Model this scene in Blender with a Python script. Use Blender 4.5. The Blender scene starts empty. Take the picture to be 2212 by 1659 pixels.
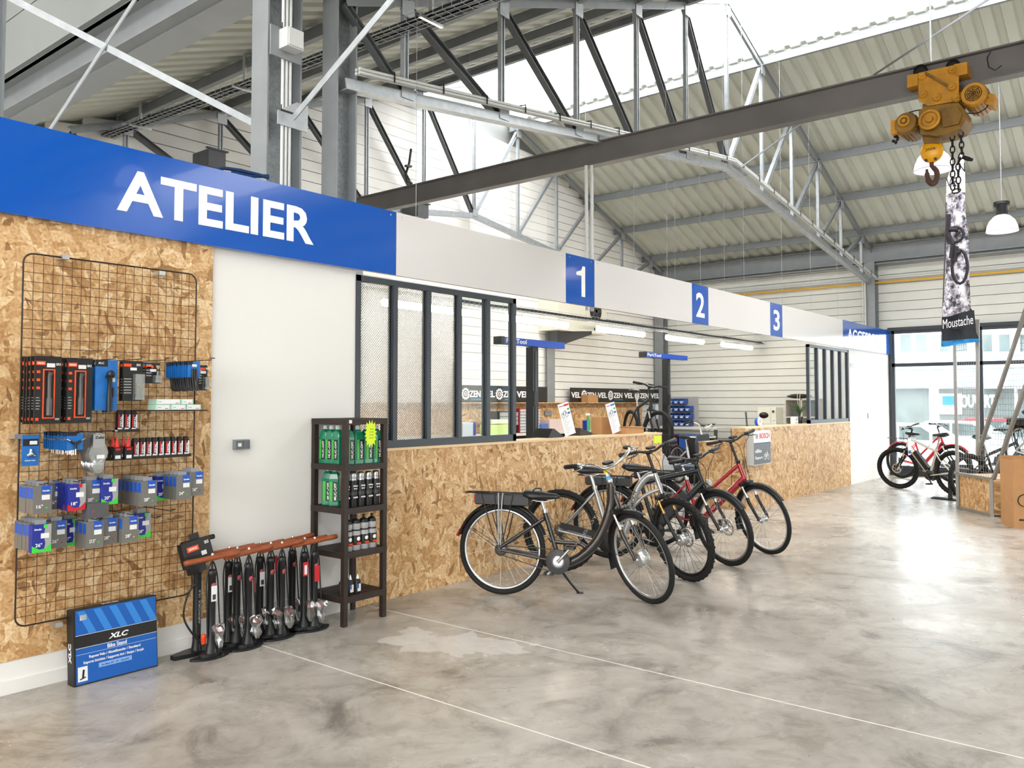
import bpy, math, random
from mathutils import Vector as V, Matrix as M
random.seed(7)
C = bpy.context.scene.collection
R = math.radians
# ---------------------------------------------------------------- camera, world, exposure
FPX, CX, CY, TH, HEAD, CAMZ = 1787.0, 1106.0, 797.0, math.atan(.0398), R(39.07), 1.5
cam = bpy.data.objects.new('camera', bpy.data.cameras.new('camera')); C.objects.link(cam)
cam.data.sensor_width = 36; cam.data.lens = 36*FPX/2212
cam.data.shift_y = (CY-829.5)/2212
cam.data.clip_end = 300
cam.location = (0, 0, CAMZ)
cam.rotation_euler = (R(90)+TH, 0, HEAD-R(90))
bpy.context.scene.camera = cam
sc = bpy.context.scene
sc.view_settings.view_transform = 'Standard'; sc.view_settings.look = 'None'
sc.view_settings.gamma = 1; sc.view_settings.use_curve_mapping = False
sc.view_settings.exposure = 0.68
w = bpy.data.worlds.new('world'); sc.world = w; w.use_nodes = True
wb = w.node_tree.nodes['Background']
wb.inputs[0].default_value = (1, .988, .965, 1); wb.inputs[1].default_value = 6.4
def portal(loc, rot, sx, sy):
    l = bpy.data.lights.new('daylight_portal', 'AREA'); l.shape = 'RECTANGLE'; l.size = sx; l.size_y = sy
    l.cycles.is_portal = True
    o = bpy.data.objects.new('daylight_portal', l); C.objects.link(o); o.location = loc; o.rotation_euler = rot

def ray(px, py):
    Fh = V((math.cos(HEAD), math.sin(HEAD), 0)); Rr = V((math.sin(HEAD), -math.cos(HEAD), 0))
    F = Fh*math.cos(TH)+V((0, 0, math.sin(TH))); U = -Fh*math.sin(TH)+V((0, 0, math.cos(TH)))
    return F+Rr*((px-CX)/FPX)+U*((CY-py)/FPX)
O0 = V((0, 0, CAMZ))
def PX(px, py, X): d = ray(px, py); return O0+d*(X/d.x)
def PY(px, py, Y): d = ray(px, py); return O0+d*(Y/d.y)
def PZ(px, py, Z): d = ray(px, py); return O0+d*((Z-CAMZ)/d.z)

# ---------------------------------------------------------------- materials
def srgb(h):
    if isinstance(h, str):
        h = h.lstrip('#'); c = [int(h[i:i+2], 16)/255 for i in (0, 2, 4)]
    else: c = list(h)
    return tuple(x/12.92 if x <= .04045 else ((x+.055)/1.055)**2.4 for x in c)+(1,)
MATS = {}
def mat(name, col='#808080', rough=.5, metal=0, emit=0, alpha=1, trans=0, coat=0, noise=0, nscale=20, bump=0, ior=1.45):
    if name in MATS: return MATS[name]
    m = bpy.data.materials.new(name); m.use_nodes = True; MATS[name] = m
    nt = m.node_tree; b = nt.nodes['Principled BSDF']
    c = srgb(col)
    b.inputs['Base Color'].default_value = c; b.inputs['Roughness'].default_value = rough
    b.inputs['Metallic'].default_value = metal; b.inputs['IOR'].default_value = ior
    b.inputs['Coat Weight'].default_value = coat
    b.inputs['Transmission Weight'].default_value = trans
    b.inputs['Alpha'].default_value = alpha
    if emit:
        b.inputs['Emission Color'].default_value = c; b.inputs['Emission Strength'].default_value = emit
    if noise or bump:
        tc = nt.nodes.new('ShaderNodeTexCoord'); n = nt.nodes.new('ShaderNodeTexNoise')
        n.inputs['Scale'].default_value = nscale; n.inputs['Detail'].default_value = 5
        nt.links.new(tc.outputs['Object'], n.inputs['Vector'])
        if noise:
            mx = nt.nodes.new('ShaderNodeMix'); mx.data_type = 'RGBA'; mx.blend_type = 'MULTIPLY'
            mr = nt.nodes.new('ShaderNodeMapRange'); mr.inputs[1].default_value = .3; mr.inputs[2].default_value = .7
            mr.inputs[3].default_value = 1-noise; mr.inputs[4].default_value = 1
            nt.links.new(n.outputs[0], mr.inputs[0]); mx.inputs[0].default_value = 1
            mx.inputs[6].default_value = c; nt.links.new(mr.outputs[0], mx.inputs[7]); nt.links.new(mx.outputs[2], b.inputs['Base Color'])
        if bump:
            bp = nt.nodes.new('ShaderNodeBump'); bp.inputs['Strength'].default_value = bump; bp.inputs['Distance'].default_value = .01
            nt.links.new(n.outputs[0], bp.inputs['Height']); nt.links.new(bp.outputs[0], b.inputs['Normal'])
    return m
class NT:
    def __init__(s, name):
        s.m = bpy.data.materials.new(name); s.m.use_nodes = True; MATS[name] = s.m; s.t = s.m.node_tree; s.b = s.t.nodes['Principled BSDF']
    def n(s, typ, **kw):
        x = s.t.nodes.new('ShaderNode'+typ)
        for k, v in kw.items(): setattr(x, k, v)
        return x
    def l(s, a, b): s.t.links.new(a, b)
    def math(s, op, a, b=None):
        x = s.n('Math', operation=op)
        for i, q in enumerate((a, b)):
            if q is None: continue
            if isinstance(q, (int, float)): x.inputs[i].default_value = q
            else: s.l(q, x.inputs[i])
        return x.outputs[0]
    def ramp(s, fac, stops, interp='LINEAR'):
        r = s.n('ValToRGB'); r.color_ramp.interpolation = interp
        while len(r.color_ramp.elements) < len(stops): r.color_ramp.elements.new(.5)
        for e, (p, c) in zip(r.color_ramp.elements, stops): e.position = p; e.color = srgb(c) if isinstance(c, str) else (c, c, c, 1)
        s.l(fac, r.inputs[0]); return r.outputs[0]
    def mix(s, f, a, b, mode='MIX'):
        x = s.n('Mix', data_type='RGBA', blend_type=mode)
        for i, q in ((0, f), (6, a), (7, b)):
            if isinstance(q, (int, float)): x.inputs[i].default_value = q
            elif isinstance(q, str): x.inputs[i].default_value = srgb(q)
            else: s.l(q, x.inputs[i])
        return x.outputs[2]
def osb_mat(name='osb', tint='#ffffff'):
    t = NT(name); tc = t.n('TexCoord'); sp = t.n('SeparateXYZ'); t.l(tc.outputs['Object'], sp.inputs[0])
    u = t.math('ADD', sp.outputs[0], sp.outputs[1]); cb = t.n('CombineXYZ'); t.l(u, cb.inputs[0]); t.l(sp.outputs[2], cb.inputs[1])
    wn = t.n('TexNoise'); wn.inputs['Scale'].default_value = 9; t.l(cb.outputs[0], wn.inputs['Vector'])
    wv = t.n('VectorMath', operation='SCALE'); wv.inputs[3].default_value = .05; t.l(wn.outputs[1], wv.inputs[0])
    av = t.n('VectorMath', operation='ADD'); t.l(cb.outputs[0], av.inputs[0]); t.l(wv.outputs[0], av.inputs[1])
    cols = []
    for i, (a, sx, sy) in enumerate(((12, 11, 36), (64, 9, 30), (118, 10, 34), (160, 8, 26), (95, 9, 40))):
        mp = t.n('Mapping'); mp.vector_type = 'TEXTURE'; mp.inputs['Rotation'].default_value = (0, 0, R(a)); mp.inputs['Location'].default_value = (i*3.1, i*1.7, 0)
        mp.inputs['Scale'].default_value = (1/sx, 1/sy, 1); t.l(av.outputs[0], mp.inputs[0])
        vo = t.n('TexVoronoi'); vo.voronoi_dimensions = '2D'; vo.inputs['Scale'].default_value = 1; t.l(mp.outputs[0], vo.inputs['Vector'])
        se = t.n('SeparateColor'); t.l(vo.outputs['Color'], se.inputs[0]); cols.append(se)
    # pick the flake on top by its own random height
    cur_h, cur_c = cols[0].outputs[0], cols[0].outputs[1]
    for se in cols[1:]:
        g = t.math('GREATER_THAN', se.outputs[0], cur_h)
        mh = t.n('Mix', data_type='FLOAT'); t.l(g, mh.inputs[0]); t.l(cur_h, mh.inputs[2]); t.l(se.outputs[0], mh.inputs[3])
        mc = t.n('Mix', data_type='FLOAT'); t.l(g, mc.inputs[0]); t.l(cur_c, mc.inputs[2]); t.l(se.outputs[1], mc.inputs[3])
        cur_h, cur_c = mh.outputs[0], mc.outputs[0]
    c = t.ramp(cur_c, [(0, '#8d673c'), (.1, '#b78d5b'), (.35, '#c9a06e'), (.7, '#d9b585'), (1, '#ead0a6')])
    fn = t.n('TexNoise'); fn.inputs['Scale'].default_value = 60; fn.inputs['Detail'].default_value = 6; t.l(cb.outputs[0], fn.inputs['Vector'])
    c = t.mix(.55, c, t.ramp(fn.outputs[0], [(.3, '#b08a60'), (.6, '#ffffff')]), 'MULTIPLY')
    c = t.mix(1, c, tint, 'MULTIPLY')
    t.l(c, t.b.inputs['Base Color']); t.b.inputs['Roughness'].default_value = .55
    bp = t.n('Bump'); bp.inputs['Strength'].default_value = .25; bp.inputs['Distance'].default_value = .003; t.l(cur_h, bp.inputs['Height']); t.l(bp.outputs[0], t.b.inputs['Normal'])
    return t.m
OSB = osb_mat()
def floor_mat():
    t = NT('polished_concrete'); tc = t.n('TexCoord')
    def nz(s, d, r=.55, dist=0, off=0):
        n = t.n('TexNoise'); n.inputs['Scale'].default_value = s; n.inputs['Detail'].default_value = d; n.inputs['Roughness'].default_value = r; n.inputs['Distortion'].default_value = dist
        mp = t.n('Mapping'); mp.inputs['Location'].default_value = (off, off*.7, 0); t.l(tc.outputs['Object'], mp.inputs[0]); t.l(mp.outputs[0], n.inputs['Vector']); return n.outputs[0]
    c = t.ramp(nz(.55, 8, .62, .6), [(.3, '#989189'), (.5, '#b8b2aa'), (.72, '#cac4bc')])
    c = t.mix(.8, c, t.ramp(nz(1.6, 9, .7, 1.2, 4), [(.32, '#827c76'), (.47, '#e0ddd9'), (.7, '#ffffff')]), 'MULTIPLY')
    c = t.mix(.5, c, t.ramp(nz(7, 8, .7, .8, 9), [(.3, '#b3aba3'), (.55, '#ffffff')]), 'MULTIPLY')
    c = t.mix(t.ramp(nz(3.5, 9, .75, 2, 13), [(.6, 0.), (.75, .5)]), c, '#d0cac2')
    # pale spill stain beside the bottle rack
    sp = t.n('SeparateXYZ'); t.l(tc.outputs['Object'], sp.inputs[0])
    a = t.math('MULTIPLY', t.math('SUBTRACT', sp.outputs[0], 3.85), 1.05); b = t.math('MULTIPLY', t.math('SUBTRACT', sp.outputs[1], 3.55), 1.15)
    a2 = t.math('ADD', a, t.math('MULTIPLY', b, .35))
    d = t.math('SQRT', t.math('ADD', t.math('MULTIPLY', t.math('MULTIPLY', a2, a2), 10.), t.math('MULTIPLY', t.math('MULTIPLY', b, b), 2.)))
    dd = t.math('ADD', d, t.math('MULTIPLY', t.math('SUBTRACT', nz(3.2, 4, .5, .5, 21), .5), 2.8))
    c = t.mix(t.ramp(dd, [(.62, .38), (.68, 0.)]), c, '#e4e2e0')
    t.l(c, t.b.inputs['Base Color'])
    rr = t.ramp(nz(1.2, 6, .6, .5, 2), [(.3, .2), (.7, .36)]); t.l(rr, t.b.inputs['Roughness'])
    t.b.inputs['Specular IOR Level'].default_value = .6
    bp = t.n('Bump'); bp.inputs['Strength'].default_value = .03; bp.inputs['Distance'].default_value = .01; t.l(nz(2.5, 3), bp.inputs['Height']); t.l(bp.outputs[0], t.b.inputs['Normal'])
    return t.m
def glassy(name, tint, rough, clear, gloss=.08):
    t = NT(name); tr = t.n('BsdfTransparent'); tr.inputs[0].default_value = srgb(tint); gl = t.n('BsdfGlossy'); gl.inputs['Roughness'].default_value = rough
    mx = t.n('MixShader'); mx.inputs[0].default_value = gloss; t.l(tr.outputs[0], mx.inputs[1]); t.l(gl.outputs[0], mx.inputs[2])
    if clear < 1:
        tl = t.n('BsdfTranslucent'); tl.inputs[0].default_value = srgb(tint); m2 = t.n('MixShader'); m2.inputs[0].default_value = 1-clear
        t.l(mx.outputs[0], m2.inputs[1]); t.l(tl.outputs[0], m2.inputs[2]); mx = m2
    t.l(mx.outputs[0], t.t.nodes['Material Output'].inputs[0]); return t.m
def hammered():
    t = NT('hammered_glass'); tc = t.n('TexCoord'); mp = t.n('Mapping'); mp.inputs['Scale'].default_value = (1, 1, 1); t.l(tc.outputs['Object'], mp.inputs[0])
    sp = t.n('SeparateXYZ'); t.l(mp.outputs[0], sp.inputs[0])
    k = 2*math.pi/.022
    h = t.math('MULTIPLY', t.math('SINE', t.math('MULTIPLY', sp.outputs[0], k)), t.math('SINE', t.math('MULTIPLY', sp.outputs[2], k)))
    bp = t.n('Bump'); bp.inputs['Strength'].default_value = .8; bp.inputs['Distance'].default_value = .003; t.l(h, bp.inputs['Height'])
    t.b.inputs['Base Color'].default_value = srgb('#f6f8f4'); t.b.inputs['Transmission Weight'].default_value = 1; t.b.inputs['Roughness'].default_value = .02
    t.b.inputs['IOR'].default_value = 1.45; t.l(bp.outputs[0], t.b.inputs['Normal'])
    tr = t.n('BsdfTransparent'); mx = t.n('MixShader'); mx.inputs[0].default_value = .5
    t.l(t.b.outputs[0], mx.inputs[1]); t.l(tr.outputs[0], mx.inputs[2]); t.l(mx.outputs[0], t.t.nodes['Material Output'].inputs[0])
    return t.m
CONC = floor_mat(); HAM = hammered()
CLEAR = glassy('clear_glass', '#fafdfc', .02, 1, .015); SKYL = glassy('skylight_polycarbonate', '#fbfdff', .3, .45, .03)
BAG = glassy('clear_plastic_film', '#f0f2f4', .12, .9, .35)
WHITE = mat('white_paint', '#e3e1de', .6); FASW = mat('fascia_white', '#dad7d6', .16, coat=.3); BLUE = mat('fascia_blue', '#0452b2', .14, coat=.4)
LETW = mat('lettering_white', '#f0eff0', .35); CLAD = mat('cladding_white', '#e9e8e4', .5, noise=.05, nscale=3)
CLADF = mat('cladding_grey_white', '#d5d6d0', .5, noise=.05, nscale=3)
STEEL = mat('painted_steel_grey', '#8b8f92', .45, .2, noise=.12, nscale=6); GALV = mat('galvanised_steel', '#b2b7bb', .4, .5, noise=.2, nscale=14)
DSTEEL = mat('dark_steel', '#55585a', .5, .2, noise=.15, nscale=8); DECK = mat('roof_deck', '#c6c9be', .5, .1, noise=.1, nscale=2)
FRAME = mat('anthracite_frame', '#33383f', .4); BLACK = mat('black_plastic', '#17181a', .4); RUB = mat('rubber', '#141414', .75, noise=.2, nscale=60)
CHROME = mat('chrome', '#d8d8d8', .18, 1); ALU = mat('aluminium', '#c6c8ca', .3, .9); PIPE = mat('white_grey_pipe', '#c9cbca', .4)
BEAM = mat('crane_beam_paint', '#6b6765', .45, .1, noise=.3, nscale=1.5); MOTTLE = mat('galvanised_mottled', '#8d9296', .45, .5, noise=.35, nscale=40)

ORD = 'front second third fourth fifth sixth seventh eighth ninth tenth eleventh twelfth thirteenth fourteenth fifteenth sixteenth seventeenth eighteenth nineteenth twentieth twenty-first twenty-second twenty-third twenty-fourth'.split()
# ---------------------------------------------------------------- mesh helpers
class MB:
    def __init__(s, xf=None): s.v = []; s.f = []; s.m = []; s.s = []; s.x = xf or M.Identity(4)
    def add(s, vs, fs, mi=0, sm=False):
        o = len(s.v); s.v += [s.x @ V(p) for p in vs]
        for f in fs: s.f.append(tuple(o+i for i in f)); s.m.append(mi); s.s.append(sm)
        return s
    def box(s, c, d, mi=0, rot=None):
        h = V(d)/2; r = rot or M.Identity(3)
        vs = [V(c)+r @ V((a*h.x, b*h.y, e*h.z)) for a in (-1, 1) for b in (-1, 1) for e in (-1, 1)]
        return s.add(vs, [(0, 1, 3, 2), (4, 6, 7, 5), (0, 4, 5, 1), (2, 3, 7, 6), (0, 2, 6, 4), (1, 5, 7, 3)], mi)
    def bx(s, x0, x1, y0, y1, z0, z1, mi=0): return s.box(((x0+x1)/2, (y0+y1)/2, (z0+z1)/2), (abs(x1-x0), abs(y1-y0), abs(z1-z0)), mi)
    def bar(s, a, b, w, h, mi=0, up=(0, 0, 1)):
        a = V(a); b = V(b); d = (b-a); L = d.length; d.normalize(); u = V(up)
        if abs(d.dot(u)) > .99: u = V((1, 0, 0))
        sx = d.cross(u).normalized(); u = sx.cross(d)
        r = M((sx, d, u)).transposed(); return s.box((a+b)/2, (w, L, h), mi, r)
    def ibeam(s, a, b, w, h, t=.012, mi=0, up=(0, 0, 1)):
        a = V(a); b = V(b); d = (b-a).normalized(); u = V(up)
        if abs(d.dot(u)) > .99: u = V((1, 0, 0))
        sx = d.cross(u).normalized(); u = sx.cross(d)
        s.bar(a+u*(h/2-t/2), b+u*(h/2-t/2), w, t, mi, u); s.bar(a-u*(h/2-t/2), b-u*(h/2-t/2), w, t, mi, u); return s.bar(a, b, t, h-2*t, mi, u)
    def tube(s, pts, r, n=8, mi=0, closed=False, caps=True):
        pts = [V(p) for p in pts]; k = len(pts); rs = r if isinstance(r, (list, tuple)) else [r]*k
        tang = []
        for i in range(k):
            a = pts[(i-1) % k] if (closed or i > 0) else pts[i]; b = pts[(i+1) % k] if (closed or i < k-1) else pts[i]
            tang.append((b-a).normalized())
        u = V((0, 0, 1))
        if abs(tang[0].dot(u)) > .9: u = V((1, 0, 0))
        nrm = (u-tang[0]*u.dot(tang[0])).normalized(); vs = []
        for i in range(k):
            t = tang[i]; nrm = nrm-t*nrm.dot(t)
            nrm = nrm.normalized() if nrm.length > 1e-6 else V((1, 0, 0)); bn = t.cross(nrm)
            for j in range(n):
                a = 2*math.pi*j/n; vs.append(pts[i]+(nrm*math.cos(a)+bn*math.sin(a))*rs[i])
        fs = []
        for i in range(k if closed else k-1):
            for j in range(n):
                i2 = (i+1) % k; fs.append((i*n+j, i*n+(j+1) % n, i2*n+(j+1) % n, i2*n+j))
        s.add(vs, fs, mi, True)
        if caps and not closed: s.add(vs[:n], [tuple(reversed(range(n)))], mi); s.add(vs[-n:], [tuple(range(n))], mi)
        return s
    def lathe(s, prof, n=16, mi=0, at=(0, 0, 0), rot=None, sx=1, sy=1):
        r = rot or M.Identity(3); vs = []; k = len(prof)
        for (q, z) in prof:
            for j in range(n):
                a = 2*math.pi*j/n; vs.append(V(at)+r @ V((q*math.cos(a)*sx, q*math.sin(a)*sy, z)))
        fs = [(i*n+j, i*n+(j+1) % n, (i+1)*n+(j+1) % n, (i+1)*n+j) for i in range(k-1) for j in range(n)]
        s.add(vs, fs, mi, True)
        if prof[0][0] > 1e-5: s.add(vs[:n], [tuple(reversed(range(n)))], mi)
        if prof[-1][0] > 1e-5: s.add(vs[-n:], [tuple(range(n))], mi)
        return s
    def torus(s, Rr, r, N=40, n=8, mi=0, at=(0, 0, 0), axis='y', sq=1):
        vs = []
        for i in range(N):
            a = 2*math.pi*i/N
            for j in range(n):
                b = 2*math.pi*j/n; q = Rr+r*math.cos(b); h = r*math.sin(b)*sq
                p = {'y': (q*math.cos(a), h, q*math.sin(a)), 'z': (q*math.cos(a), q*math.sin(a), h), 'x': (h, q*math.cos(a), q*math.sin(a))}[axis]
                vs.append(V(at)+V(p))
        return s.add(vs, [(i*n+j, i*n+(j+1) % n, ((i+1) % N)*n+(j+1) % n, ((i+1) % N)*n+j) for i in range(N) for j in range(n)], mi, True)
    def prism(s, poly, h, mi=0, xf=None):
        x = xf or M.Identity(4); k = len(poly); vs = [x @ V((p[0], p[1], 0)) for p in poly]+[x @ V((p[0], p[1], h)) for p in poly]
        return s.add(vs, [tuple(reversed(range(k))), tuple(range(k, 2*k))]+[(i, (i+1) % k, k+(i+1) % k, k+i) for i in range(k)], mi)
    def ball(s, c, r, mi=0, n=10, m=6, sc3=(1, 1, 1)):
        pr = [(math.sin(math.pi*i/m), -math.cos(math.pi*i/m)) for i in range(m+1)]
        pr[0] = (1e-6, -1); pr[-1] = (1e-6, 1); vs = []
        for q, z in pr:
            for j in range(n): a = 2*math.pi*j/n; vs.append(V(c)+V((q*math.cos(a)*r*sc3[0], q*math.sin(a)*r*sc3[1], z*r*sc3[2])))
        return s.add(vs, [(i*n+j, i*n+(j+1) % n, (i+1)*n+(j+1) % n, (i+1)*n+j) for i in range(m) for j in range(n)], mi, True)
    def mesh(s, name, mats):
        me = bpy.data.meshes.new(name); me.from_pydata([tuple(p) for p in s.v], [], s.f)
        for m in (mats if isinstance(mats, (list, tuple)) else [mats]): me.materials.append(m)
        me.polygons.foreach_set('material_index', s.m); me.polygons.foreach_set('use_smooth', s.s)
        me.validate(); me.update(); return me
    def build(s, name, mats, parent=None, local=False):
        me = s.mesh(name, mats); o = bpy.data.objects.new(name, me); C.objects.link(o)
        if parent:
            o.parent = parent
            if not local: o.location = -wloc(parent)
        return o
def wloc(o):
    l = V((0, 0, 0))
    while o: l += o.location; o = o.parent
    return l
def tag(o, label=None, cat=None, group=None, kind=None):
    for k, v in (('label', label), ('category', cat), ('group', group), ('kind', kind)):
        if v: o[k] = v
    return o
def thing(name, label, cat, loc=(0, 0, 0), rz=0, group=None):
    o = bpy.data.objects.new(name, None); C.objects.link(o); o.empty_display_size = .05
    o.location = loc; o.rotation_euler = (0, 0, rz); return tag(o, label, cat, group)
def solo(mb, name, mats, label, cat, group=None, kind=None):
    xs = [p.x for p in mb.v]; ys = [p.y for p in mb.v]; zs = [p.z for p in mb.v]
    c = V(((min(xs)+max(xs))/2, (min(ys)+max(ys))/2, min(zs))); mb.v = [p-c for p in mb.v]
    o = mb.build(name, mats); o.location = c; return tag(o, label, cat, group, kind)
def struct(mb, name, mats, parent=None):
    o = mb.build(name, mats, parent)
    if not parent: o['kind'] = 'structure'
    return o
def inst(me, name, parent, mx):
    o = bpy.data.objects.new(name, me); C.objects.link(o); o.parent = parent; o.matrix_local = mx; return o
def copy_tree(o, parent=None):
    c = o.copy(); C.objects.link(c); c.parent = parent
    for ch in o.children: copy_tree(ch, c)
    return c
TX = {}
def textmesh(s, bold, ext):
    k = (s, bold, ext)
    if k not in TX:
        cu = bpy.data.curves.new('t', 'FONT'); cu.body = s; cu.size = 1; cu.offset = bold; cu.extrude = ext; cu.resolution_u = 3
        o = bpy.data.objects.new('t', cu); C.objects.link(o); bpy.context.view_layer.update()
        me = bpy.data.meshes.new_from_object(o.evaluated_get(bpy.context.evaluated_depsgraph_get()))
        bpy.data.objects.remove(o); bpy.data.curves.remove(cu)
        vs = [v.co.copy() for v in me.vertices]; fs = [tuple(p.vertices) for p in me.polygons]
        bpy.data.meshes.remove(me)
        if not vs: vs = [V((0, 0, 0))]
        x0 = min(v.x for v in vs); x1 = max(v.x for v in vs); y0 = min(v.y for v in vs); y1 = max(v.y for v in vs)
        TX[k] = ([V(((v.x-x0)/(x1-x0+1e-9), (v.y-y0)/(y1-y0+1e-9), v.z)) for v in vs], fs)
    return TX[k]
def text(mb, s, xf, w, h, mi=0, bold=0., ext=.002):
    """letters of s filling a w x h box, in the plane xf (x right, y up, z out)"""
    vs, fs = textmesh(s, bold, 1.)
    return mb.add([xf @ V((v.x*w, v.y*h, v.z*ext)) for v in vs], fs, mi)
def face(x, y, z):  # plane facing -Y with its lower-left corner at x,y,z
    return M.Translation(V((x, y, z))) @ M.Rotation(R(90), 4, 'X')
# ---------------------------------------------------------------- setting
WY, FY, RY, FX = 4.73, 4.69, 10.1, 18.2
RX, SL, ZR = 11.1, .37, 7.2            # ridge, slope, truss top chord at ridge
def zt(x): return ZR-SL*abs(x-RX)
portal((RX, 1, 7.35), (0, 0, 0), 2.9, 22)
portal((-3.5, -1.5, 9.1), (0, 0, 0), 3.8, 22)
portal((-10.1, -2.5, 2.85), (0, R(-90), 0), 3.3, 17)
portal((FX+.3, -1.5, 1.6), (0, R(90), 0), 2.8, 12)
fl = struct(MB().bx(-12, FX+.1, -14, RY+.1, -.2, 0), 'floor', CONC)
jm = mat('joint_filler', '#d9d5cf', .6)
for a, b in (((600, 1406), (1409, 1659)), ((797, 1307.7), (2043, 1601))):
    p = PZ(*a, 0); q = PZ(*b, 0); x = (p.x+q.x)/2
    MB().bar((x, 4.7, 0), (x, -8, 0), .007, .002, 0).build('floor_joint', jm, fl)
x = PZ(1900, 1207, 0).x
MB().bar((x, 3.2, 0), (x, -8, 0), .005, .0016, 0).build('floor_joint', mat('joint_worn', '#b9b4ad', .6), fl)

def cladding(name, mt, fix, lo, hi, z0, z1, pitch, axis, topf=None, breaks=(), out=-1):
    """wall of horizontal cladding panels, each a part; axis 'x' runs along x at y=fix"""
    root = struct(MB().bx(*( (lo, hi, fix+.05, fix+.2) if axis == 'x' else (fix+.05, fix+.2, lo, hi)), z0, z0+.05), name, mt)
    cuts = [lo]+list(breaks)+[hi]; z = z0
    while z < z1-.02:
        zt_ = min(z+pitch, z1)
        for a, b in zip(cuts, cuts[1:]):
            a2, b2 = a+.002, b-.002
            if topf:
                poly = [(a2, z+.006), (b2, z+.006)]; ya, yb = topf(a2), topf(b2)
                if max(ya, yb) <= z+.02: continue
                if a2 < RX < b2: poly += [(b2, min(zt_, yb)), (RX, min(zt_, topf(RX))), (a2, min(zt_, ya))]
                else:
                    tl, tr = min(zt_, ya), min(zt_, yb)
                    # where slope crosses panel top or bottom
                    poly = []
                    N = 12
                    xs = [a2+(b2-a2)*i/N for i in range(N+1)]
                    xs = [x for x in xs if topf(x) > z+.01]
                    if len(xs) < 2: continue
                    poly = [(xs[0], z+.006), (xs[-1], z+.006)]+[(x, min(zt_-.006, topf(x))) for x in reversed(xs)]
            else: poly = [(a2, z+.006), (b2, z+.006), (b2, zt_-.006), (a2, zt_-.006)]
            m = MB()
            if axis == 'x': m.prism(poly, .05, 0, M.Translation((0, fix+.05, 0)) @ M.Rotation(R(90), 4, 'X'))
            else: m.prism(poly, .05, 0, M.Translation((fix, 0, 0)) @ M(((0, 0, 1, 0), (1, 0, 0, 0), (0, 1, 0, 0), (0, 0, 0, 1))))
            m.build('cladding_panel', mt, root)
        z += pitch
    m = MB()
    if axis == 'x': m.prism([(lo, z0), (hi, z0), (hi, topf(hi) if topf else z1)]+([(RX, topf(RX)), (lo, topf(lo))] if topf else [(lo, z1)]), .04, 0, M.Translation((0, fix+.1, 0)) @ M.Rotation(R(90), 4, 'X'))
    else: m.bx(fix+.045, fix+.09, lo, hi, z0, z1)
    m.build('backing_sheet', mat('joint_backing_grey', '#8c8f8e', .6), root)  # plain grey sheet showing through the panel gaps
    return root
cladding('wall_back', CLAD, RY, 3.5, FX, 0, 7.6, .16, 'x', lambda x: zt(x)+.2, breaks=(8.5, 13.6))
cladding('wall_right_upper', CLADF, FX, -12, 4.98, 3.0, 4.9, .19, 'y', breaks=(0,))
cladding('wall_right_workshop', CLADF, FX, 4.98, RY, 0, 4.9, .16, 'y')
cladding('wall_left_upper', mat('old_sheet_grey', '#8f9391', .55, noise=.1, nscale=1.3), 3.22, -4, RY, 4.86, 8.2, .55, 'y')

# roof deck of ribbed sheets
def deck_mesh(x0, x1, z0, z1, w=1.0, flip=1):
    m = MB(); prof = []; y = 0; n = 4; p = w/n
    for i in range(n):
        b = i*p; prof += [(b, 0), (b+p*.52, 0), (b+p*.62, .045), (b+p*.9, .045)]
    prof.append((w, 0))
    vs = [(x0, a, z0+h) for a, h in prof]+[(x1, a, z1+h) for a, h in prof]; k = len(prof)
    m.add(vs, [(i, i+1, k+i+1, k+i) for i in range(k-1)])
    return m
EL = 3.74; SK = 1.33
ceil = struct(MB().bx(RX-SK-.03, RX-SK+.03, -12, RY, zt(RX-SK)+.14, zt(RX-SK)+.2), 'ceiling', STEEL)
zo = .17
md = deck_mesh(RX+SK-.1, FX+.2, zt(RX+SK-.1)+zo, zt(FX+.2)+zo).mesh('roof_sheet', DECK)
ml = deck_mesh(EL, RX-SK+.1, zt(EL)+zo, zt(RX-SK+.1)+zo).mesh('roof_sheet', DECK)
mtop_r = MB().add([(RX+SK, 0, zt(RX+SK)+zo+.06), (FX+.3, 0, zt(FX+.3)+zo+.06), (FX+.3, 23, zt(FX+.3)+zo+.06), (RX+SK, 23, zt(RX+SK)+zo+.06)], [(0, 1, 2, 3)])
mtop_l = MB().add([(RX-SK, 0, zt(RX-SK)+zo+.06), (EL-.1, 0, zt(EL-.1)+zo+.06), (EL-.1, 23, zt(EL-.1)+zo+.06), (RX-SK, 23, zt(RX-SK)+zo+.06)], [(0, 1, 2, 3)])
for q in (mtop_r, mtop_l): o = q.build('roof_membrane', DSTEEL, ceil); o.location.y = -12.6
sk_r = deck_mesh(RX+.02, RX+SK+.05, zt(RX+.02)+zo+.08, zt(RX+SK+.05)+zo+.08).mesh('skylight_sheet', SKYL)
sk_l = deck_mesh(RX-SK-.05, RX-.02, zt(RX-SK-.05)+zo+.08, zt(RX-.02)+zo+.08).mesh('skylight_sheet', SKYL)
for i in range(23):
    y = -12.6+i
    for me, nm in ((md, 'roof_sheet'), (ml, 'roof_sheet'), (sk_r, 'skylight_sheet'), (sk_l, 'skylight_sheet')): inst(me, nm, ceil, M.Translation((0, y, 0)))
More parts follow.
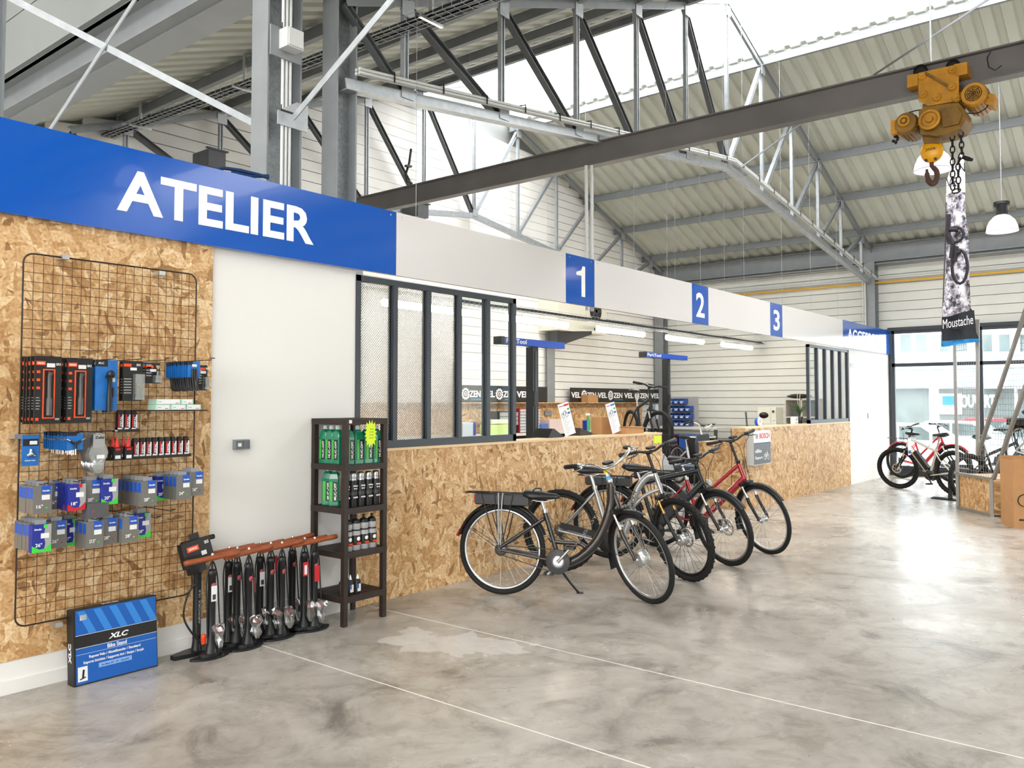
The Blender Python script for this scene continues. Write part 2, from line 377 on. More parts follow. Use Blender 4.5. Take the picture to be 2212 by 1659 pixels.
# purlins
NODE = [RX+1.27*k for k in range(-5, 6)]
for k, x in enumerate(NODE):
    if k == 5: continue
    mp = MB(); z = zt(x)+zo-.08
    mp.bar((x, -12, z), (x, RY, z), .012, .14); mp.bar((x+.02, -12, z+.066), (x+.02, RY, z+.066), .06, .01); mp.bar((x-.02, -12, z-.066), (x-.02, RY, z-.066), .06, .01)
    mp.build('purlin', STEEL, ceil)
for x in (RX-SK-.12, RX+SK-.0):
    MB().bar((x, -12, zt(x)+.22), (x, RY, zt(x)+.22), .05, .12).build('skylight_kerb', PIPE, ceil)
ge = struct(MB().ibeam((FX-.15, -12, 4.55), (FX-.15, RY, 4.55), .2, .42, .02).bx(FX-.25, FX-.03, -12, RY, 4.4, 4.42), 'trim_eaves_right', STEEL)
gl = struct(MB().prism([(3.45, 4.58), (3.72, 4.59), (3.75, 4.66), (3.45, 4.66)], 22.1, 0, M.Translation((0, RY, 0)) @ M.Rotation(R(90), 4, 'X')), 'trim_valley_gutter', mat('gutter_sheet', '#a3a8ab', .4, .4, noise=.1, nscale=2))
struct(MB().ibeam((3.4, -12, 4.74), (3.4, RY, 4.74), .14, .3, .016), 'trim_valley_beam', STEEL)

# trusses
def truss(Y, label, full=True):
    t = thing('roof_truss', label, 'truss', (RX, Y, 4))
    xa, xb = 4.1, FX-.1; zb = lambda x: 4.87-.14*abs(x-RX)*.92-.0
    for a, b in ((xa, RX), (RX, xb)):
        q = MB(); q.bar((a, Y-.03, zt(a)+.02), (b, Y-.03, zt(b)+.02), .012, .09); q.bar((a, Y, zt(a)+.06), (b, Y, zt(b)+.06), .1, .012); q.build('top_chord', STEEL, t)
        q = MB(); q.bar((a, Y-.03, zb(a)), (b, Y-.03, zb(b)), .012, .09); q.bar((a, Y, zb(a)-.04), (b, Y, zb(b)-.04), .1, .012); q.build('bottom_chord', GALV, t)
    for k, x in enumerate(NODE):
        m_ = STEEL if k < 5 else GALV
        MB().ibeam((x, Y, zb(x)), (x, Y, zt(x)), .05, .05, .01).build('web_post', GALV, t)
        MB().bx(x-.07, x+.07, Y-.045, Y-.037, zt(x)-.12, zt(x)+.03).build('gusset', GALV, t)
        MB().bx(x-.07, x+.07, Y-.045, Y-.037, zb(x)-.02, zb(x)+.1).build('gusset', GALV, t)
        if k < 5: MB().ibeam((x, Y+.01, zt(x)), (NODE[k+1], Y+.01, zb(NODE[k+1])), .07, .07, .01).build('web_diagonal', DSTEEL, t)  # left-half diagonals darkened in colour to read as backlit silhouettes
        elif k > 5: MB().ibeam((x, Y+.01, zt(x)), (NODE[k-1], Y+.01, zb(NODE[k-1])), .06, .06, .01).build('web_diagonal', GALV, t)
    MB().ibeam((xa, Y, zt(xa)), (NODE[0], Y, zb(NODE[0])), .06, .06, .01).build('web_diagonal', DSTEEL, t)
    MB().ibeam((xb, Y, zb(xb)), (NODE[10], Y, zb(NODE[10])), .06, .06, .01).build('web_diagonal', GALV, t)
    return t
truss(5.02, 'near steel roof truss with cable conduits strapped along its bottom chord')
truss(RY-.2, 'far steel roof truss standing against the white gable wall')
def zb(x): return 4.87-.129*abs(x-RX)
for i in range(4):   # conduits strapped on the near bottom chord
    dz = .075+(.028 if i > 1 else 0); dy = (i % 2)*.04
    c = MB().tube([(4.15, 4.93-dy, zb(4.15)+dz)]+[(x, 4.93-dy, zb(x)+dz) for x in (7, 9, 10.6)]+[(RX, 4.93-dy, zb(RX)+dz-.01)]+[(x, 4.93-dy, zb(x)+dz) for x in (11.6, 13, 16, 18)], .014, 6)
    solo(c, 'cable_conduit', PIPE, ['grey conduit on top outer edge of the near truss bottom chord', 'grey conduit nearest the room along the near truss bottom chord', 'upper grey conduit stacked on the near truss bottom chord', 'upper outer grey conduit stacked along the near truss bottom chord'][i], 'conduit', 'conduits on the near truss')
for i in range(24):
    x = 4.5+i*.57; c = MB().tube([(x, 4.87, zb(x)+.05), (x, 4.87, zb(x)+.13), (x, 4.95, zb(x)+.14)], .007, 5)
    solo(c, 'cable_tie', BLACK, 'black cable tie around the near truss conduits, %s from the big columns' % ORD[i].replace('front', 'first'), 'cable tie', 'cable ties on the truss conduits')

# columns
def column(px, x, y, z0, z1, w, d, label, m_=STEEL, mw=None):
    t = thing('steel_column', label, 'column', (x, y, z0))
    MB().bx(x-w/2, x+w/2, y-d/2, y-d/2+.014, z0, z1).bx(x-w/2, x+w/2, y+d/2-.014, y+d/2, z0, z1).build('flange', m_, t)
    MB().bx(x-.007, x+.007, y-d/2+.014, y+d/2-.014, z0, z1).build('web', mw or m_, t)
    return t
def column_x(x, y, z0, z1, w, d, label, m_=STEEL, mw=None):
    t = thing('steel_column', label, 'column', (x, y, z0))
    MB().bx(x-d/2, x-d/2+.014, y-w/2, y+w/2, z0, z1).build('flange', m_, t)
    MB().bx(x+d/2-.014, x+d/2, y-w/2, y+w/2, z0, z1).build('flange', m_, t)
    MB().bx(x-d/2+.014, x+d/2-.014, y-.007, y+.007, z0, z1).build('web', mw or m_, t)
    return t
c1 = column_x(3.62, 5.2, 0, 7.5, .2, .3, 'left of the two big grey steel columns behind the blue fascia', STEEL, MOTTLE)
c2 = column_x(4.13, 5.1, 0, 4.75, .18, .2, 'right of the two big grey steel columns behind the blue fascia', STEEL, MOTTLE)
MB().prism([(0, 0), (.26, .0), (.26, .2), (.16, .2), (0, .1)], .012, 0, M.Translation((3.5, 5.02, 3.5)) @ M.Rotation(R(90), 4, 'X')).build('gusset', GALV, c1)
column_x(2.26, 6.86, 0, 8, .15, .16, 'grey steel column at the far left edge of the picture')
column(0, 13.6, RY-.02, 0, 4.6, .26, .14, 'grey steel column on the back wall between the two banners')
column(0, 8.5, RY-.02, 0, 4.6, .2, .14, 'grey steel column on the back wall behind the hammered glass', STEEL)
column_x(FX-.14, RY-.16, 0, 4.4, .24, .24, 'grey steel column in the far workshop corner')
column_x(FX-.15, 5.0, 0, 4.4, .2, .26, 'grey steel column carrying the truss beside the shop window')
column_x(FX-.15, 0.0, 0, 4.4, .2, .26, 'grey steel column between the shop window bays')
# vertical conduits and junction box on column one
for i in range(3):
    x = 3.55+i*.032
    solo(MB().tube([(x, 5.03, 2.7), (x, 5.03, 6.5)], .012, 7), 'cable_conduit', PIPE, ['left', 'middle', 'right'][i]+' of three vertical white conduits on the big left column', 'conduit', 'conduits on the big column')
for z in (2.98, 3.6, 4.2): solo(MB().bx(3.52, 3.66, 5.0, 5.02, z, z+.012).tube([(3.52, 5.0, z), (3.5, 4.97, z+.03)], .004, 5), 'cable_tie', BLACK, {2.98: 'lowest', 3.6: 'middle', 4.2: 'top'}[z]+' black tie around the vertical conduits on the big left column', 'cable tie')
jb = PY(607, 92, 5.02)
jt = thing('junction_box', 'grey square junction box high on the big left column', 'junction box', (jb.x+.05, 4.97, jb.z-.07))
MB().bx(jb.x-.03, jb.x+.11, 4.9, 5.0, jb.z-.06, jb.z+.08).build('housing', PIPE, jt); MB().bx(jb.x-.02, jb.x+.1, 4.89, 4.9, jb.z-.05, jb.z+.07).build('lid', PIPE, jt)
MB().bx(jb.x-.1, jb.x+.16, 5.0, 5.012, jb.z-.12, jb.z+.1).build('mounting_plate', STEEL, jt)
# blue cable on top of fascia
solo(MB().tube([PY(470, 366, 4.8), PY(482, 363, 4.8), PY(520, 368, 4.78), PY(560, 378, 4.76), PY(580, 384, 4.76)], .012, 6).tube([PY(500, 370, 4.8), PY(540, 381, 4.77), PY(580, 380, 4.76)], .012, 6), 'blue_cable', mat('navy_cable', '#12305c', .5), 'dark blue cables lying on the fascia edge at the left column', 'cable')
# wall bracing flats in plane x = 3.6
def brace(a, b, label, w=.05, mt=GALV, nm='brace_bar'):
    return solo(MB().bar(a, b, w, .008, 0, (0, 1, 0) if abs(V(b).y-V(a).y) < .1 else (1, 0, 0)), nm, mt, label, 'brace')
def pq(px, py): d = ray(px, py); return O0+d*(10.69/(1.25*d.x+1.18*d.y))
brace(pq(552, 268), pq(14, -9), 'long diagonal brace bar running from left column up to the top left corner')
brace(pq(300, -14), pq(103, 288), 'steep diagonal brace bar crossing the long one at top left')
brace(PX(634, 254, 3.6), PX(850, -6, 3.6), 'diagonal brace bar passing in front of the right big column')
# roof-plane bracing rods
brace(PX(1600, 362, 11.1), PX(1747, 256, 13.0), 'slim dark brace rod rising right from the truss bend', .03, DSTEEL)
brace(PX(1886, 163, 13.2), PX(2140, -5, 11.6), 'slim dark brace rod crossing the skylight edge at the top right', .03, DSTEEL)
brace(PY(1110, 232, 6.6), PY(1560, 363, 5.1), 'pale brace rod behind the dark truss diagonals', .03, GALV)
brace(PX(1900, 72, 12.6), PX(2110, 112, 15.0), 'white roof brace bar at the top right behind the crane beam', .04, PIPE)

# crane runway beam
t = thing('crane_beam', 'long dark steel I beam crossing the room below the roof trusses', 'crane beam', (7.73, 3, 4.14))
MB().ibeam((7.73, RY-.3, 4.28), (7.73, -6, 4.28), .12, .26, .014).build('beam', BEAM, t)
for y in (5.02, RY-.25): MB().bx(7.66, 7.8, y-.06, y+.06, 4.41, 4.46).build('clamp_plate', STEEL, t)
MB().bx(7.66, 7.68, .75, .87, 4.25, 4.33).build('cable_socket', BEAM, t)
MB().tube([PX(2140, 112, 7.6), PX(2132, 125, 7.58), PX(2136, 145, 7.56), PX(2150, 152, 7.56), PX(2163, 142, 7.6)], .005, 6).build('cable', BLACK, t)
# hook strap on far truss
solo(MB().tube([PY(888, 322, 9.6), PY(884, 352, 9.6), PY(876, 378, 9.6), PY(878, 390, 9.6), PY(890, 396, 9.6)], .02, 6).bar(PY(876, 358, 9.6), PY(888, 360, 9.6), .05, .03), 'hanging_strap_hook', BLACK, 'black perforated strap hook hanging above the crane beam', 'hook')
for p, l in (((905, 455), 'dark speaker-like sensor box on the truss foot behind the grey fascia'), ((460, 345), 'dark steel bracket stub on the gable post above the blue fascia')):
    q = PY(*p, 9.6); solo(MB().bx(q.x-.12, q.x+.12, 9.5, 9.88, q.z-.12, q.z+.1).bx(q.x-.15, q.x+.15, 9.48, 9.52, q.z+.1, q.z+.12), 'bracket_box', DSTEEL, l, 'bracket')

# partition wall, fascia, counters
X1 = PY(456, 800, WY).x; X2 = PY(770, 900, WY).x; X3 = PY(1117, 900, WY).x; X4 = PY(1430, 950, WY).x
X5 = PY(1610, 960, WY).x; X6 = PY(1749, 800, WY).x; X7 = PY(1837, 950, WY).x; X8 = PY(1922, 900, WY).x
struct(MB().bx(-3, X2, WY+.02, WY+.12, 0, 2.6), 'wall_partition', WHITE)
bb = struct(MB().bx(-3, X2, WY, WY+.02, 0, .165).bx(-3, X2, WY-.012, WY+.0, 0, .07), 'baseboard_left', WHITE)
for a, b, nm in ((-3, 1.02, 'far left OSB sheet'), (1.026, X1, 'tall OSB sheet behind the wire grid')):
    solo(MB().bx(a, b, WY-.004, WY+.018, .166, 2.55), 'osb_sheet', OSB, {'f': 'tall OSB wall sheet at the left edge of the picture', 't': 'tall OSB wall sheet behind the wire display grid'}[nm[0]], 'wall board')
CT = 1.145
def counter(x0, x1, label, dp=.25):
    t = thing('counter', label, 'counter', ((x0+x1)/2, WY+.2, 0))
    n = max(1, round((x1-x0)/2.44)); st = (x1-x0)/n
    for i in range(n):
        MB().bx(x0+i*st+.001, x0+(i+1)*st-.001, WY, WY+.018, 0, CT-.02).build('osb_panel', OSB, t)
    MB().bx(x1-.018, x1, WY+.018, WY+dp, 0, CT-.02).build('end_panel', OSB, t); MB().bx(x0, x0+.018, WY+.018, WY+dp, 0, CT-.02).build('end_panel', OSB, t)
    MB().bx(x0, x1, WY-.005, WY+dp+.01, CT-.02, CT).build('worktop', mat('counter_ply_edge', '#e6c79b', .5, noise=.1, nscale=30), t)
    MB().bx(x0+.02, x1-.02, WY+dp-.018, WY+dp, 0, CT-.02).build('back_panel', OSB, t)
    return t
counter(X2, X4, 'long OSB reception counter behind the parked bicycles'); 
counter(X5, X7, 'OSB counter with the grey sign at the far end', .2)
rb = thing('low_osb_cabinet', 'lower OSB cabinet set back beside the far counter', 'cabinet', (8.95+3, 5.4, 0))
a = PZ(1521, 1092, 0)
MB().bx(X5+.01, X5+.7, WY+.215, a.y, 0, .91).build('carcass', OSB, rb); MB().bx(X5, X5+.72, WY+.215, a.y+.01, .91, .93).build('worktop', OSB, rb)
struct(MB().bx(X7, X8, WY, WY+.1, 0, 2.6), 'wall_partition_far', WHITE)
struct(MB().bx(FX-.9, FX, PX(1765, 850, FX-.9).y-.1, PX(1765, 850, FX-.9).y, 0, 2.9).bx(FX-.9, FX-.8, WY+.12, PX(1765, 850, FX-.9).y-.1, 0, 2.9), 'wall_store_room', WHITE)
struct(MB().bx(X8-.02, X8+.06, WY-.05, WY+.06, 0, 3.0), 'trim_fascia_end', FRAME)

# fascia sign band: separate panels
ZB, ZT = 2.475, 2.965
def sgx(px, py=700): return PY(px, py, FY).x
def panel(x0, x1, mt, label, name='fascia_panel', cat='sign panel'):
    t = thing(name, label, cat, ((x0+x1)/2, FY+.02, ZB))
    MB().bx(x0+.002, x1-.002, FY, FY+.034, ZB, ZT).build('board', mt, t)
    for x in (x0+.06, x1-.06): MB().lathe([(.006, 0), (.006, .003)], 8, 0, (x, FY-.001, ZT-.03), M.Rotation(R(90), 3, 'X')).build('screw', ALU, t)
    return t
xa = [-3, sgx(856, 520), sgx(1222.5, 600), sgx(1284, 600), sgx(1495, 650), sgx(1530, 650), sgx(1664, 690), sgx(1690, 690), sgx(1821, 730), X8]
tA = panel(xa[0], xa[1], BLUE, 'blue fascia panel reading ATELIER')
m = MB(); x0 = sgx(252, 450); x1 = sgx(677, 520); text(m, 'ATELIER', face(x0, FY-.001, 2.593), x1-x0, .247, 0, .025, .0015); m.build('lettering', LETW, tA)
panel(xa[1], xa[2], FASW, 'pale grey blank fascia panel between ATELIER and 1')
for i, (a, b, s, p0, p1) in enumerate(((2, 3, '1', 1243, 1264), (4, 5, '2', 1504, 1522), (6, 7, '3', 1671, 1684))):
    t = panel(xa[a], xa[b], BLUE, 'blue fascia square with a white figure %s' % {'1': 'one, nearest the windows', '2': 'two, in the middle', '3': 'three, farthest away'}[s])
    m = MB(); text(m, s, face(sgx(p0), FY-.001, 2.56), sgx(p1)-sgx(p0), .31, 0, .02, .0015) if s != '1' else m.prism([(.62, 0), (1, 0), (1, 1), (.74, 1), (.6, .86), (.1, .78), (.1, .68), (.62, .68)], .0015, 0, face(sgx(p0), FY-.001, 2.56) @ M.Diagonal((sgx(p1)-sgx(p0), .31, 1, 1))); m.build('lettering', LETW, t)
panel(xa[3], xa[4], FASW, 'long white blank fascia panel right of the number one square'); panel(xa[5], xa[6], FASW, 'white blank fascia panel left of the number three square')
panel(xa[7], xa[8], FASW, 'white blank fascia panel between number 3 and ACCESSOIRES')
t = panel(xa[8], xa[9], BLUE, 'blue fascia panel reading ACCESSOIRES at the far end')
m = MB(); x0 = sgx(1831, 720); x1 = sgx(1914, 740); text(m, 'ACCESSOIRES', face(x0, FY-.001, 2.61), x1-x0, .22, 0, .02, .0015); m.build('lettering', LETW, t)
wires = [(1370, 340, 'first'), (1441, 300, 'second'), (1513, 300, 'third'), (1565, 420, 'fourth'), (1607, 420, 'fifth'), (1689, 330, 'sixth'), (1751, 260, 'seventh'), (898, 235, 'leftmost'), (1808, 440, 'last')]
for px, py, w_ in wires:
    p = PY(px, 600, FY+.03); solo(MB().tube([(p.x, p.y, ZT-.01), (p.x, p.y, min(zt(p.x)+.1, 6.9))], .0022, 5), 'suspension_wire', GALV, 'thin steel suspension wire, %s from the left above the numbered fascia' % w_ if w_ not in ('leftmost', 'last') else {'leftmost': 'thin suspension wire above the grey fascia left of number 1', 'last': 'thin suspension wire above the fascia nearest to ACCESSOIRES'}[w_], 'wire', 'fascia suspension wires')

# atelier windows (anthracite frames)
def atelier(name, x0, x1, n, clearfrom, z0=CT, z1=2.445):
    y0 = WY+.01; y1 = WY+.06
    fr = struct(MB().bx(x0, x1, y0, y1, z1-.045, z1).bx(x0, x1, y0, y1, z0, z0+.06).bx(x0, x0+.045, y0, y1, z0, z1).bx(x1-.045, x1, y0, y1, z0, z1), name, FRAME)
    st = (x1-x0-.045)/n
    for i in range(1, n): MB().bx(x0+i*st, x0+i*st+.045, y0-.004, y1, z0+.05, z1-.04).build('mullion', FRAME, fr)
    for i in range(n):
        gm = HAM if i < clearfrom else CLEAR
        MB().bx(x0+i*st+.04, x0+(i+1)*st+.005, y0+.022, y0+.028, z0+.055, z1-.04).build('pane', gm, fr)
        MB().bx(x0+i*st+.045, x0+i*st+.055, y0+.028, y1, z0+.06, z1-.045).bx(x0+(i+1)*st-.01, x0+(i+1)*st, y0+.028, y1, z0+.06, z1-.045).build('glazing_bead', FRAME, fr)
atelier('window_1', X2, X3, 5, 3)
atelier('window_2', X6, X7, 5, 0)

# shop front windows
wf = FRAME; z1 = 2.96
def shopwin(name, y0, y1):
    fr = struct(MB().bx(FX-.02, FX+.06, y0, y1, z1-.06, z1).bx(FX-.02, FX+.06, y0, y1, .1, .2).bx(FX-.02, FX+.06, y0, y0+.06, .1, z1).bx(FX-.02, FX+.06, y1-.06, y1, .1, z1).bx(FX-.02, FX+.06, y0, y1, 2.22, 2.29), name, wf)
    MB().bx(FX+.015, FX+.025, y0+.06, y1-.06, .2, 2.22).build('pane', CLEAR, fr); MB().bx(FX+.015, FX+.025, y0+.06, y1-.06, 2.29, z1-.06).build('pane', CLEAR, fr)
ys = [WY-.06, PX(2117, 850, FX).y, PX(2117, 850, FX).y-2.2]
while ys[-1] > -8: ys.append(ys[-1]-2.2)
for i, (a, b) in enumerate(zip(ys, ys[1:])): shopwin('window_%d' % (i+3), b, a)
struct(MB().bx(FX-.06, FX+.15, -12, WY-.04, 0, .1), 'trim_window_plinth', FRAME)
struct(MB().bx(FX-.05, FX+.15, -12, WY, 2.96, 3.03), 'trim_window_head', FRAME)
struct(MB().bx(-10, FX+.2, -12.8, -12.6, 0, 9), 'wall_front', CLADF)
struct(MB().bx(-10.2, -10, -12.8, RY, 0, 1.2).bx(-10.2, -10, -12.8, RY, 4.5, 7.3).bx(-10.2, -10, -12.8, -11, 1.2, 4.5).bx(-10.2, -10, 6, RY, 1.2, 4.5), 'wall_left', WHITE)
struct(MB().bx(-10, 3.5, RY+.05, RY+.2, 0, 9), 'wall_back_left', CLAD)
hl = struct(MB().add([(5.6, -12.8, 7.65), (-2.6, -12.8, 9), (-2.6, RY, 9), (5.6, RY, 7.65)], [(0, 1, 2, 3)]).add([(-5.4, -12.8, 8.8), (-10.1, -12.8, 7.2), (-10.1, RY, 7.2), (-5.4, RY, 8.8)], [(0, 1, 2, 3)]), 'ceiling_left_hall_and_shading_eave', DECK)  # unseen roof; its strip reaching past the hall is added to shade wall_left_upper
MB().add([(-2.6, -12.8, 9), (-5.4, -12.8, 8.8), (-5.4, RY, 8.8), (-2.6, RY, 9)], [(0, 1, 2, 3)]).build('skylight_sheet', SKYL, hl)
# ---------------------------------------------------------------- bicycles
def spline(pts, n=6):
    pts = [V(p) for p in pts]; out = []
    for i in range(len(pts)-1):
        p0 = pts[max(i-1, 0)]; p1 = pts[i]; p2 = pts[i+1]; p3 = pts[min(i+2, len(pts)-1)]
        for k in range(n):
            t = k/n; out.append(.5*((2*p1)+(p2-p0)*t+(2*p0-5*p1+4*p2-p3)*t*t+(3*p1-p0-3*p2+p3)*t*t*t))
    out.append(pts[-1]); return out
DARKB = mat('bike_dark_brown', '#2a2523', .3, .3, coat=.5); SILV = mat('bike_silver', '#a3a4a4', .3, .7); GRAPH = mat('bike_graphite', '#1f2426', .35, .2)
BRED = mat('bike_red', '#9c0f22', .25, .3, coat=.6); CREAM = mat('bike_cream', '#cbc6bd', .3, .2, coat=.4); VRED = mat('bike_bright_red', '#c8202c', .3)
GOLD = mat('fork_gold', '#b08a52', .25, .9); GREYT = mat('rubber_grey', '#3a3836', .7); SPOKE = mat('spoke_steel', '#b9b9b6', .35, .8); SPB = mat('spoke_black', '#2a2a2a', .4, .6)
LAMPR = mat('reflector_red', '#a01010', .25); ORNG = mat('reflector_orange', '#e07a20', .3); YEL = mat('sticker_yellow', '#d9c33a', .4); BTXT = mat('bike_lettering', '#6d665f', .4)
CYAN = mat('protective_blue_film', '#5aa4cf', .4)
WM = {}
def wheel(root, nm, T, Rw, wt, tyre, rim, hub, spk, knob, disc, seed, nsp=28, detail=True):
    ky = (Rw, wt, knob)
    if ky not in WM:
        t = MB(); rr = Rw-wt; t.torus(rr, wt, 56, 8)
        if knob:
            for i in range(70):
                a = 2*math.pi*i/70
                for yy in (-.55, 0, .55):
                    if (i % 2 == 0) == (yy == 0): continue
                    q = Rw-wt*.12-abs(yy)*wt*.35; rm = M(((math.cos(a), 0, -math.sin(a)), (0, 1, 0), (math.sin(a), 0, math.cos(a))))
                    t.box((q*math.cos(a), yy*wt, q*math.sin(a)), (.012, .012, .016), 0, rm)
        WM[ky] = t
    me_t = WM[ky].mesh('tyre', tyre)
    w = inst(me_t, nm, root, T)
    rr = Rw-2*wt+.002; m = MB(); m.torus(rr-.008, .012, 56, 6, 0, sq=.9); inst(m.mesh('rim', rim), 'rim', w, M.Identity(4))
    hw = .035
    m = MB(); RX90 = M.Rotation(R(90), 3, 'X')
    m.lathe([(.008, -.055), (.012, -.045), (hub[1]*.7, -hw-.004), (hub[1], -hw), (hub[1], -hw+.008), (hub[1]*hub[2], -hw+.014), (hub[1]*hub[2], hw-.014), (hub[1], hw-.008), (hub[1], hw), (hub[1]*.7, hw+.004), (.012, .045), (.008, .055)], 16, 0, (0, 0, 0), RX90)
    inst(m.mesh('hub', hub[0]), 'hub', w, M.Identity(4))
    L = rr-.008
    if detail:
        sm = MB()
        sm.tube([(hub[1]*.9*math.cos(-.5), hw, hub[1]*.9*math.sin(-.5)), (L, 0, 0)], .0016, 4); me_a = sm.mesh('spoke', spk)
        sm = MB(); sm.tube([(hub[1]*.9*math.cos(.5), -hw, hub[1]*.9*math.sin(.5)), (L, 0, 0)], .0016, 4); me_b = sm.mesh('spoke', spk)
        for i in range(nsp): inst(me_a if i % 2 else me_b, 'spoke', w, M.Rotation(2*math.pi*i/nsp+.03*seed, 4, 'Y'))
    else:
        sm = MB()
        for i in range(24):
            a = 2*math.pi*i/24; sm.tube([(hub[1]*.9*math.cos(a-.4), hw if i % 2 else -hw, hub[1]*.9*math.sin(a-.4)), (L*math.cos(a), 0, L*math.sin(a))], .0014, 3, caps=False)
        o = inst(sm.mesh('spokes', spk), 'spokes', w, M.Identity(4)); o['kind'] = 'stuff'
    if disc:
        d = MB(); N = 40; ri, ro = .062, .085; vs = []
        for i in range(N):
            a = 2*math.pi*i/N; q = ro-(.004 if i % 2 else 0); vs += [(ri*math.cos(a), .045, ri*math.sin(a)), (q*math.cos(a), .045, q*math.sin(a)), (ri*math.cos(a), .047, ri*math.sin(a)), (q*math.cos(a), .047, q*math.sin(a))]
        fs = []
        for i in range(N):
            a = 4*i; b = 4*((i+1) % N); fs += [(a, a+1, b+1, b), (a+2, b+2, b+3, a+3), (a, b, b+2, a+2), (a+1, a+3, b+3, b+1)]
        d.add(vs, fs)
        for i in range(6):
            a = 2*math.pi*i/6; d.bar((.025*math.cos(a), .046, .025*math.sin(a)), (.064*math.cos(a+.4), .046, .064*math.sin(a+.4)), .002, .01, 0, (-math.sin(a), 0, math.cos(a)))
        inst(d.mesh('brake_disc', CHROME), 'brake_disc', w, M.Identity(4))
    return w
def fender(Rf, a0, a1, wid=.05, n=20, mi=0, mb=None, at=(0, 0, 0)):
    m = mb or MB(); vs = []; prof = [(-.5, -.012), (-.35, .004), (0, .009), (.35, .004), (.5, -.012)]
    for i in range(n+1):
        a = R(a0+(a1-a0)*i/n)
        for (q, h) in prof: vs.append((at[0]+(Rf+h)*math.cos(a), at[1]+q*wid, at[2]+(Rf+h)*math.sin(a)))
    for i in range(n+1):
        a = R(a0+(a1-a0)*i/n)
        for (q, h) in prof: vs.append((at[0]+(Rf+h-.003)*math.cos(a), at[1]+q*wid, at[2]+(Rf+h-.003)*math.sin(a)))
    k = 5; o = (n+1)*k; fs = []
    for i in range(n):
        for j in range(k-1): fs += [(i*k+j, i*k+j+1, (i+1)*k+j+1, (i+1)*k+j), (o+i*k+j, o+(i+1)*k+j, o+(i+1)*k+j+1, o+i*k+j+1)]
    return m.add(vs, fs, mi, True)
def bike(name, label, pr, pf, steer, sty, detail=True, lean=0, group=None):
    """pr / pf: ground points (x,y) of rear and front tyre; steer in degrees, + is to the left"""
    pr = V((pr[0], pr[1], 0)); pf = V((pf[0], pf[1], 0)); h = math.atan2(pf.y-pr.y, pf.x-pr.x)
    Rw = sty.get('R', .35); wt = sty.get('wt', .02); WB = 1.1
    root = thing(name, label, 'bicycle', pr, 0, group)
    ax = V((-math.cos(R(69)), 0, math.sin(R(69)))); axle = V((WB, 0, Rw)); off = .045
    hp = axle-V((math.sin(R(69)), 0, math.cos(R(69))))*off       # foot of the steering axis beside the axle
    S = M.Translation(hp) @ M.Rotation(R(steer), 4, ax) @ M.Translation(-hp)
    n = (S.to_3x3() @ V((0, 1, 0))); a2 = S @ axle; low = a2.z-Rw*math.sqrt(max(0, 1-n.z**2))
    pitch = math.atan2(low, a2.x)
    root.rotation_euler = (M.Rotation(h, 3, 'Z') @ M.Rotation(R(lean), 3, 'X') @ M.Rotation(pitch, 3, 'Y')).to_euler()
    fr = sty['frame']; G = lambda m, nm, mt, xf=None: m.build(nm, mt, root, True)
    BB = V((.46, 0, .285)); hd = lambda t: hp+ax*t
    ra = V((0, 0, Rw))
    st = sty['style']; rake = sty.get('tilt', 1)
    seat_top = BB+V((-math.cos(R(72)), 0, math.sin(R(72))))*sty.get('seat', .48)
    # --- wheels
    tyre = sty.get('tyre', RUB); rim = sty.get('rim', ALU)
    w1 = wheel(root, 'rear_wheel', M.Translation(ra), Rw, wt, tyre, rim, sty.get('rhub', (ALU, .03, .5)), sty.get('spk', SPOKE), sty.get('knob'), False, 1, detail=detail)
    w2 = wheel(root, 'front_wheel', S @ M.Translation(axle), Rw, wt, tyre, sty.get('frim', rim), sty.get('fhub', (ALU, .03, .5)), sty.get('spk', SPOKE), sty.get('knob'), sty.get('disc'), 2, detail=detail)
    # --- frame
    f = MB(); h0 = .42; h1 = .60; HL, HU = hd(h0), hd(h1)
    f.tube([HL-ax*.01, HU+ax*.01], .021, 12)
    sj = BB+(seat_top-BB)*.93
    if st == 'lowstep':
        f.tube(spline([hd(h1-.03), hd(h0)+V((-.06, 0, -.03)), (.76, 0, .47), (.63, 0, .33), (.52, 0, .275), BB+V((0, 0, 0))]), [.034]*6+[.036]*6+[.037]*6+[.035]*7+[.032]*6, 12)
        f.tube(spline([hd(h0-.0), (.80, 0, .55), (.7, 0, .38)], 5), .02, 10)
        f.tube(spline([(.375, 0, .46), (.42, 0, .43), (.56, 0, .425), (.63, 0, .42), (.68, 0, .38)]), .017, 10)
        f.tube([BB, seat_top], .02, 12)
    elif st == 'arch':
        f.tube(spline([hd(h1-.03)+V((-.01, 0, 0)), (.78, 0, .86), (.70, 0, .76), (.65, 0, .60), (.61, 0, .44), (.56, 0, .33), BB]), .03, 12)
        f.tube(spline([hd(h0+.03), (.76, 0, .70), (.66, 0, .60)], 5), .016, 10)
        f.tube([BB, seat_top], .019, 12); f.tube([(.40, 0, .45), (.62, 0, .42)], .016, 10)
    elif st == 'diamond':
        f.tube([hd(h1-.03), sj], .024, 10); f.tube([hd(h0+.03), BB], .032, 10); f.tube([BB, seat_top], .019, 12)
    elif st == 'parallel':
        f.tube([hd(h1-.02), (.40, 0, .46)], .019, 12); f.tube([hd(h0+.02), BB+V((.04, 0, .03))], .034, 12); f.tube([BB, seat_top], .019, 12)
    G(f, 'frame', fr)
    r_ = MB()
    sc_ = sty.get('stay', .01)
    for s in (-1, 1):
        r_.tube([BB+V((-.03, s*.035, 0)), (.28, s*.05, .31), (0, s*.058, Rw)], sc_+.001, 8)
        if st == 'lowstep': r_.tube([(.335, s*.03, .60), (.25, s*.045, .54), (0, s*.058, Rw+.02)], .014, 8)
        else: r_.tube([sj+V((0, s*.02, -.02)), (sj.x-.1, s*.045, sj.z-.14), (0, s*.058, Rw)], sc_, 8)
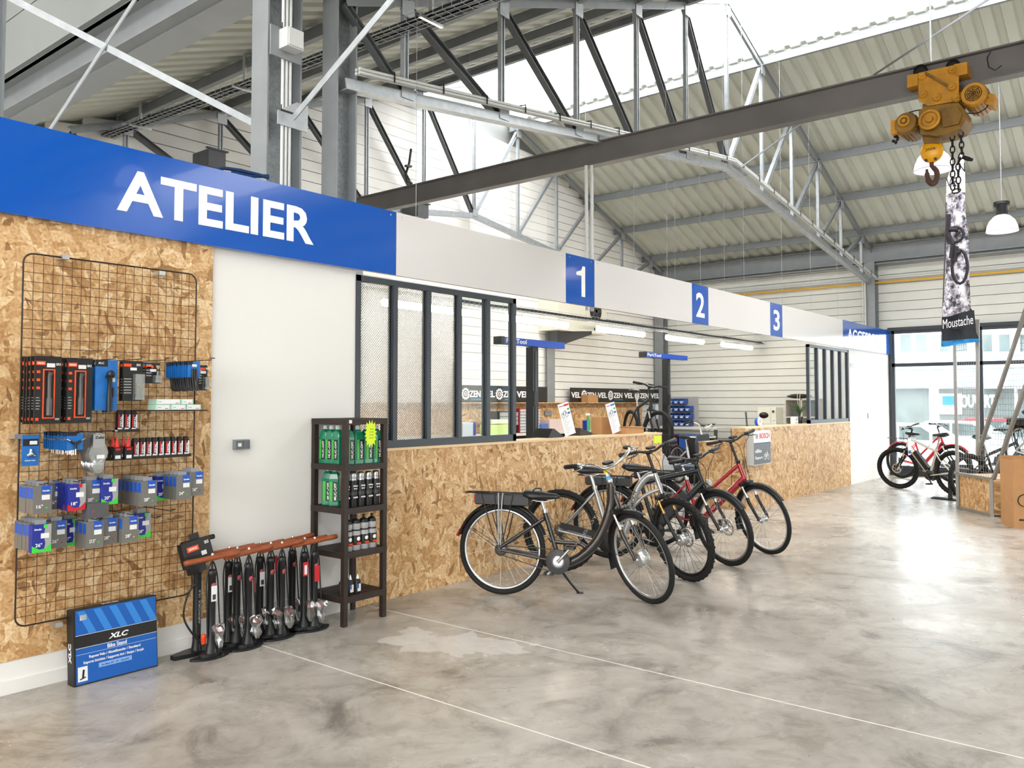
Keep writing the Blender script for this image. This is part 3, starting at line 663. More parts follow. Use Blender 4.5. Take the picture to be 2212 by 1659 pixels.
    G(r_, 'rear_stays', sty.get('staymat', fr))
    # --- seat
    sp = MB(); up = (seat_top-BB).normalized(); stp = seat_top+up*sty.get('post', .1)
    sp.tube([seat_top-up*.02, stp], .0135, 10); sp.lathe([(.022, 0), (.022, .025)], 12, 0, seat_top-up*.02); G(sp, 'seat_post', sty.get('postmat', ALU))
    sd = MB(); vs = []; secs = [(-.145, .045, .012), (-.13, .08, .04), (-.07, .09, .052), (0, .07, .046), (.05, .04, .034), (.11, .026, .028), (.14, .014, .014)]; N = 12
    for (x, wd, ht) in secs:
        for j in range(N):
            a = 2*math.pi*j/N; vs.append(stp+V((x, wd*math.cos(a), .035+ht*(math.sin(a) if math.sin(a) > 0 else .55*math.sin(a))+(.015 if x < -.1 else 0))))
    sd.add(vs, [(i*N+j, i*N+(j+1) % N, (i+1)*N+(j+1) % N, (i+1)*N+j) for i in range(len(secs)-1) for j in range(N)]+[tuple(range(N)), tuple(reversed(range((len(secs)-1)*N, len(secs)*N)))], 0, True)
    so = G(sd, 'saddle', BLACK)
    rl = MB()
    for s in (-1, 1): rl.tube([stp+V((-.1, s*.03, .02)), stp+V((-.04, s*.02, 0)), stp+V((.04, s*.02, 0)), stp+V((.1, s*.008, .02))], .0035, 5)
    rl.build('saddle_rails', CHROME, so, True)
    # --- fork (steered)
    fk = MB(S); mt = sty.get('forkmat', BLACK); cr = hd(h0-.035)
    fk.box(cr, (.05, .15, .03), 0)
    fk.tube([cr, hd(h0)], .02, 10)
    susp = sty.get('susp', True)
    for s in (-1, 1):
        top = cr+V((0, s*.062, 0)); mid = hd(.25)+V((.01, s*.062, 0)); bot = axle+V((0, s*.062, 0))
        fk.tube([top+ax*.01, top-ax*.02], .018, 10)
        fk.tube([mid+ax*.0, mid-ax*.05, bot+V((-.008, 0, .03)), bot], [.0185, .017, .014, .012], 10)
    fo = G(fk, 'fork', mt)
    if susp:
        for s in (-1, 1):
            MB(S).tube([cr+V((0, s*.062, -.01)), hd(.245)+V((.01, s*.062, 0))], .0135, 10).build('stanchion', sty.get('stan', CHROME), fo, True)
    if sty.get('disc'):
        MB(S).box(axle+V((-.085, .05, .03)), (.03, .03, .05)).build('brake_caliper', BLACK, fo, True)
    # --- stem and bars (steered)
    sm = MB(S); tp = hd(sty.get('stemh', .74)); smt = sty.get('stemmat', BLACK)
    cl = tp+V((.05, 0, .02)); sm.tube([hd(h1), tp], .0135, 10); sm.tube([tp-V((.005, 0, 0)), cl], .017, 10); sm.lathe([(.0, -.001), (.022, 0), (.022, .03), (0, .031)], 12, 0, hd(h1-.005), None); G(sm, 'stem', smt)
    hb = MB(S); bt = sty.get('bars', 'flat'); hw = .31
    if bt == 'swept': half = [(0, 0, 0), (.012, .07, .012), (.03, .14, .05), (.0, .22, .075), (-.08, .275, .07), (-.14, .29, .06)]
    else: half = [(0, 0, 0), (0, .06, .005), (.0, .12, .025), (-.01, .2, .032), (-.03, hw, .034)]
    lp = [cl+V((x, y, z)) for x, y, z in half]; rp = [cl+V((x, -y, z)) for x, y, z in half]
    pts = spline(list(reversed(rp))+lp[1:], 4); hb.tube(pts, .0115, 10); ho = G(hb, 'handlebar', sty.get('barmat', BLACK))
    for q in (lp, rp):
        d = (q[-1]-q[-2]).normalized(); sgn = 1 if q is lp else -1; e = q[-1]
        MB(S).tube([e-d*.12, e-d*.11, e-d*.02, e+d*.005, e+d*.012], [.014, .017, .018, .018, .012], 10).build('grip', BLACK, ho, True)
        b = e-d*.14; fw = V((.06, 0, -.02))
        MB(S).tube([b, b+V((.03, 0, -.012)), b+V((.045, 0, -.02))+d*.03, b+V((.05, 0, -.03))+d*.11], [.009, .008, .005, .0045], 6).box(b, (.03, .022, .026)).build('brake_lever', sty.get('lever', BLACK), ho, True)
        m = MB(S); a = b+V((.02, 0, -.01)); m.tube(spline([a, a+V((.09, -sgn*.05, .02)), cl+V((.11, sgn*.02, -.08)), hd(h0+.04)+V((.06, sgn*.02, 0)), cr+V((.03, sgn*.03, -.02))], 5), .0028, 5); m.build('brake_cable', BLACK, ho, True)
    MB(S).box(cl+V((-.0, 0, .035)), (.05, .07, .018)).build('display', BLACK, ho, True)
    # --- drive
    d = MB(); RX90 = M.Rotation(R(90), 3, 'X')
    if sty.get('motor'):
        d.lathe([(.02, -.05), (.075, -.04), (.085, -.02), (.085, .03), (.07, .045), (.02, .05)], 18, 0, BB, RX90); d.tube([BB+V((-.05, 0, .03)), BB+V((-.1, 0, .0))], .05, 10); G(d, 'motor', BLACK)
        d = MB()
    d.lathe([(.01, .05), (.09, .052), (.095, .056), (.09, .06), (.01, .062)], 24, 0, BB, RX90); co = G(d, 'chainring', BLACK if not sty.get('ring') else sty['ring'])
    if sty.get('ringcap'): MB().lathe([(.0001, .066), (.035, .066), (.05, .062), (.05, .06)], 20, 0, BB, RX90).build('crank_cover', ALU, co, True)
    ca = R(sty.get('crank', 52))
    for s, nm in ((-1, 1), (1, -1)):
        v = V((math.cos(ca), 0, math.sin(ca)))*(.165 if s < 0 else -.165); o_ = V((0, s*.08, 0))
        k = MB().tube([BB+o_*.8, BB+o_*.95+v*.4, BB+o_+v], [.015, .012, .011], 8); ko = G(k, 'crank', sty.get('crankmat', BLACK))
        pm = MB(); pc = BB+o_+v+V((0, s*.055, 0)); pm.tube([BB+o_+v, pc+V((0, s*.04, 0))], .006, 6)
        pm.box(pc+V((.03, 0, 0)), (.012, .085, .022)).box(pc-V((.03, 0, 0)), (.012, .085, .022)).box(pc+V((0, s*.04, 0)), (.07, .008, .02)).box(pc-V((0, s*.04, 0)), (.07, .008, .02)); pm.build('pedal', BLACK, ko, True)
    ch = MB(); ch.tube([BB+V((0, -.055, .09)), ra+V((0, -.055, .035))], .004, 5).tube([BB+V((0, -.055, -.09)), ra+V((0.02, -.055, -.04))], .004, 5); G(ch, 'chain', mat('chain_steel', '#4a4642', .5, .7))
    cs = MB().lathe([(.01, .03), (.05, .034), (.05, .036), (.035, .046), (.012, .05)], 20, 0, ra, RX90); G(cs, 'cassette', mat('cassette_steel', '#6c6a66', .4, .8))
    if sty.get('derail'): G(MB().bar(ra+V((.0, -.06, -.03)), ra+V((.06, -.06, -.1)), .012, .02).lathe([(.02, -.01), (.02, .01)], 10, 0, ra+V((.06, -.06, -.1)), RX90).lathe([(.02, -.01), (.02, .01)], 10, 0, ra+V((.07, -.06, -.17)), RX90).bar(ra+V((.06, -.065, -.1)), ra+V((.07, -.065, -.17)), .004, .02), 'derailleur', BLACK)
    # --- fenders
    fm = sty.get('fmat', BLACK)
    if sty.get('fend'):
        m = fender(Rw+.018, 20, 165, .055, 24, at=(0, 0, Rw)); fo2 = G(m, 'rear_fender', fm)
        for s in (-1, 1):
            m = MB().tube([(0, s*.055, Rw), (-(Rw+.01)*math.cos(R(30)), s*.028, Rw+(Rw+.01)*math.sin(R(30)))], .002, 4); m.build('fender_strut', BLACK, fo2, True)
        MB().bar((-(Rw+.02)*math.cos(R(22)), 0, Rw+(Rw+.02)*math.sin(R(22))), (-(Rw+.03)*math.cos(R(13)), 0, Rw+(Rw+.03)*math.sin(R(13))), .03, .02).build('rear_reflector', LAMPR, fo2, True)
        m = MB(S); fender(Rw+.016, 40 if st != 'lowstep' else 75, 195, .055, 22, mb=m, at=(axle.x, 0, Rw)); ff = G(m, 'front_fender', fm)
        q = V((axle.x-(Rw+.018)*math.cos(R(-14)), 0, Rw-(Rw+.018)*math.sin(R(14))))
        MB(S).prism([(-.035, .05), (.035, .05), (.045, -.08), (-.045, -.08)], .003, 0, M.Translation(q) @ M.Rotation(R(-12), 4, 'Y') @ M.Rotation(R(90), 4, 'Z') @ M.Rotation(R(90), 4, 'X')).build('mud_flap', BLACK, ff, True)
        for s in (-1, 1): MB(S).tube([axle+V((0, s*.06, 0)), axle+V((-(Rw+.01)*math.cos(R(5)), s*.028, -(Rw)*math.sin(R(5))))], .002, 4).build('fender_strut', BLACK, ff, True)
    if sty.get('lamp'): G(MB(S).lathe([(.012, -.03), (.026, -.015), (.028, .012), (.025, .018)], 14, 0, cr+V((.06, 0, .075)), M.Rotation(R(90), 3, 'Y')).bar(cr+V((.02, 0, .02)), cr+V((.05, 0, .07)), .012, .006), 'headlamp', CHROME)
    # --- rack
    if sty.get('rack'):
        rz = Rw*2+.085; m = MB()
        for s in (-1, 1):
            m.tube([(.30, s*.03, rz), (.24, s*.06, rz), (-.27, s*.06, rz), (-.30, s*.03, rz)], .005, 6)
            for xx in (-.16, -.05, .10):
                m.tube([(xx, s*.06, rz-.005), (xx*.35+.0, s*.07, Rw+.12), (0, s*.068, Rw+.02)], .0045, 6)
        for xx in (-.25, -.1, .05, .2): m.tube([(xx, -.06, rz), (xx, .06, rz)], .004, 5)
        m.tube([(-.30, -.03, rz), (-.30, .03, rz)], .005, 6).tube(spline([(.2, .03, rz), (.27, .03, rz+.005), (.31, .0, rz+.04), (.27, -.03, rz+.045), (.22, -.03, rz)], 4), .005, 6); ro = G(m, 'rear_rack', BLACK)
        if sty.get('batt'):
            m = MB(); poly = [(-.035, -.06), (.035, -.06), (.042, -.045), (.042, .045), (.035, .06), (-.035, .06), (-.042, .045), (-.042, -.045)]
            m.prism(poly, .43, 0, M.Translation((-.21, 0, rz-.05)) @ M.Rotation(R(90), 4, 'Y')); m.box((-.2, 0, rz-.05), (.03, .1, .07)); bo = G(m, 'battery', BLACK)
            MB().box((-.22, 0, rz-.05), (.01, .09, .06)).build('tail_lamp', LAMPR, bo, True)
        if sty.get('straps'):
            for s in (-1, 1): MB().tube([(.0+.018*s, -.065, rz+.005), (.012*s, -.075, rz-.1), (.01*s, -.078, Rw+.1), (.008*s, -.072, Rw+.04)], .006, 6).build('bungee_strap', mat('bungee_grey', '#9a9c9d', .5), ro, True)
    if sty.get('dbatt'):
        a = hd(h0+.03); b = BB; u = (b-a); m = MB(); up2 = V((0, 1, 0)).cross(u.normalized())
        p0 = a+u*.28; p1 = a+u*.86; o_ = up2*(-.045 if up2.z < 0 else .045); m.bar(p0+o_, p1+o_, .07, .075, 0, o_.normalized()); G(m, 'battery', BLACK)
    if sty.get('guard'): G(MB().bar(BB+V((.07, -.06, .03)), ra+V((.02, -.06, .05)), .02, .05), 'chain_guard', BLACK)
    if sty.get('stand'):
        x = .36 if st != 'lowstep' else .42; G(MB().tube([(x, .04, .26), (x+.1, .13, .1), (x+.16, .19, .012)], [.011, .009, .009], 8).box((x+.165, .195, .012), (.05, .03, .02)) if sty['stand'] > 0 else
          MB().tube([(x, -.04, .24), (x+.07, -.12, .1), (x+.1, -.17, .02)], [.011, .009, .009], 8).box((x+.105, -.18, .012), (.05, .03, .022)), 'kickstand', BLACK)
    if sty.get('text'):
        s, t0, t1, col = sty['text']; a = V(t0); b = V(t1); d_ = b-a; ang = math.atan2(d_.z, d_.x); m = MB()
        text(m, s, M.Translation((a.x, -.04, a.z)) @ M.Rotation(-ang, 4, 'Y') @ M.Rotation(R(90), 4, 'X'), d_.length, sty.get('th', .022), 0, .01, .002); G(m, 'frame_lettering', col)
    if sty.get('film'):
        for p_, mt_, nm_ in ((hd(h1+.035), CYAN, 'protective_film'), (hd(h1+.085), YEL, 'warning_sticker')): MB(S).lathe([(.0165, -.018), (.0165, .018)], 12, 0, p_).build(nm_, mt_, root, True)
    return root
S1 = dict(style='lowstep', frame=DARKB, fend=True, rack=True, batt=True, straps=True, stand=1, bars='swept', barmat=ALU, stemmat=ALU, stemh=.71, crankmat=ALU, ring=mat('chain_case_grey', '#3b3b3d', .5), ringcap=True, film=True, fhub=(ALU, .062, .95), rhub=(BLACK, .04, .8), lamp=False, tyre=RUB, wt=.021, text=('PEUGEOT', (.60, 0, .40), (.76, 0, .64), BTXT), crank=48, seat=.40, post=.07, lever=ALU, forkmat=DARKB)
S2 = dict(style='arch', frame=SILV, stay=.009, motor=True, knob=True, wt=.026, disc=True, stan=GOLD, bars='flat', stemh=.77, rim=mat('rim_black', '#222224', .35, .5), spk=SPB, text=('NEOMOUV', (.655, 0, .50), (.70, 0, .74), BLACK), th=.03, crank=20, seat=.50, post=.1, derail=True, R=.36, guard=True, fhub=(ALU, .05, .9))
S3 = dict(style='diamond', frame=GRAPH, fend=True, rack=True, batt=True, motor=True, lamp=True, disc=True, stan=CHROME, stemh=.67, rim=mat('rim_grey', '#8f8f90', .3, .8), seat=.5, post=.07, crank=10, derail=True, wt=.024, dbatt=True)
S4 = dict(style='parallel', frame=BRED, fend=True, rack=True, batt=True, motor=True, stan=CHROME, stemh=.82, rim=mat('rim_pale', '#c9cdd4', .3, .8), seat=.46, post=.14, crank=-30, wt=.021, text=('GITANE', (.60, 0, .41), (.72, 0, .56), mat('bike_text_pale', '#d8c9c9', .4)), stand=1)
def gp(px, py): p = PZ(px, py, 0); return (p.x, p.y)
bike('city_bicycle', 'dark brown low-step electric city bicycle with rack battery and silver swept handlebar, nearest the camera', gp(1083, 1284), gp(1405, 1305), -46, S1, lean=-2)
bike('hybrid_bicycle', 'silver arched-frame bicycle with knobby tyres and gold fork legs, second in the row', gp(1210, 1233), gp(1503, 1258), -38, S2, lean=-2)
bike('touring_bicycle', 'dark graphite diamond-frame electric bicycle with round headlamp, third in the row', gp(1313, 1205), gp(1588, 1224), -40, S3, lean=-2)
bike('step_through_bicycle', 'red step-through electric bicycle with parallel frame tubes, last in the row by the counter', gp(1415, 1180), gp(1678, 1199), -40, S4, lean=-2)
# bicycles by the shop window
S5 = dict(style='diamond', frame=CREAM, knob=True, wt=.032, R=.36, motor=True, dbatt=True, disc=True, stan=CHROME, seat=.46, post=.2, stemh=.74, rim=RUB, spk=SPB)
S6 = dict(style='parallel', frame=VRED, fend=True, rack=True, fmat=VRED, wt=.022, motor=True, seat=.48, rim=RUB, spk=SPB)
S7 = dict(style='diamond', frame=GRAPH, knob=True, wt=.032, R=.36, motor=True, dbatt=True, seat=.46, post=.2, rim=RUB, spk=SPB, stan=CHROME)
S8 = dict(style='lowstep', frame=mat('bike_white', '#c9ccce', .3), fend=True, rack=True, batt=True, lamp=True, stand=1, bars='swept', fhub=(ALU, .06, .9), seat=.44, post=.12, rim=ALU)
bike('mountain_bicycle', 'cream electric mountain bicycle with black knobby tyres, nearest by the shop window', gp(2062, 1070), gp(1978, 1060), 20, S5, False)
bike('city_bicycle', 'red fendered electric bicycle behind the cream mountain bicycle', gp(1948, 1033), gp(2085, 1046), 8, S6, False)
bike('mountain_bicycle', 'black mountain bicycle with white rear stays between the cream bicycle and the mesh display', (14.1, 2.55), (14.9, 1.9), 14, S7, False)
t = thing('floor_stand', 'small black floor stand under the tyre of the black mountain bicycle', 'bike stand', (PZ(2050, 1080, 0)))
q = PZ(2050, 1080, 0)
for dx in (-.1, .02): MB().bar((q.x+dx, q.y-.2, .012), (q.x+dx+.12, q.y+.25, .012), .03, .024).build('foot_bar', BLACK, t)
MB().bar((q.x, q.y-.02, .03), (q.x, q.y-.02, .28), .06, .02).build('upright', BLACK, t)
for p, lb in (((1965, 965), 'white price card hanging on the red bicycle rack'), ((2011, 945), 'white price card on the handlebar behind the cream bicycle')):
    q = PZ(p[0], p[1], 0); q = PY(p[0], p[1], 3.6) if p[0] < 2000 else PY(p[0], p[1], 2.9)
    tt = thing('price_card', lb, 'price card', q); MB().bx(q.x-.09, q.x+.09, q.y, q.y+.004, q.z-.14, q.z+.14).build('card', LETW, tt); MB().bx(q.x-.08, q.x+.08, q.y-.001, q.y, q.z-.11, q.z-.06).build('blue_print', BLUE, tt)
# ---------------------------------------------------------------- wire grid and goods
WIRE = mat('rusty_brown_wire', '#5a3d28', .5, .5); WIRED = mat('dark_wire', '#3a322e', .45, .6); CARDB = mat('card_black', '#1b1a1b', .45)
ORA = mat('print_orange', '#e8501c', .45); SKY = mat('card_blue', '#1f6fc0', .35, noise=.25, nscale=18); GREYB = mat('box_grey', '#6d6b66', .5); NAVY = mat('box_navy', '#1f2d8c', .4)
GRN = mat('print_green', '#3fc840', .45); RED = mat('print_red', '#c01c28', .45); STK = mat('price_sticker', '#dfe0e2', .5); LGREY = mat('print_light_grey', '#9a9a9a', .5)
PACKB = mat('box_blue_band', '#1c53b8', .4); MINT = mat('box_mint', '#b5d8c8', .5); DGREY = mat('print_dark_grey', '#3c3d3f', .5)
GY = 4.655
gx0 = PY(45, 800, GY).x; gx1 = PY(421, 820, GY).x; gz1 = PY(421, 593, GY).z; gz0 = PY(28, 1357, GY).z
g = thing('wire_display_grid', 'brown wire display grid fixed on the OSB wall', 'display grid', ((gx0+gx1)/2, GY, gz0))
rc = .05; loop = []
for cx, cz, a0 in ((gx1-rc, gz1-rc, 0), (gx0+rc, gz1-rc, 90), (gx0+rc, gz0+rc, 180), (gx1-rc, gz0+rc, 270)):
    for k in range(5): a = R(a0+k*22.5); loop.append((cx+rc*math.cos(a), GY, cz+rc*math.sin(a)))
MB().tube(loop, .0045, 8, closed=True).build('rim', WIRED, g)
nx = 20; nz = round((gz1-gz0)/.0495)
for i in range(1, nx): x = gx0+(gx1-gx0)*i/nx; MB().tube([(x, GY-.004, gz0), (x, GY-.004, gz1)], .0017, 5, caps=False).build('wire', WIRE, g)
for i in range(1, nz): z = gz0+(gz1-gz0)*i/nz; MB().tube([(gx0, GY, z), (gx1, GY, z)], .0017, 5, caps=False).build('wire', WIRE, g)
for p in ((142, 555), (350, 590), (127, 1350), (40, 943)):
    q = PY(*p, GY-.01); MB().bx(q.x-.018, q.x+.018, GY-.014, WY-.004, q.z-.012, q.z+.012).build('wall_clip', ALU, g)
def hook(px, py, Yf, lab):
    q = PY(px, py, Yf); t = MB().tube([(q.x, GY-.006, q.z), (q.x, Yf-.03, q.z)]+[(q.x+.012*math.sin(a), Yf-.045+.012*math.cos(a), q.z+.01) for a in (0, 1.3, 2.6, 3.9, 5.2)], .0025, 5)
    solo(t, 'wire_hook', WIRED, lab, 'hook', 'display hooks on the wire grid')
def stack(px, py, w, h, n, sp, Yf, maker, labels, group, name, cat='package', jit=.004, d=.004):
    """n items hanging one behind another; px,py is the centre of the front one whose face is at Yf"""
    q = PY(px, py, Yf)
    for i in range(n):
        y = Yf+i*sp
        if y > GY-.012: break
        x = q.x+random.uniform(-jit, jit)*(i > 0); z = q.z+random.uniform(-jit, jit)*(i > 0)
        t = thing(name, labels[0] if i == 0 else '%s, %s on its hook' % (labels[1], ORD[i]), cat, (x, y, z-h/2), random.uniform(-.05, .05)*(i > 0), group)
        maker(t, i, w, h)
def fbx(t, nm, mt, x0, x1, y0, y1, z0, z1): return MB().bx(x0, x1, y0, y1, z0, z1).build(nm, mt, t, True)
def lfront(t, nm, mt, s, x, z, w, h, y=-.0008, bold=.01):
    m = MB(); text(m, s, face(x, y, z), w, h, 0, bold, .0006); return m.build(nm, mt, t, True)
def mk_pump_card(t, i, w, h):
    fbx(t, 'card', CARDB, -w/2, w/2, 0, .012, 0, h)
    m = MB(); z0, z1 = .03, h-.07; xa, xb = -.02, .025
    m.bx(xa-.006, xa, -.003, 0, z0, z1).bx(xb, xb+.006, -.003, 0, z0, z1).bx(xa-.006, xb+.006, -.003, 0, z0-.006, z0).bx(xa-.006, xb+.006, -.003, 0, z1, z1+.006); m.build('orange_outline', ORA, t, True)
    MB().tube([(.003, -.008, z0+.01), (.003, -.008, z0+.09), (.003, -.006, z0+.1), (.003, -.006, z1-.03), (.008, -.012, z1-.01)], [.014, .014, .009, .009, .013], 10).build('mini_pump', mat('pump_grey', '#4b4c4d', .4), t, True)
    fbx(t, 'orange_logo', ORA, -w/2+.005, -w/2+.048, -.001, 0, h-.045, h-.025); lfront(t, 'logo_lettering', LETW, 'AIRWORX', -w/2+.009, h-.040, .034, .008, -.0025)
    fbx(t, 'price_sticker', STK, -.008, .03, -.0012, 0, h-.055, h-.035); lfront(t, 'brand_lettering', LETW, 'SKS', .035, h-.045, .022, .012, -.0015)
    for k in range(3): fbx(t, 'orange_icon', ORA, -w/2+.008, -w/2+.024, -.001, 0, h-.085-k*.04, h-.072-k*.04)
    m = MB()
    for k in range(5): m.bx(-w/2+.006, -w/2+.022+.004*(k % 2), -.001, 0, .07+k*.014, .074+k*.014)
    m.build('small_print', LGREY, t, True)['kind'] = 'stuff'; fbx(t, 'orange_icon', ORA, -w/2+.006, -w/2+.02, -.001, 0, .014, .028); fbx(t, 'white_mark', LGREY, .035, .055, -.001, 0, .016, .026)
stack(104, 842, .125, .335, 5, .042, 4.40, mk_pump_card, ('black and orange mini pump card, front of the leftmost pump hook', 'orange mini pump card of the left stack', ''), 'mini pump cards on the left hook', 'pump_package')
stack(172, 843, .125, .33, 4, .042, 4.40, mk_pump_card, ('black and orange mini pump card, front of the second pump hook', 'orange mini pump card of the right stack', ''), 'mini pump cards on the second hook', 'pump_package')
hook(102, 775, 4.37, 'wire hook carrying the leftmost pump cards'); hook(172, 776, 4.37, 'wire hook carrying the second set of pump cards')
def mk_blue_card(t, i, w, h):
    fbx(t, 'card', SKY, -w/2, w/2, 0, .006, 0, h); fbx(t, 'black_header', CARDB, -w/2, .005, -.001, 0, h-.035, h)
    lfront(t, 'brand_lettering', LETW, 'XLC', -w/2+.012, h-.022, .03, .010, -.0018)
    MB().tube([(.01, -.014, -.01), (.01, -.014, .06), (.01, -.014, .1), (.012, -.014, h-.1), (.0, -.014, h-.08)], [.014, .015, .012, .012, .017], 10).ball((.014, -.016, h-.075), .021).tube([(.028, -.014, .07), (.028, -.014, .12)], .006, 6).build('mini_pump', BLACK, t, True)
    fbx(t, 'price_sticker', STK, .02, .045, -.0012, 0, h-.115, h-.095)
stack(230, 832, .115, .265, 2, .05, 4.40, mk_blue_card, ('blue mini pump card with black pump, in front', 'blue mini pump card', 'front blue pump card'), 'blue pump cards', 'pump_package')
hook(240, 776, 4.37, 'wire hook carrying the blue pump cards')
def mk_light_card(t, i, w, h):
    fbx(t, 'card', CARDB, -w/2, w/2, 0, .005, 0, h); fbx(t, 'orange_logo', ORA, -w/2+.003, -w/2+.045, -.001, 0, h-.03, h-.015)
    fbx(t, 'price_sticker', STK, -.015, .02, -.0012, 0, h-.05, h-.035); lfront(t, 'brand_lettering', LETW, 'SKS', .018, h-.026, .022, .012, -.0015)
    MB().bx(-.0, w/2-.002, -.03, -.001, .005, h-.07).build('blister', BAG, t, True); MB().tube([(.025, -.012, .02), (.025, -.012, .07)], .011, 10).build('cartridge', mat('cartridge_grey', '#5c6163', .3, .6), t, True)
    MB().lathe([(.004, 0), (.009, .006), (.004, .02)], 8, 0, (.025, -.012, .075)).build('brass_valve', GOLD, t, True)
    m = MB(); [m.bx(-w/2+.005, -.008, -.001, 0, .04+k*.015, .046+k*.015) for k in range(6)]; m.build('small_print', LGREY, t, True)['kind'] = 'stuff'
stack(287, 823, .108, .215, 2, .04, 4.42, mk_light_card, ('black blister card with brass valve right of the blue cards', 'black blister card', 'brass valve blister card'), 'black blister cards', 'blister_card')
stack(330, 806, .085, .115, 2, .04, 4.46, mk_light_card, ('small black blister card left of the blue lever cards', 'small black blister card', 'small blister card'), 'small black blister cards', 'blister_card')
stack(438, 816, .06, .15, 1, .04, 4.52, mk_light_card, ('narrow black card hanging right of the blue lever cards', '', ''), 'narrow black card', 'blister_card')
hook(300, 776, 4.37, 'wire hook carrying the black blister cards'); hook(352, 778, 4.42, 'wire hook carrying the small black blister cards')
def mk_lever(t, i, w, h):
    fbx(t, 'card', SKY, -w/2, w/2, 0, .003, h*.45, h); fbx(t, 'black_header', CARDB, -w/2, -w/2+w*.4, -.0008, 0, h-.02, h)
    if i == 0: fbx(t, 'price_sticker', STK, -.012, .016, -.001, 0, h-.03, h-.016)
    for s in (-.012, .0, .012): MB().tube([(s, -.004, h*.75), (s, -.006, h*.4), (s+.004, -.01, .012), (s+.012, -.02, .0)], .005, 6).build('tyre_lever', BLACK, t, True)
stack(419, 812, .075, .165, 13, .0195, 4.38, mk_lever, ('blue tyre lever card with sticker, front of the long bundle', 'blue tyre lever card', 'front lever card'), 'blue tyre lever cards', 'lever_card')
hook(450, 778, 4.22, 'long wire hook sticking out beyond the lever cards')
# wire shelf with mint boxes
q0 = PY(300, 887, 4.45); q1 = PY(448, 887, 4.40)
sh = thing('wire_shelf', 'small wire shelf on the grid holding mint green boxes', 'shelf', ((q0.x+q1.x)/2, 4.5, q0.z))
for k in range(6): y = 4.4+k*.05; MB().tube([(q0.x+.01, y, q0.z), (q1.x, y, q0.z)], .0022, 5).build('wire', WIRED, sh)
for k in range(5): x = q0.x+.01+(q1.x-q0.x-.01)*k/4; MB().tube([(x, 4.4, q0.z-.003), (x, GY, q0.z-.003)], .0022, 5).build('wire', WIRED, sh)
for k, (a, b, py0, py1, lb) in enumerate(((336, 368, 886, 873, 'left mint box of the lower row'), (369, 402, 886, 873, 'middle mint box of the lower row'), (403, 434, 886, 873, 'right mint box of the lower row'), (337, 390, 872.5, 858.5, 'wide mint box lying on top of the lower row'), (391, 417, 872.5, 858.5, 'small mint box lying on top at the right'))):
    A = PY(a, 880, 4.43); B = PY(b, 880, 4.43); z0 = q0.z+.003+(.031 if k > 2 else 0)
    t = thing('mint_box', lb, 'box', ((A.x+B.x)/2, 4.47, z0), 0, 'mint boxes on the wire shelf'); w_ = (B.x-A.x)/2-.001
    fbx(t, 'carton', MINT, -w_, w_, -.04, .05, 0, .0295); fbx(t, 'label_strip', STK, -w_+.01, w_-.008, -.0408, -.04, .004, .026); fbx(t, 'red_print', RED, w_-.03, w_-.012, -.0415, -.0408, .006, .009)
    fbx(t, 'small_print', LGREY, -w_+.014, -w_+.03, -.0415, -.0408, .012, .016)
# repair tubes, glue bottles
def mk_tube(t, w=.03, h=.105):
    fbx(t, 'carton', CARDB, -w/2, w/2, -.0, .03, .008, h); fbx(t, 'white_base', STK, -w/2, w/2, -.001, .03, 0, .02); fbx(t, 'white_side', STK, w/2-.006, w/2+.0005, -.001, .028, .008, h-.012)
    m = MB().add([(-w/2+.002, -.0012, .02), (-w/2+.008, -.0012, .02), (-w/2+.012, -.0012, h-.012), (-w/2+.003, -.0012, h-.012)], [(0, 1, 2, 3)]); m.build('red_stripe', RED, t, True)
    m = MB(); text(m, 'ZEFAL', M.Translation((w/2-.008, -.0016, .024)) @ M.Rotation(R(-90), 4, 'Y') @ M.Rotation(R(90), 4, 'X'), h-.045, .010, 0, .01, .0005); m.build('brand_lettering', LETW, t, True)
    fbx(t, 'black_cap', BLACK, -w/2+.003, w/2-.003, .004, .026, h, h+.012)
def tray(x0, x1, y, z, lb):
    t = thing('wire_tray', lb, 'tray', ((x0+x1)/2, y, z))
    MB().bx(x0, x1, y-.01, y+.05, z-.004, z).build('base', WIRED, t); MB().bx(x0, x1, y-.012, y-.01, z, z+.012).build('lip', WIRED, t); MB().bx(x0, x1, y+.05, y+.12, z+.0, z+.004).build('bracket', WIRED, t)
A = PY(260, 932, 4.5)
tray(A.x-.02, PY(299, 930, 4.5).x, 4.5, A.z, 'short black tray holding three red and black cartons')
for i, p in enumerate((260, 275, 290)): t = thing('repair_carton', ['left', 'middle', 'right'][i]+' of three red black white cartons on the short upper tray', 'carton', PY(p, 932, 4.5), 0, 'cartons on the short tray'); mk_tube(t)
A = PY(232, 996, 4.48); B = PY(411, 982, 4.48); zt2 = PY(300, 990, 4.48).z
tray(A.x, B.x, 4.48, zt2, 'long black tray holding glue bottles and a row of cartons')
for i in range(9):
    p = 294+i*13.6; q = PY(p, 988, 4.48); t = thing('repair_carton', ORD[i].replace('front', 'first')+' red black white carton from the left in the long row', 'carton', (q.x, 4.48, zt2), random.uniform(-.12, .12), 'cartons in the long row'); mk_tube(t, .028, .1)
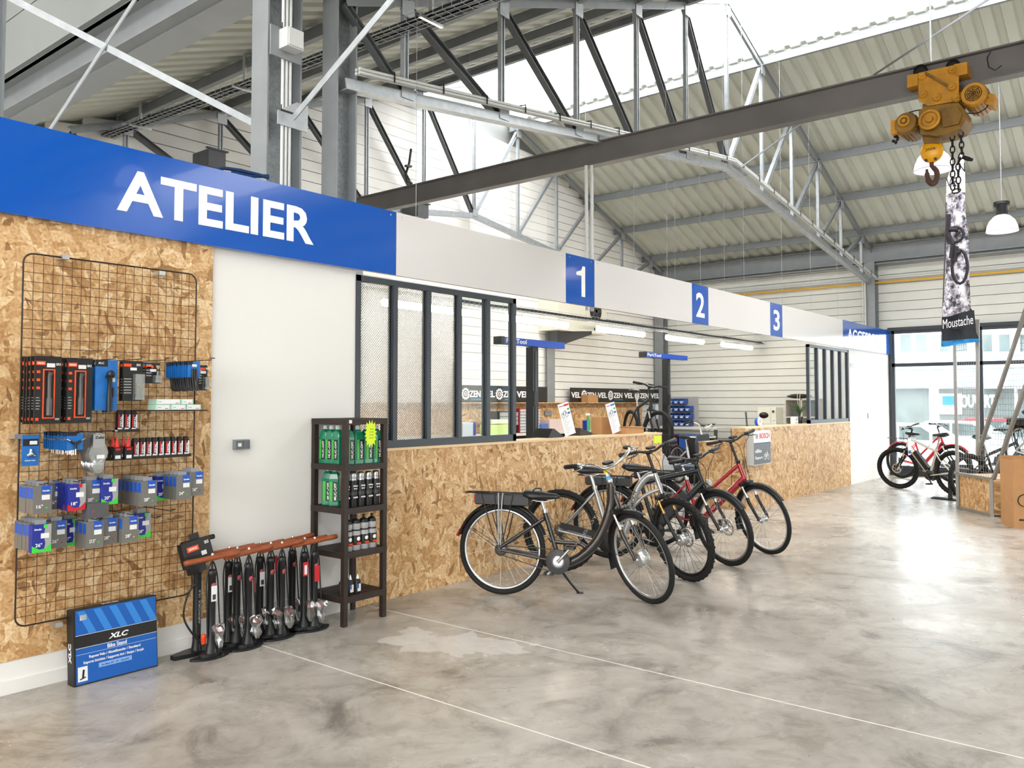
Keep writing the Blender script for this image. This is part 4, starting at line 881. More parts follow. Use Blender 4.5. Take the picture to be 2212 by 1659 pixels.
for i, (p, y) in enumerate(((252, 4.45), (276, 4.45), (243, 4.53), (266, 4.53))):
    q = PY(p, 994, y); t = thing('glue_bottle', ['left front', 'right front', 'left rear', 'right rear'][i]+' black glue bottle with red spout', 'bottle', (q.x, y, zt2), 0, 'glue bottles on the long tray')
    MB().bx(-.022, .022, -.012, .012, 0, .068).build('body', BLACK, t, True); MB().lathe([(.012, .068), (.012, .076), (.008, .082), (.006, .1), (.002, .122)], 10, 0).build('red_spout', mat('spout_red', '#e0201c', .35), t, True)
    fbx(t, 'price_sticker', STK, -.014, .014, -.0135, -.012, .006, .024); fbx(t, 'red_outline', RED, -.012, .012, -.013, -.012, .05, .062)
# row two
def mk_tool(t, i, w, h):
    fbx(t, 'card', SKY, -w/2, w/2, 0, .004, 0, h); fbx(t, 'black_header', CARDB, -w/2+.003, w/2-.003, -.0008, 0, h-.055, h-.02); fbx(t, 'price_sticker', STK, -.005, .03, -.0016, -.0008, h-.048, h-.03)
    m = MB(); 
    for k in range(3): a = R(90+120*k); m.tube([(0, -.008, .062), (.022*math.cos(a), -.008, .062+.022*math.sin(a))], [.01, .008], 8)
    m.ball((0, -.009, .062), .013); m.build('spanner_tool', CHROME, t, True); lfront(t, 'brand_lettering', LETW, 'UNIOR TOOL', -.026, .024, .05, .006)
stack(66, 973, .078, .155, 1, .02, 4.5, mk_tool, ('blue card with silver three-armed spanner at far left of the second row', '', ''), 'spanner card', 'tool_card')
def mk_ytool(t, i, w, h):
    fbx(t, 'card', SKY, -w/2, w/2, 0, .003, .02, h); fbx(t, 'black_header', CARDB, -w/2, w/2-.03, -.0008, 0, h-.014, h)
    MB().tube([(0, -.008, .05), (0, -.008, .025)], .007, 8).tube([(0, -.008, .05), (-.026, -.008, .066)], .006, 8).tube([(0, -.008, .05), (.026, -.008, .066)], .006, 8).build('handle', BLACK, t, True)
    for k, (a, b) in enumerate((((0, .025), (0, -.005)), ((-.026, .066), (-.045, .077)), ((.026, .066), (.045, .077)))): MB().tube([(a[0], -.008, a[1]), (b[0], -.008, b[1])], .0035, 6).build('socket', CHROME, t, True)
stack(162, 958, .078, .105, 15, .0195, 4.36, mk_ytool, ('blue card with black three-way wrench, front of its bundle', 'blue three-way wrench card', 'front wrench card'), 'three-way wrench cards', 'tool_card')
hook(165, 935, 4.37, 'wire hook carrying the three-way wrench cards')
def mk_blister(t, i, w, h):
    m = MB(); poly = []
    for k in range(28):
        a = 2*math.pi*k/28; z = .5+.5*math.sin(a); rr = (.42+.08*math.cos(4*math.pi*z)); poly.append((math.cos(a)*w*rr*1.0 if abs(math.cos(a)) > .0 else 0, z*h))
    xf = M.Rotation(R(90), 4, 'X'); m.prism(poly, .012, 0, xf); m.build('blister_shell', BAG, t, True)
    if i == 0:
        fbx(t, 'grey_card', LGREY, -w*.3, w*.3, -.0135, -.012, h*.62, h*.95); lfront(t, 'brand_lettering', CARDB, 'Zefal', -.02, h*.84, .045, .014, -.0145); fbx(t, 'price_sticker', STK, -.01, .03, -.014, -.012, h*.36, h*.45)
    MB().lathe([(.0001, 0), (.034, .001), (.034, .004), (.0001, .005)], 20, 0, (0, -.004, h*.22), M.Rotation(R(90), 3, 'X')).build('mirror_disc', mat('mirror_disc_metal', '#c9ccca', .2, .8), t, True)
stack(211, 978, .1, .215, 6, .026, 4.40, mk_blister, ('clear double-round blister with round mirror, front of its hook', 'clear round blister pack', 'front clear blister'), 'clear round blister packs', 'blister_pack')
hook(215, 934, 4.37, 'wire hook carrying the clear blister packs')
# inner tube boxes
def mk_tubebox(kind, size):
    base, band, acc = {'g': (GREYB, PACKB, GRN), 'o': (GREYB, PACKB, ORNG), 'r': (GREYB, PACKB, RED), 'y': (GREYB, PACKB, YEL), 'B': (NAVY, LGREY, GRN), 'R': (NAVY, LGREY, RED)}[kind]
    def f(t, i, w, h):
        d = .04; fbx(t, 'carton', base, -w/2, w/2, 0, d, 0, h)
        if kind in 'gory':
            fbx(t, 'blue_corner', band, -w*.08, w*.42, -.0008, .0, h*.72, h*1.001); fbx(t, 'blue_top', band, -w*.08, w*.42, 0, d, h, h+.0008); fbx(t, 'blue_side', band, -w/2-.0008, -w/2, .004, d-.004, h*.55, h*.95)
            MB().lathe([(.0001, 0), (.004, 0), (.004, .0008), (.0001, .0009)], 10, 0, (w*.22, 0, h*.2), M.Rotation(R(90), 3, 'X')).build('size_dot', acc, t, True)
        else:
            m = MB(); pts = [(.1, 0), (.2, .3), (.12, .6), (.2, 1), (.5, 1), (.5, 0)]
            m.prism([(a*w, b*h) for a, b in reversed(pts)], .0008, 0, M.Rotation(R(90), 4, 'X')); m.build('grey_wave', band, t, True)
            MB().prism([(-.5*w, 0), (-.5*w, .25*h), (-.1*w, .1*h), (.2*w, .12*h), (.5*w, .3*h), (.5*w, 0)][::-1], .0012, 0, M.Rotation(R(90), 4, 'X')).build('accent_corner', acc, t, True)
            fbx(t, 'accent_top', acc, .1*w, .3*w, -.0013, 0, h*.86, h)
        if i == 0:
            fbx(t, 'price_sticker', STK, -w*.05, w*.38, -.0016, -.0008, h*.5, h*.68); lfront(t, 'size_lettering', LETW, size, -w*.32, h*.2, w*.34, h*.13, -.0015); lfront(t, 'brand_lettering', LETW, 'Schwalbe', -w*.02 if kind in 'gory' else -w*.4, h*.8, w*.38, h*.07, -.0022)
        MB().bx(-w*.3, w*.3, d/2-.0005, d/2+.0005, h, h+.02).build('hanging_tab', mat('clear_tab', '#8f9192', .25), t, True)
    return f
TB = [(92, 1080, 4, 'g', '16"', 4.42, 'grey sixteen inch tube box'), (121, 1072, 1, 'o', '16"', 4.56, 'grey tube box with orange dot beside the sixteen inch boxes'), (166, 1074, 3, 'R', '18"', 4.43, 'navy and red eighteen inch tube box'), (201, 1066, 2, 'g', '20"', 4.46, 'grey twenty inch tube box between the two navy ones'),
      (237, 1062, 3, 'B', '20"', 4.44, 'navy and green twenty inch tube box'), (322, 1066, 6, 'g', '20"', 4.38, 'grey twenty inch tube box in the longest stack'), (352, 1055, 2, 'B', '20"', 4.55, 'navy and green tube box behind the long grey stack'), (397, 1053, 4, 'g', '24"', 4.40, 'grey twenty-four inch tube box'), (425, 1045, 3, 'r', '26"', 4.42, 'grey twenty-six inch tube box at the right end'),
      (90, 1163, 1, 'B', '26"', 4.38, 'navy and green twenty-six inch tube box of the lower row'), (84, 1159, 4, 'g', '26"', 4.43, 'grey tube box behind the navy one in the lower row'), (125, 1155, 2, 'r', '26"', 4.48, 'grey lower-row tube box with red dot'), (152, 1150, 2, 'B', '27"', 4.54, 'white and green lower-row tube box at the second hook'),
      (205, 1155, 3, 'g', '27.5"', 4.40, 'grey twenty-seven inch tube box'), (236, 1148, 2, 'r', '28"', 4.44, 'grey red-dotted tube box beside the twenty-seven inch ones'), (282, 1144, 3, 'y', '28"', 4.40, 'grey twenty-eight inch tube box with yellow dot'), (309, 1135, 2, 'B', '28"', 4.50, 'navy and green tube box ending the lower row')]
for px, py, n, kd, sz, Yf, lb in TB:
    stack(px, py, .088, .135, n, .046, Yf, mk_tubebox(kd, sz), (lb+', in front', lb, 'front box'), 'tube boxes: '+lb, 'tube_box', 'box', .002)
    if lb.startswith('grey 2') or 'sixteen inch' in lb or 'R' == kd or px in (205, 282): hook(px, py-33, Yf-.02, 'wire hook carrying the '+lb)
q = PY(217, 1119, 4.4); t = thing('tube_box', 'single grey box turned sideways between the two tube box rows', 'box', (q.x, 4.42, q.z), .12)
fbx(t, 'carton', mat('box_dark_grey', '#555456', .5), -.055, .055, 0, .06, 0, .075); fbx(t, 'blue_mark', PACKB, -.053, -.048, -.001, 0, .02, .05); fbx(t, 'red_mark', RED, -.035, -.027, -.001, 0, .03, .04)
hook(365, 1103, 4.3, 'empty long wire hook at the right of the lower row'); hook(335, 1118, 4.5, 'short empty wire hook under the long empty one')

# bike stand carton leaning at the wall
A = PZ(160, 1486, 0); B = PZ(341, 1439, 0); W_ = (B.x-A.x); H_ = .395
t = thing('stand_carton', 'large blue bike stand carton leaning on the white plinth', 'carton', ((A.x+B.x)/2, (A.y+B.y)/2, .002), math.atan2(B.y-A.y, B.x-A.x))
W_ = (B-A).length; D_ = .075; DB = mat('carton_blue', '#1158ac', .3); DB2 = mat('carton_light_blue', '#2f7fd0', .3); LB2 = mat('carton_pale_blue', '#7fa6dc', .35)
rl = M.Rotation(R(-5), 4, 'X')
def cb(nm, mt, x0, x1, y0, y1, z0, z1): m = MB(rl); m.bx(x0, x1, y0, y1, z0, z1); return m.build(nm, mt, t, True)
def ct(nm, mt, s, x, z, w, h, b=.01, sh=0): m = MB(rl); text(m, s, M.Translation((x, -.0022, z)) @ M.Rotation(R(90), 4, 'X') @ M(((1, sh, 0, 0), (0, 1, 0, 0), (0, 0, 1, 0), (0, 0, 0, 1))), w, h, 0, b, .0006); return m.build(nm, mt, t, True)
cb('carton_body', CARDB, -W_/2, W_/2, 0, D_, 0, H_); cb('blue_print', DB, -W_/2+.012, W_/2-.004, -.001, 0, .006, H_-.006)
cb('black_band', CARDB, -W_/2+.008, W_/2-.004, -.002, -.001, H_*.49, H_*.65)
cb('white_line', STK, -W_/2+.01, W_/2-.004, -.0025, -.001, H_*.652, H_*.657); cb('white_line', STK, -W_/2+.01, W_/2-.004, -.0025, -.001, H_*.483, H_*.488); cb('white_line', STK, -W_/2+.012, W_/2-.006, -.0022, -.001, H_*.40, H_*.403)
for k in range(5):
    x = -W_/2+.02+k*.085; m = MB(rl); m.prism([(x+.06, H_*.665), (x+.10, H_*.665), (x+.04, H_-.012), (x, H_-.012)], .0006, 0, M.Translation((0, -.0012, 0)) @ M.Rotation(R(90), 4, 'X')); m.build('light_streak', DB2, t, True)
ct('brand_lettering', LETW, 'XLC', -.045, H_*.53, .1, .028, .03, .4); ct('title_lettering', LETW, 'Bike Stand', -.052, H_*.415, .105, .022, .012)
ct('print_lettering', LETW, 'Repose-Velo / Abstellstander / Standaard', -.15, H_*.325, .28, .018); ct('print_lettering', LETW, 'Soporte bicicleta / Supporto bici / Stojan / Stojak', -.18, H_*.26, .33, .018)
cb('pale_band', LB2, -.1, .08, -.0018, -.001, H_*.18, H_*.24); ct('print_lettering', DB, 'for Bikes 20" - 29"   Ajustable', -.085, H_*.19, .15, .012)
cb('white_icon', STK, -W_/2+.02, -W_/2+.07, -.0018, -.001, H_*.05, H_*.24); m = MB(rl); m.bar((-W_/2+.03, -.002, H_*.08), (-W_/2+.06, -.002, H_*.1), .002, .006).bar((-W_/2+.045, -.002, H_*.09), (-W_/2+.05, -.002, H_*.2), .002, .01); m.build('stand_icon', CARDB, t, True)
cb('price_sticker', STK, -W_/2+.035, -W_/2+.07, -.0018, -.001, H_*.85, H_*.92)
m = MB(rl); text(m, 'XLC', M.Translation((-W_/2-.001, D_*.35, H_*.3)) @ M(((0, 0, -1, 0), (0, 1, 0, 0), (1, 0, 0, 0), (0, 0, 0, 1))), .1, .03, 0, .03, .0005); m.build('side_lettering', LETW, t, True)
m = MB(rl); text(m, 'XLC', M.Translation((-.06, D_*.4, H_+.001)), .09, .02, 0, .02, .0005); m.build('top_lettering', LETW, t, True)

# wall socket
q = PY(521, 960, WY); t = thing('wall_socket', 'grey twin wall socket on the white partition', 'socket', (q.x, WY, q.z-.03))
SG = mat('socket_grey', '#84888c', .4); MB().bx(q.x-.05, q.x+.05, WY-.02, WY+.02, q.z-.032, q.z+.032).build('box', SG, t)
MB().bx(q.x-.048, q.x-.004, WY-.026, WY-.02, q.z-.026, q.z+.026).build('switch', mat('socket_flap', '#5e6266', .35), t); MB().bx(q.x+.004, q.x+.048, WY-.026, WY-.02, q.z-.026, q.z+.026).build('flap', mat('socket_flap', '#5e6266'), t)
MB().bx(q.x-.04, q.x-.015, WY-.028, WY-.026, q.z-.012, q.z+.01).build('rocker', STK, t)
q = PY(1875, 898, WY); solo(MB().bx(q.x-.04, q.x+.04, WY-.012, WY, q.z-.05, q.z+.05), 'light_switch', SG, 'small grey switch on the white wall below ACCESSOIRES', 'switch')
q = PY(1838, 789, WY-.0); solo(MB().bx(q.x-.05, q.x+.12, WY-.01, WY, q.z-.04, q.z+.04), 'wall_plate', mat('plate_grey', '#b9babb', .4), 'small grey plate beside the top of the far slatted window', 'plate')

# ---------------------------------------------------------------- floor pumps
WOOD = mat('pump_handle_wood', '#9c5230', .4, noise=.35, nscale=25); EMB = mat('pump_emblem', '#a04a4c', .4)
PK = [(455.5, 1420, 457, 1212, 'r', -.5, 'wood-handled floor pump nearest the camera at the left end'), (492, 1394, 491, 1188, 'w', 0, 'wood-handled floor pump behind the first one by the wall'), (510, 1396, 513, 1190, '', 0, 'wood-handled floor pump second in the front group'), (535, 1399, 536, 1190, 'd', 0, 'wood-handled floor pump with dark red tag low on its side'),
      (560, 1378, 561, 1176, 'w', 0, 'wood-handled floor pump with white tag in the middle rear'), (583, 1379, 583, 1176, 'u', 0, 'wood-handled floor pump with dark red tag high on its side'), (607, 1377, 606, 1182, '', 0, 'wood-handled floor pump without tag right of centre'), (630, 1356, 630, 1160, '', 0, 'wood-handled floor pump at the wall with the highest handle'),
      (656, 1362, 656, 1168, 'v', 0, 'wood-handled floor pump with red and white tag beside the rack'), (678, 1360, 678, 1170, 's', 0, 'wood-handled floor pump with plain red tag nearest the rack')]
def pump(px, py, hx, hy, tg, _, lab):
    b = PZ(px, py, 0); t = thing('floor_pump', lab, 'pump', b, random.uniform(-.1, .15)+.05, 'wood-handled floor pumps'); G = lambda m, nm, mt: m.build(nm, mt, t, True)
    m = MB(); vs = []; poly = [(math.cos(a)*.125, math.sin(a)*.048+.012*math.cos(2*a)) for a in [2*math.pi*i/24 for i in range(24)]]
    m.prism(poly, .012, 0).prism([(x*.55, y*.7) for x, y in poly], .03, 0); fo = G(m, 'foot', BLACK)
    G(MB().lathe([(.04, .02), (.034, .05), (.027, .075), (.0225, .09), (.0225, .475), (.027, .48), (.027, .505), (.02, .512), (.008, .515)], 16, 0), 'barrel', BLACK)
    hz = .515+.045; G(MB().tube([(0, 0, .5), (0, 0, hz+.02)], .006, 8), 'rod', BLACK)
    a = R(5); d = V((math.cos(a), -math.sin(.18), .09)).normalized(); c = V((0, 0, hz+.02)); pts = [c+d*s for s in (-.165, -.16, -.12, -.075, -.035, 0, .035, .075, .12, .16, .165)]
    G(MB().tube(pts, [.011, .0165, .0175, .0155, .0165, .018, .0165, .0155, .0175, .0165, .011], 12), 'handle', WOOD)
    G(MB().lathe([(.009, .0), (.009, .008), (.006, .012)], 8, 0, (0, 0, hz+.036)), 'nut', CHROME)
    G(MB().tube(spline([(-.03, -.01, .12), (-.036, -.01, .3), (-.034, 0, .46), (0, 0, .56), (.034, 0, .47), (.04, -.01, .3), (.045, -.02, .16), (.05, -.03, .13)], 5), .0045, 7), 'hose', BLACK)
    G(MB().tube([(.047, -.02, .1), (.047, -.02, .17)], .010, 8).bar((.047, -.02, .16), (.062, -.03, .185), .008, .008), 'pump_head', BLACK)
    G(MB().lathe([(.0001, .0225), (.017, .0228), (.017, .0242), (.0001, .0248)], 16, 0, (0, 0, .42), M.Rotation(R(90), 3, 'X')), 'emblem', EMB)
    gz = .16; G(MB().lathe([(.02, -.008), (.026, 0), (.026, .012), (.02, .016)], 16, 0, (.02, -.045, gz), M.Rotation(R(35), 3, 'X')), 'gauge', mat('gauge_face', '#8a4a4a', .4))
    m = MB(); N = 12; rr = []
    for (z, q) in ((gz+.035, .012), (gz+.03, .034), (gz+.005, .044), (gz-.03, .03), (gz-.06, .034), (gz-.1, .012)):
        for j in range(N): a = 2*math.pi*j/N; k = q*random.uniform(.65, 1.25); rr.append((.02+k*math.cos(a)+(gz-z)*.1, -.048+k*.8*math.sin(a), z+random.uniform(-.008, .008)))
    m.add(rr, [(i*N+j, i*N+(j+1) % N, (i+1)*N+(j+1) % N, (i+1)*N+j) for i in range(5) for j in range(N)]+[tuple(range(N))]); G(m, 'plastic_wrap', BAG)
    if tg in ('r', 'w'): G(MB().bx(-.018, .018, -.027, -.0255, .33, .42), 'hang_tag', STK); G(MB().bx(-.01, .01, -.0278, -.027, .34, .37), 'barcode', DGREY)
    if tg == 'd': G(MB().bx(.022, .04, -.02, -.018, .33, .42), 'hang_tag', mat('tag_dark_red', '#5e1820', .4))
    if tg == 'u': G(MB().bx(.018, .036, -.02, -.018, .43, .52), 'hang_tag', mat('tag_dark_red2', '#8e1c26', .4))
    if tg == 'v': G(MB().bx(-.03, .01, -.03, -.028, .36, .45), 'hang_tag', RED); G(MB().bx(-.02, .0, -.031, -.03, .37, .43), 'price_sticker', STK)
    if tg == 's': G(MB().bx(-.02, .02, -.03, -.028, .32, .42), 'hang_tag', RED)
for a in PK: pump(*a)
b = PZ(424, 1412, 0); t = thing('floor_pump', 'tall black floor pump with printed black card at the left of the pumps', 'pump', b, .1)
G = lambda m, nm, mt: m.build(nm, mt, t, True)
G(MB().prism([(-.16, -.02), (-.05, -.05), (.1, -.05), (.14, -.02), (.1, .06), (-.05, .05), (-.16, .02)], .025, 0), 'foot', BLACK)
G(MB().lathe([(.032, .02), (.026, .06), (.024, .08), (.024, .6), (.028, .61), (.028, .64)], 14, 0), 'barrel', BLACK); G(MB().lathe([(.014, .06), (.014, .09), (.018, .1), (.012, .115)], 10, 0, (.02, -.04, 0)), 'orange_cap', mat('cap_orange', '#e84818', .4))
G(MB().tube([(-.11, 0, .66), (.11, 0, .68)], .015, 10), 'handle', BLACK)
G(MB().tube(spline([(0, -.03, .08), (-.05, -.02, .14), (-.085, 0, .22), (-.085, 0, .3), (-.05, 0, .38), (-.02, -.02, .42)], 6), .006, 8), 'hose', BLACK)
m = MB(); m.x = M.Translation((-.01, -.03, .53)) @ M.Rotation(R(-12), 4, 'X') @ M.Rotation(R(-9), 4, 'Y'); m.bx(-.1, .1, -.02, .02, 0, .15).bx(-.08, .03, -.02, .02, -.04, 0); co = G(m, 'printed_card', CARDB)
m2 = MB(m.x); m2.bx(-.07, .01, -.022, -.02, .09, .12); m2.build('orange_logo', ORA, co, True); m2 = MB(m.x); text(m2, 'AIRWORX', face(-.06, -.0225, .098), .06, .014, 0, .01, .0005); m2.build('logo_lettering', LETW, co, True)
m2 = MB(m.x); text(m2, 'SKS', face(.055, -.021, .11), .03, .018, 0, .02, .0005); m2.build('brand_lettering', LETW, co, True); m2 = MB(m.x); m2.bx(.02, .055, -.022, -.02, .05, .075); m2.build('price_sticker', STK, co, True)
m2 = MB(m.x); m2.bx(-.02, .045, -.002, .002, .15, .19); m2.build('hanging_tab', CARDB, co, True)
m2 = MB(); text(m2, 'AIRWORX 10.0', M.Translation((.006, -.0255, .18)) @ M.Rotation(R(-90), 4, 'Y') @ M.Rotation(R(90), 4, 'X'), .2, .014, 0, .01, .0005); G(m2, 'barrel_lettering', LGREY)

# ---------------------------------------------------------------- wooden rack with bottles
FLg = PZ(743, 1354, 0); FRg = PZ(826, 1332, 0); rx0, rx1 = FLg.x-.02, FRg.x+.02; ry0 = FLg.y-.02; ry1 = ry0+.36; DW = mat('rack_dark_wood', '#2f221d', .5, noise=.3, nscale=30)
rk = thing('wooden_rack', 'dark brown slatted wooden rack with bottles by the white wall', 'rack', ((rx0+rx1)/2, (ry0+ry1)/2, 0)); zt_ = 1.385; lv = [.195, .49, .785, 1.075]
for x in (rx0, rx1-.035):
    for y in (ry0, ry1-.035): MB().bx(x, x+.035, y, y+.035, 0, zt_-.012).build('leg', DW, rk)
for z in lv+[zt_]:
    MB().bx(rx0, rx1, ry0-.002, ry0+.014, z-.04, z).build('rail', DW, rk); MB().bx(rx0, rx1, ry1-.014, ry1+.002, z-.04, z).build('rail', DW, rk)
    MB().bx(rx0-.002, rx0+.014, ry0, ry1, z-.04, z).build('rail', DW, rk); MB().bx(rx1-.014, rx1+.002, ry0, ry1, z-.04, z).build('rail', DW, rk)
    n = 9
    for k in range(n): y = ry0+.016+(ry1-ry0-.05)*k/(n-1); MB().bx(rx0+.012, rx1-.012, y, y+.022, z-.012, z-.001).build('slat', DW, rk)
MB().bx(rx0+.012+.02, rx0+.055, ry0-.004, ry0-.002, zt_-.03, zt_-.008).build('price_label', STK, rk)
GLQ = mat('green_liquid', '#1f8f6c', .12, trans=.35, coat=.4); GCAP = mat('cap_pale', '#d2dad6', .4); LBK = mat('label_black', '#15181a', .4); LGN = mat('label_green', '#3ea83e', .4)
def bottle_green(x, y, z, rz, lb, grp):
    t = thing('cleaner_bottle', lb, 'bottle', (x, y, z), rz, grp); h = .25
    m = MB(); pr = [(-.032, -.028), (.032, -.028), (.038, -.02), (.038, .02), (.032, .028), (-.032, .028), (-.038, .02), (-.038, -.02)]
    m.prism(pr, h*.74, 0); k = 8
    top = [(x_*.33, y_*.5) for x_, y_ in pr]; vs = [V((a, b, h*.74)) for a, b in pr]+[V((a*.72, b*.85, h*.87)) for a, b in pr]+[V((a, b, h*.95)) for a, b in top]
    m.add(vs, [(i, (i+1) % k, k+(i+1) % k, k+i) for i in range(k)]+[(k+i, k+(i+1) % k, 2*k+(i+1) % k, 2*k+i) for i in range(k)]+[tuple(range(2*k, 3*k))], 0, False); m.build('body', GLQ, t, True)
    MB().lathe([(.016, h*.93), (.016, h*1.03), (.012, h*1.05)], 12, 0).build('cap', GCAP, t, True)
    MB().bx(-.03, .03, -.0295, -.0285, .03, .165).build('black_label', LBK, t, True); MB().bx(-.028, -.006, -.0302, -.0295, .03, .165).build('green_stripe', LGN, t, True)
    m = MB(); text(m, 'MUC-OFF', M.Translation((.022, -.0302, .04)) @ M.Rotation(R(-90), 4, 'Y') @ M.Rotation(R(90), 4, 'X'), .115, .018, 0, .01, .0006); m.build('label_lettering', LETW, t, True)
    MB().bx(-.0388, -.038, -.018, .018, .03, .165).build('side_label', LBK, t, True)
for i in range(4): bottle_green(rx0+.075+i*.083+.0, ry0+.06, lv[3], 0, ['leftmost', 'second', 'third', 'rightmost'][i]+' green cleaner bottle in the front row of the top level', 'green bottles on the top level')
for i in range(3): bottle_green(rx0+.062, ry0+.15+i*.068, lv[3], R(-90), ['first', 'second', 'rearmost'][i]+' green cleaner bottle along the left side of the top level', 'green bottles on the top level')
for i in range(2): bottle_green(rx0+.08, ry0+.2+i*.075, lv[2], R(-60), ['nearer', 'farther'][i]+' of two green cleaner bottles on the second level', 'green bottles on the second level')
SILC = mat('can_silver', '#b7bbc0', .22, .9)
for i in range(6):
    x = rx0+.045+(i if i < 5 else 2)*.068; y = ry0+.05+(.0 if i < 5 else .08); t = thing('spray_can', ORD[i].replace('front', 'leftmost')+' black spray can of the front row on the second level' if i < 5 else 'black spray can in the second row behind the others', 'spray can', (x, y, lv[2]), 0, 'spray cans on the rack')
    MB().lathe([(.027, 0), (.028, .005), (.028, .17), (.026, .18)], 16, 0).build('body', CARDB, t, True); MB().lathe([(.026, .18), (.022, .19), (.0235, .195), (.0235, .225), (.018, .235), (.0001, .237)], 16, 0).build('cap', SILC, t, True)
    m = MB(); text(m, 'Infinity', M.Translation((-.019, -.0285, .135)) @ M.Rotation(R(90), 4, 'X'), .038, .014, 0, .005, .001); m.build('lettering', LETW, t, True)
    m = MB(); text(m, 'Spray', M.Translation((-.014, -.0285, .118)) @ M.Rotation(R(90), 4, 'X'), .03, .012, 0, .005, .001); m.build('lettering', LETW, t, True)
    m = MB(); [m.lathe([(.004, .0282), (.006, .0284), (.006, .029), (.004, .0292)], 10, 0, (dx, 0, .065), M.Rotation(R(90), 3, 'X')) for dx in (-.013, 0, .013)]; m.build('print_icons', STK, t, True)['kind'] = 'stuff'
    MB().lathe([(.0283, .08), (.0285, .082), (.0285, .1), (.0283, .102)], 16, 0).build('grey_band', DGREY, t, True)
BOT = mat('bottle_grey', '#9d9c9e', .3)
for i in range(4):
    x = rx0+.075+i*.072; t = thing('water_bottle', ['leftmost', 'second', 'third', 'rightmost'][i]+' grey sports bottle with black cap and skull print', 'bottle', (x, ry0+.06, lv[1]), 0, 'sports bottles on the rack')
    MB().lathe([(.033, 0), (.035, .005), (.035, .115), (.031, .125), (.031, .14), (.035, .15), (.034, .17), (.029, .18)], 18, 0).build('body', BOT, t, True)
    MB().lathe([(.031, .18), (.031, .195), (.02, .208), (.009, .212), (.009, .222), (.011, .23), (.006, .235)], 16, 0).build('cap', BLACK, t, True)
    MB().lathe([(.0352, .035), (.0355, .036), (.0355, .1), (.0352, .101)], 18, 0).build('print_band', CARDB, t, True); MB().lathe([(.0316, .13), (.0318, .131), (.0318, .139), (.0316, .14)], 18, 0).build('black_ring', CARDB, t, True)
    MB().ball((.0, -.032, .077), .015, 0, 10, 6, (1, .4, 1.1)).build('skull_print', LETW, t, True); m = MB(); text(m, 'TWINS', M.Translation((-.02, -.0362, .038)) @ M.Rotation(R(90), 4, 'X'), .04, .016, 0, .02, .001); m.build('lettering', ORA, t, True)
for i, (dx, dy) in enumerate(((.03, .08), (.085, .06), (.14, .05), (.11, .12))):
    t = thing('dropper_bottle', ['leftmost', 'middle front', 'rightmost', 'rear'][i]+' small black dropper bottle on the bottom level', 'bottle', (rx0+dx+.02, ry0+dy, lv[0]), 0, 'dropper bottles on the rack')
    MB().lathe([(.023, 0), (.024, .005), (.024, .085), (.012, .098)], 12, 0, sy=.7).build('body', BLACK, t, True); MB().lathe([(.01, .098), (.008, .11), (.002, .13)], 10, 0).build('white_spout', LETW, t, True)
    MB().bx(-.014, .014, -.0178, -.0165, .015, .065).build('label', STK, t, True); MB().bx(-.014, -.002, -.0185, -.0178, .035, .065).build('blue_print', SKY, t, True)
# neon star
q = V((rx0+.215, ry0-.012, 1.28)); m = MB(); poly = []
for k in range(32): a = 2*math.pi*k/32+.2; rr = (.055 if k % 2 else .078)*(1 if abs(math.cos(a)) < .8 else .8); poly.append((rr*math.cos(a), rr*1.25*math.sin(a)))
m.prism(poly, .001, 0, M.Translation(q) @ M.Rotation(R(6), 4, 'Z') @ M.Rotation(R(90), 4, 'X')); NEON = mat('neon_yellow', '#d8f020', .5)
t = thing('price_star', 'neon yellow star tag hanging on the front of the top rack level', 'price tag', q); m.build('star', NEON, t)
m = MB(); [m.bx(q.x-.02+k*.004, q.x+.025, q.y-.003, q.y-.002, q.z-.03+k*.02, q.z-.026+k*.02) for k in range(4)]; m.build('handwriting', mat('ink_olive', '#8a9a20', .5), t)['kind'] = 'stuff'
# ---------------------------------------------------------------- hoist, lamps, flag
HY = mat('hoist_yellow', '#c78a14', .45, noise=.45, nscale=7); HYD = mat('hoist_dirty_yellow', '#8a6414', .55, noise=.6, nscale=9); RUST = mat('hook_rust', '#4a2d22', .6); CHN = mat('chain_dark', '#1c1a19', .5, .5)
HX = 7.5
def hp_(cx, cy, X=HX): return PX(1880+cx/2.765, 100+cy/2.765, X)
YZ = lambda X: M(((0, 0, 1, X), (1, 0, 0, 0), (0, 1, 0, 0), (0, 0, 0, 1)))
def hpoly(pts, X): return [(hp_(a, b, X).y, hp_(a, b, X).z) for a, b in pts]
h = thing('chain_hoist', 'yellow electric chain hoist hanging from the crane beam', 'hoist', hp_(400, 260, 7.73))
for X in (7.58, 7.86): MB().prism(hpoly([(285, 160), (528, 105), (528, 325), (345, 357), (288, 322)], 7.58), .02, 0, YZ(X)).build('side_plate', HY, h)
MB().prism(hpoly([(222, 175), (285, 165), (285, 235), (222, 248)], 7.58), .3, 0, YZ(7.57)).build('buffer_block', HY, h); MB().prism(hpoly([(500, 110), (578, 95), (582, 165), (520, 178)], 7.58), .3, 0, YZ(7.57)).build('buffer_block', HY, h)
for a, b in ((300, 150), (495, 120)):
    q = hp_(a, b, 7.66); MB().lathe([(.03, -.02), (.055, -.015), (.055, .02), (.03, .025)], 18, 0, q, M.Rotation(R(90), 3, 'Y')).build('trolley_wheel', CHN, h)
for a, b in ((312, 182), (492, 142), (490, 245), (400, 308), (318, 290), (515, 312)):
    q = hp_(a, b, 7.58); MB().lathe([(.028, -.03), (.028, -.012), (.036, -.012), (.036, 0)], 8, 0, q-V((0, 0, 0)), M.Rotation(R(90), 3, 'Y')).lathe([(.014, -.045), (.014, -.03)], 8, 0, q, M.Rotation(R(90), 3, 'Y')).build('bolt', HY, h)
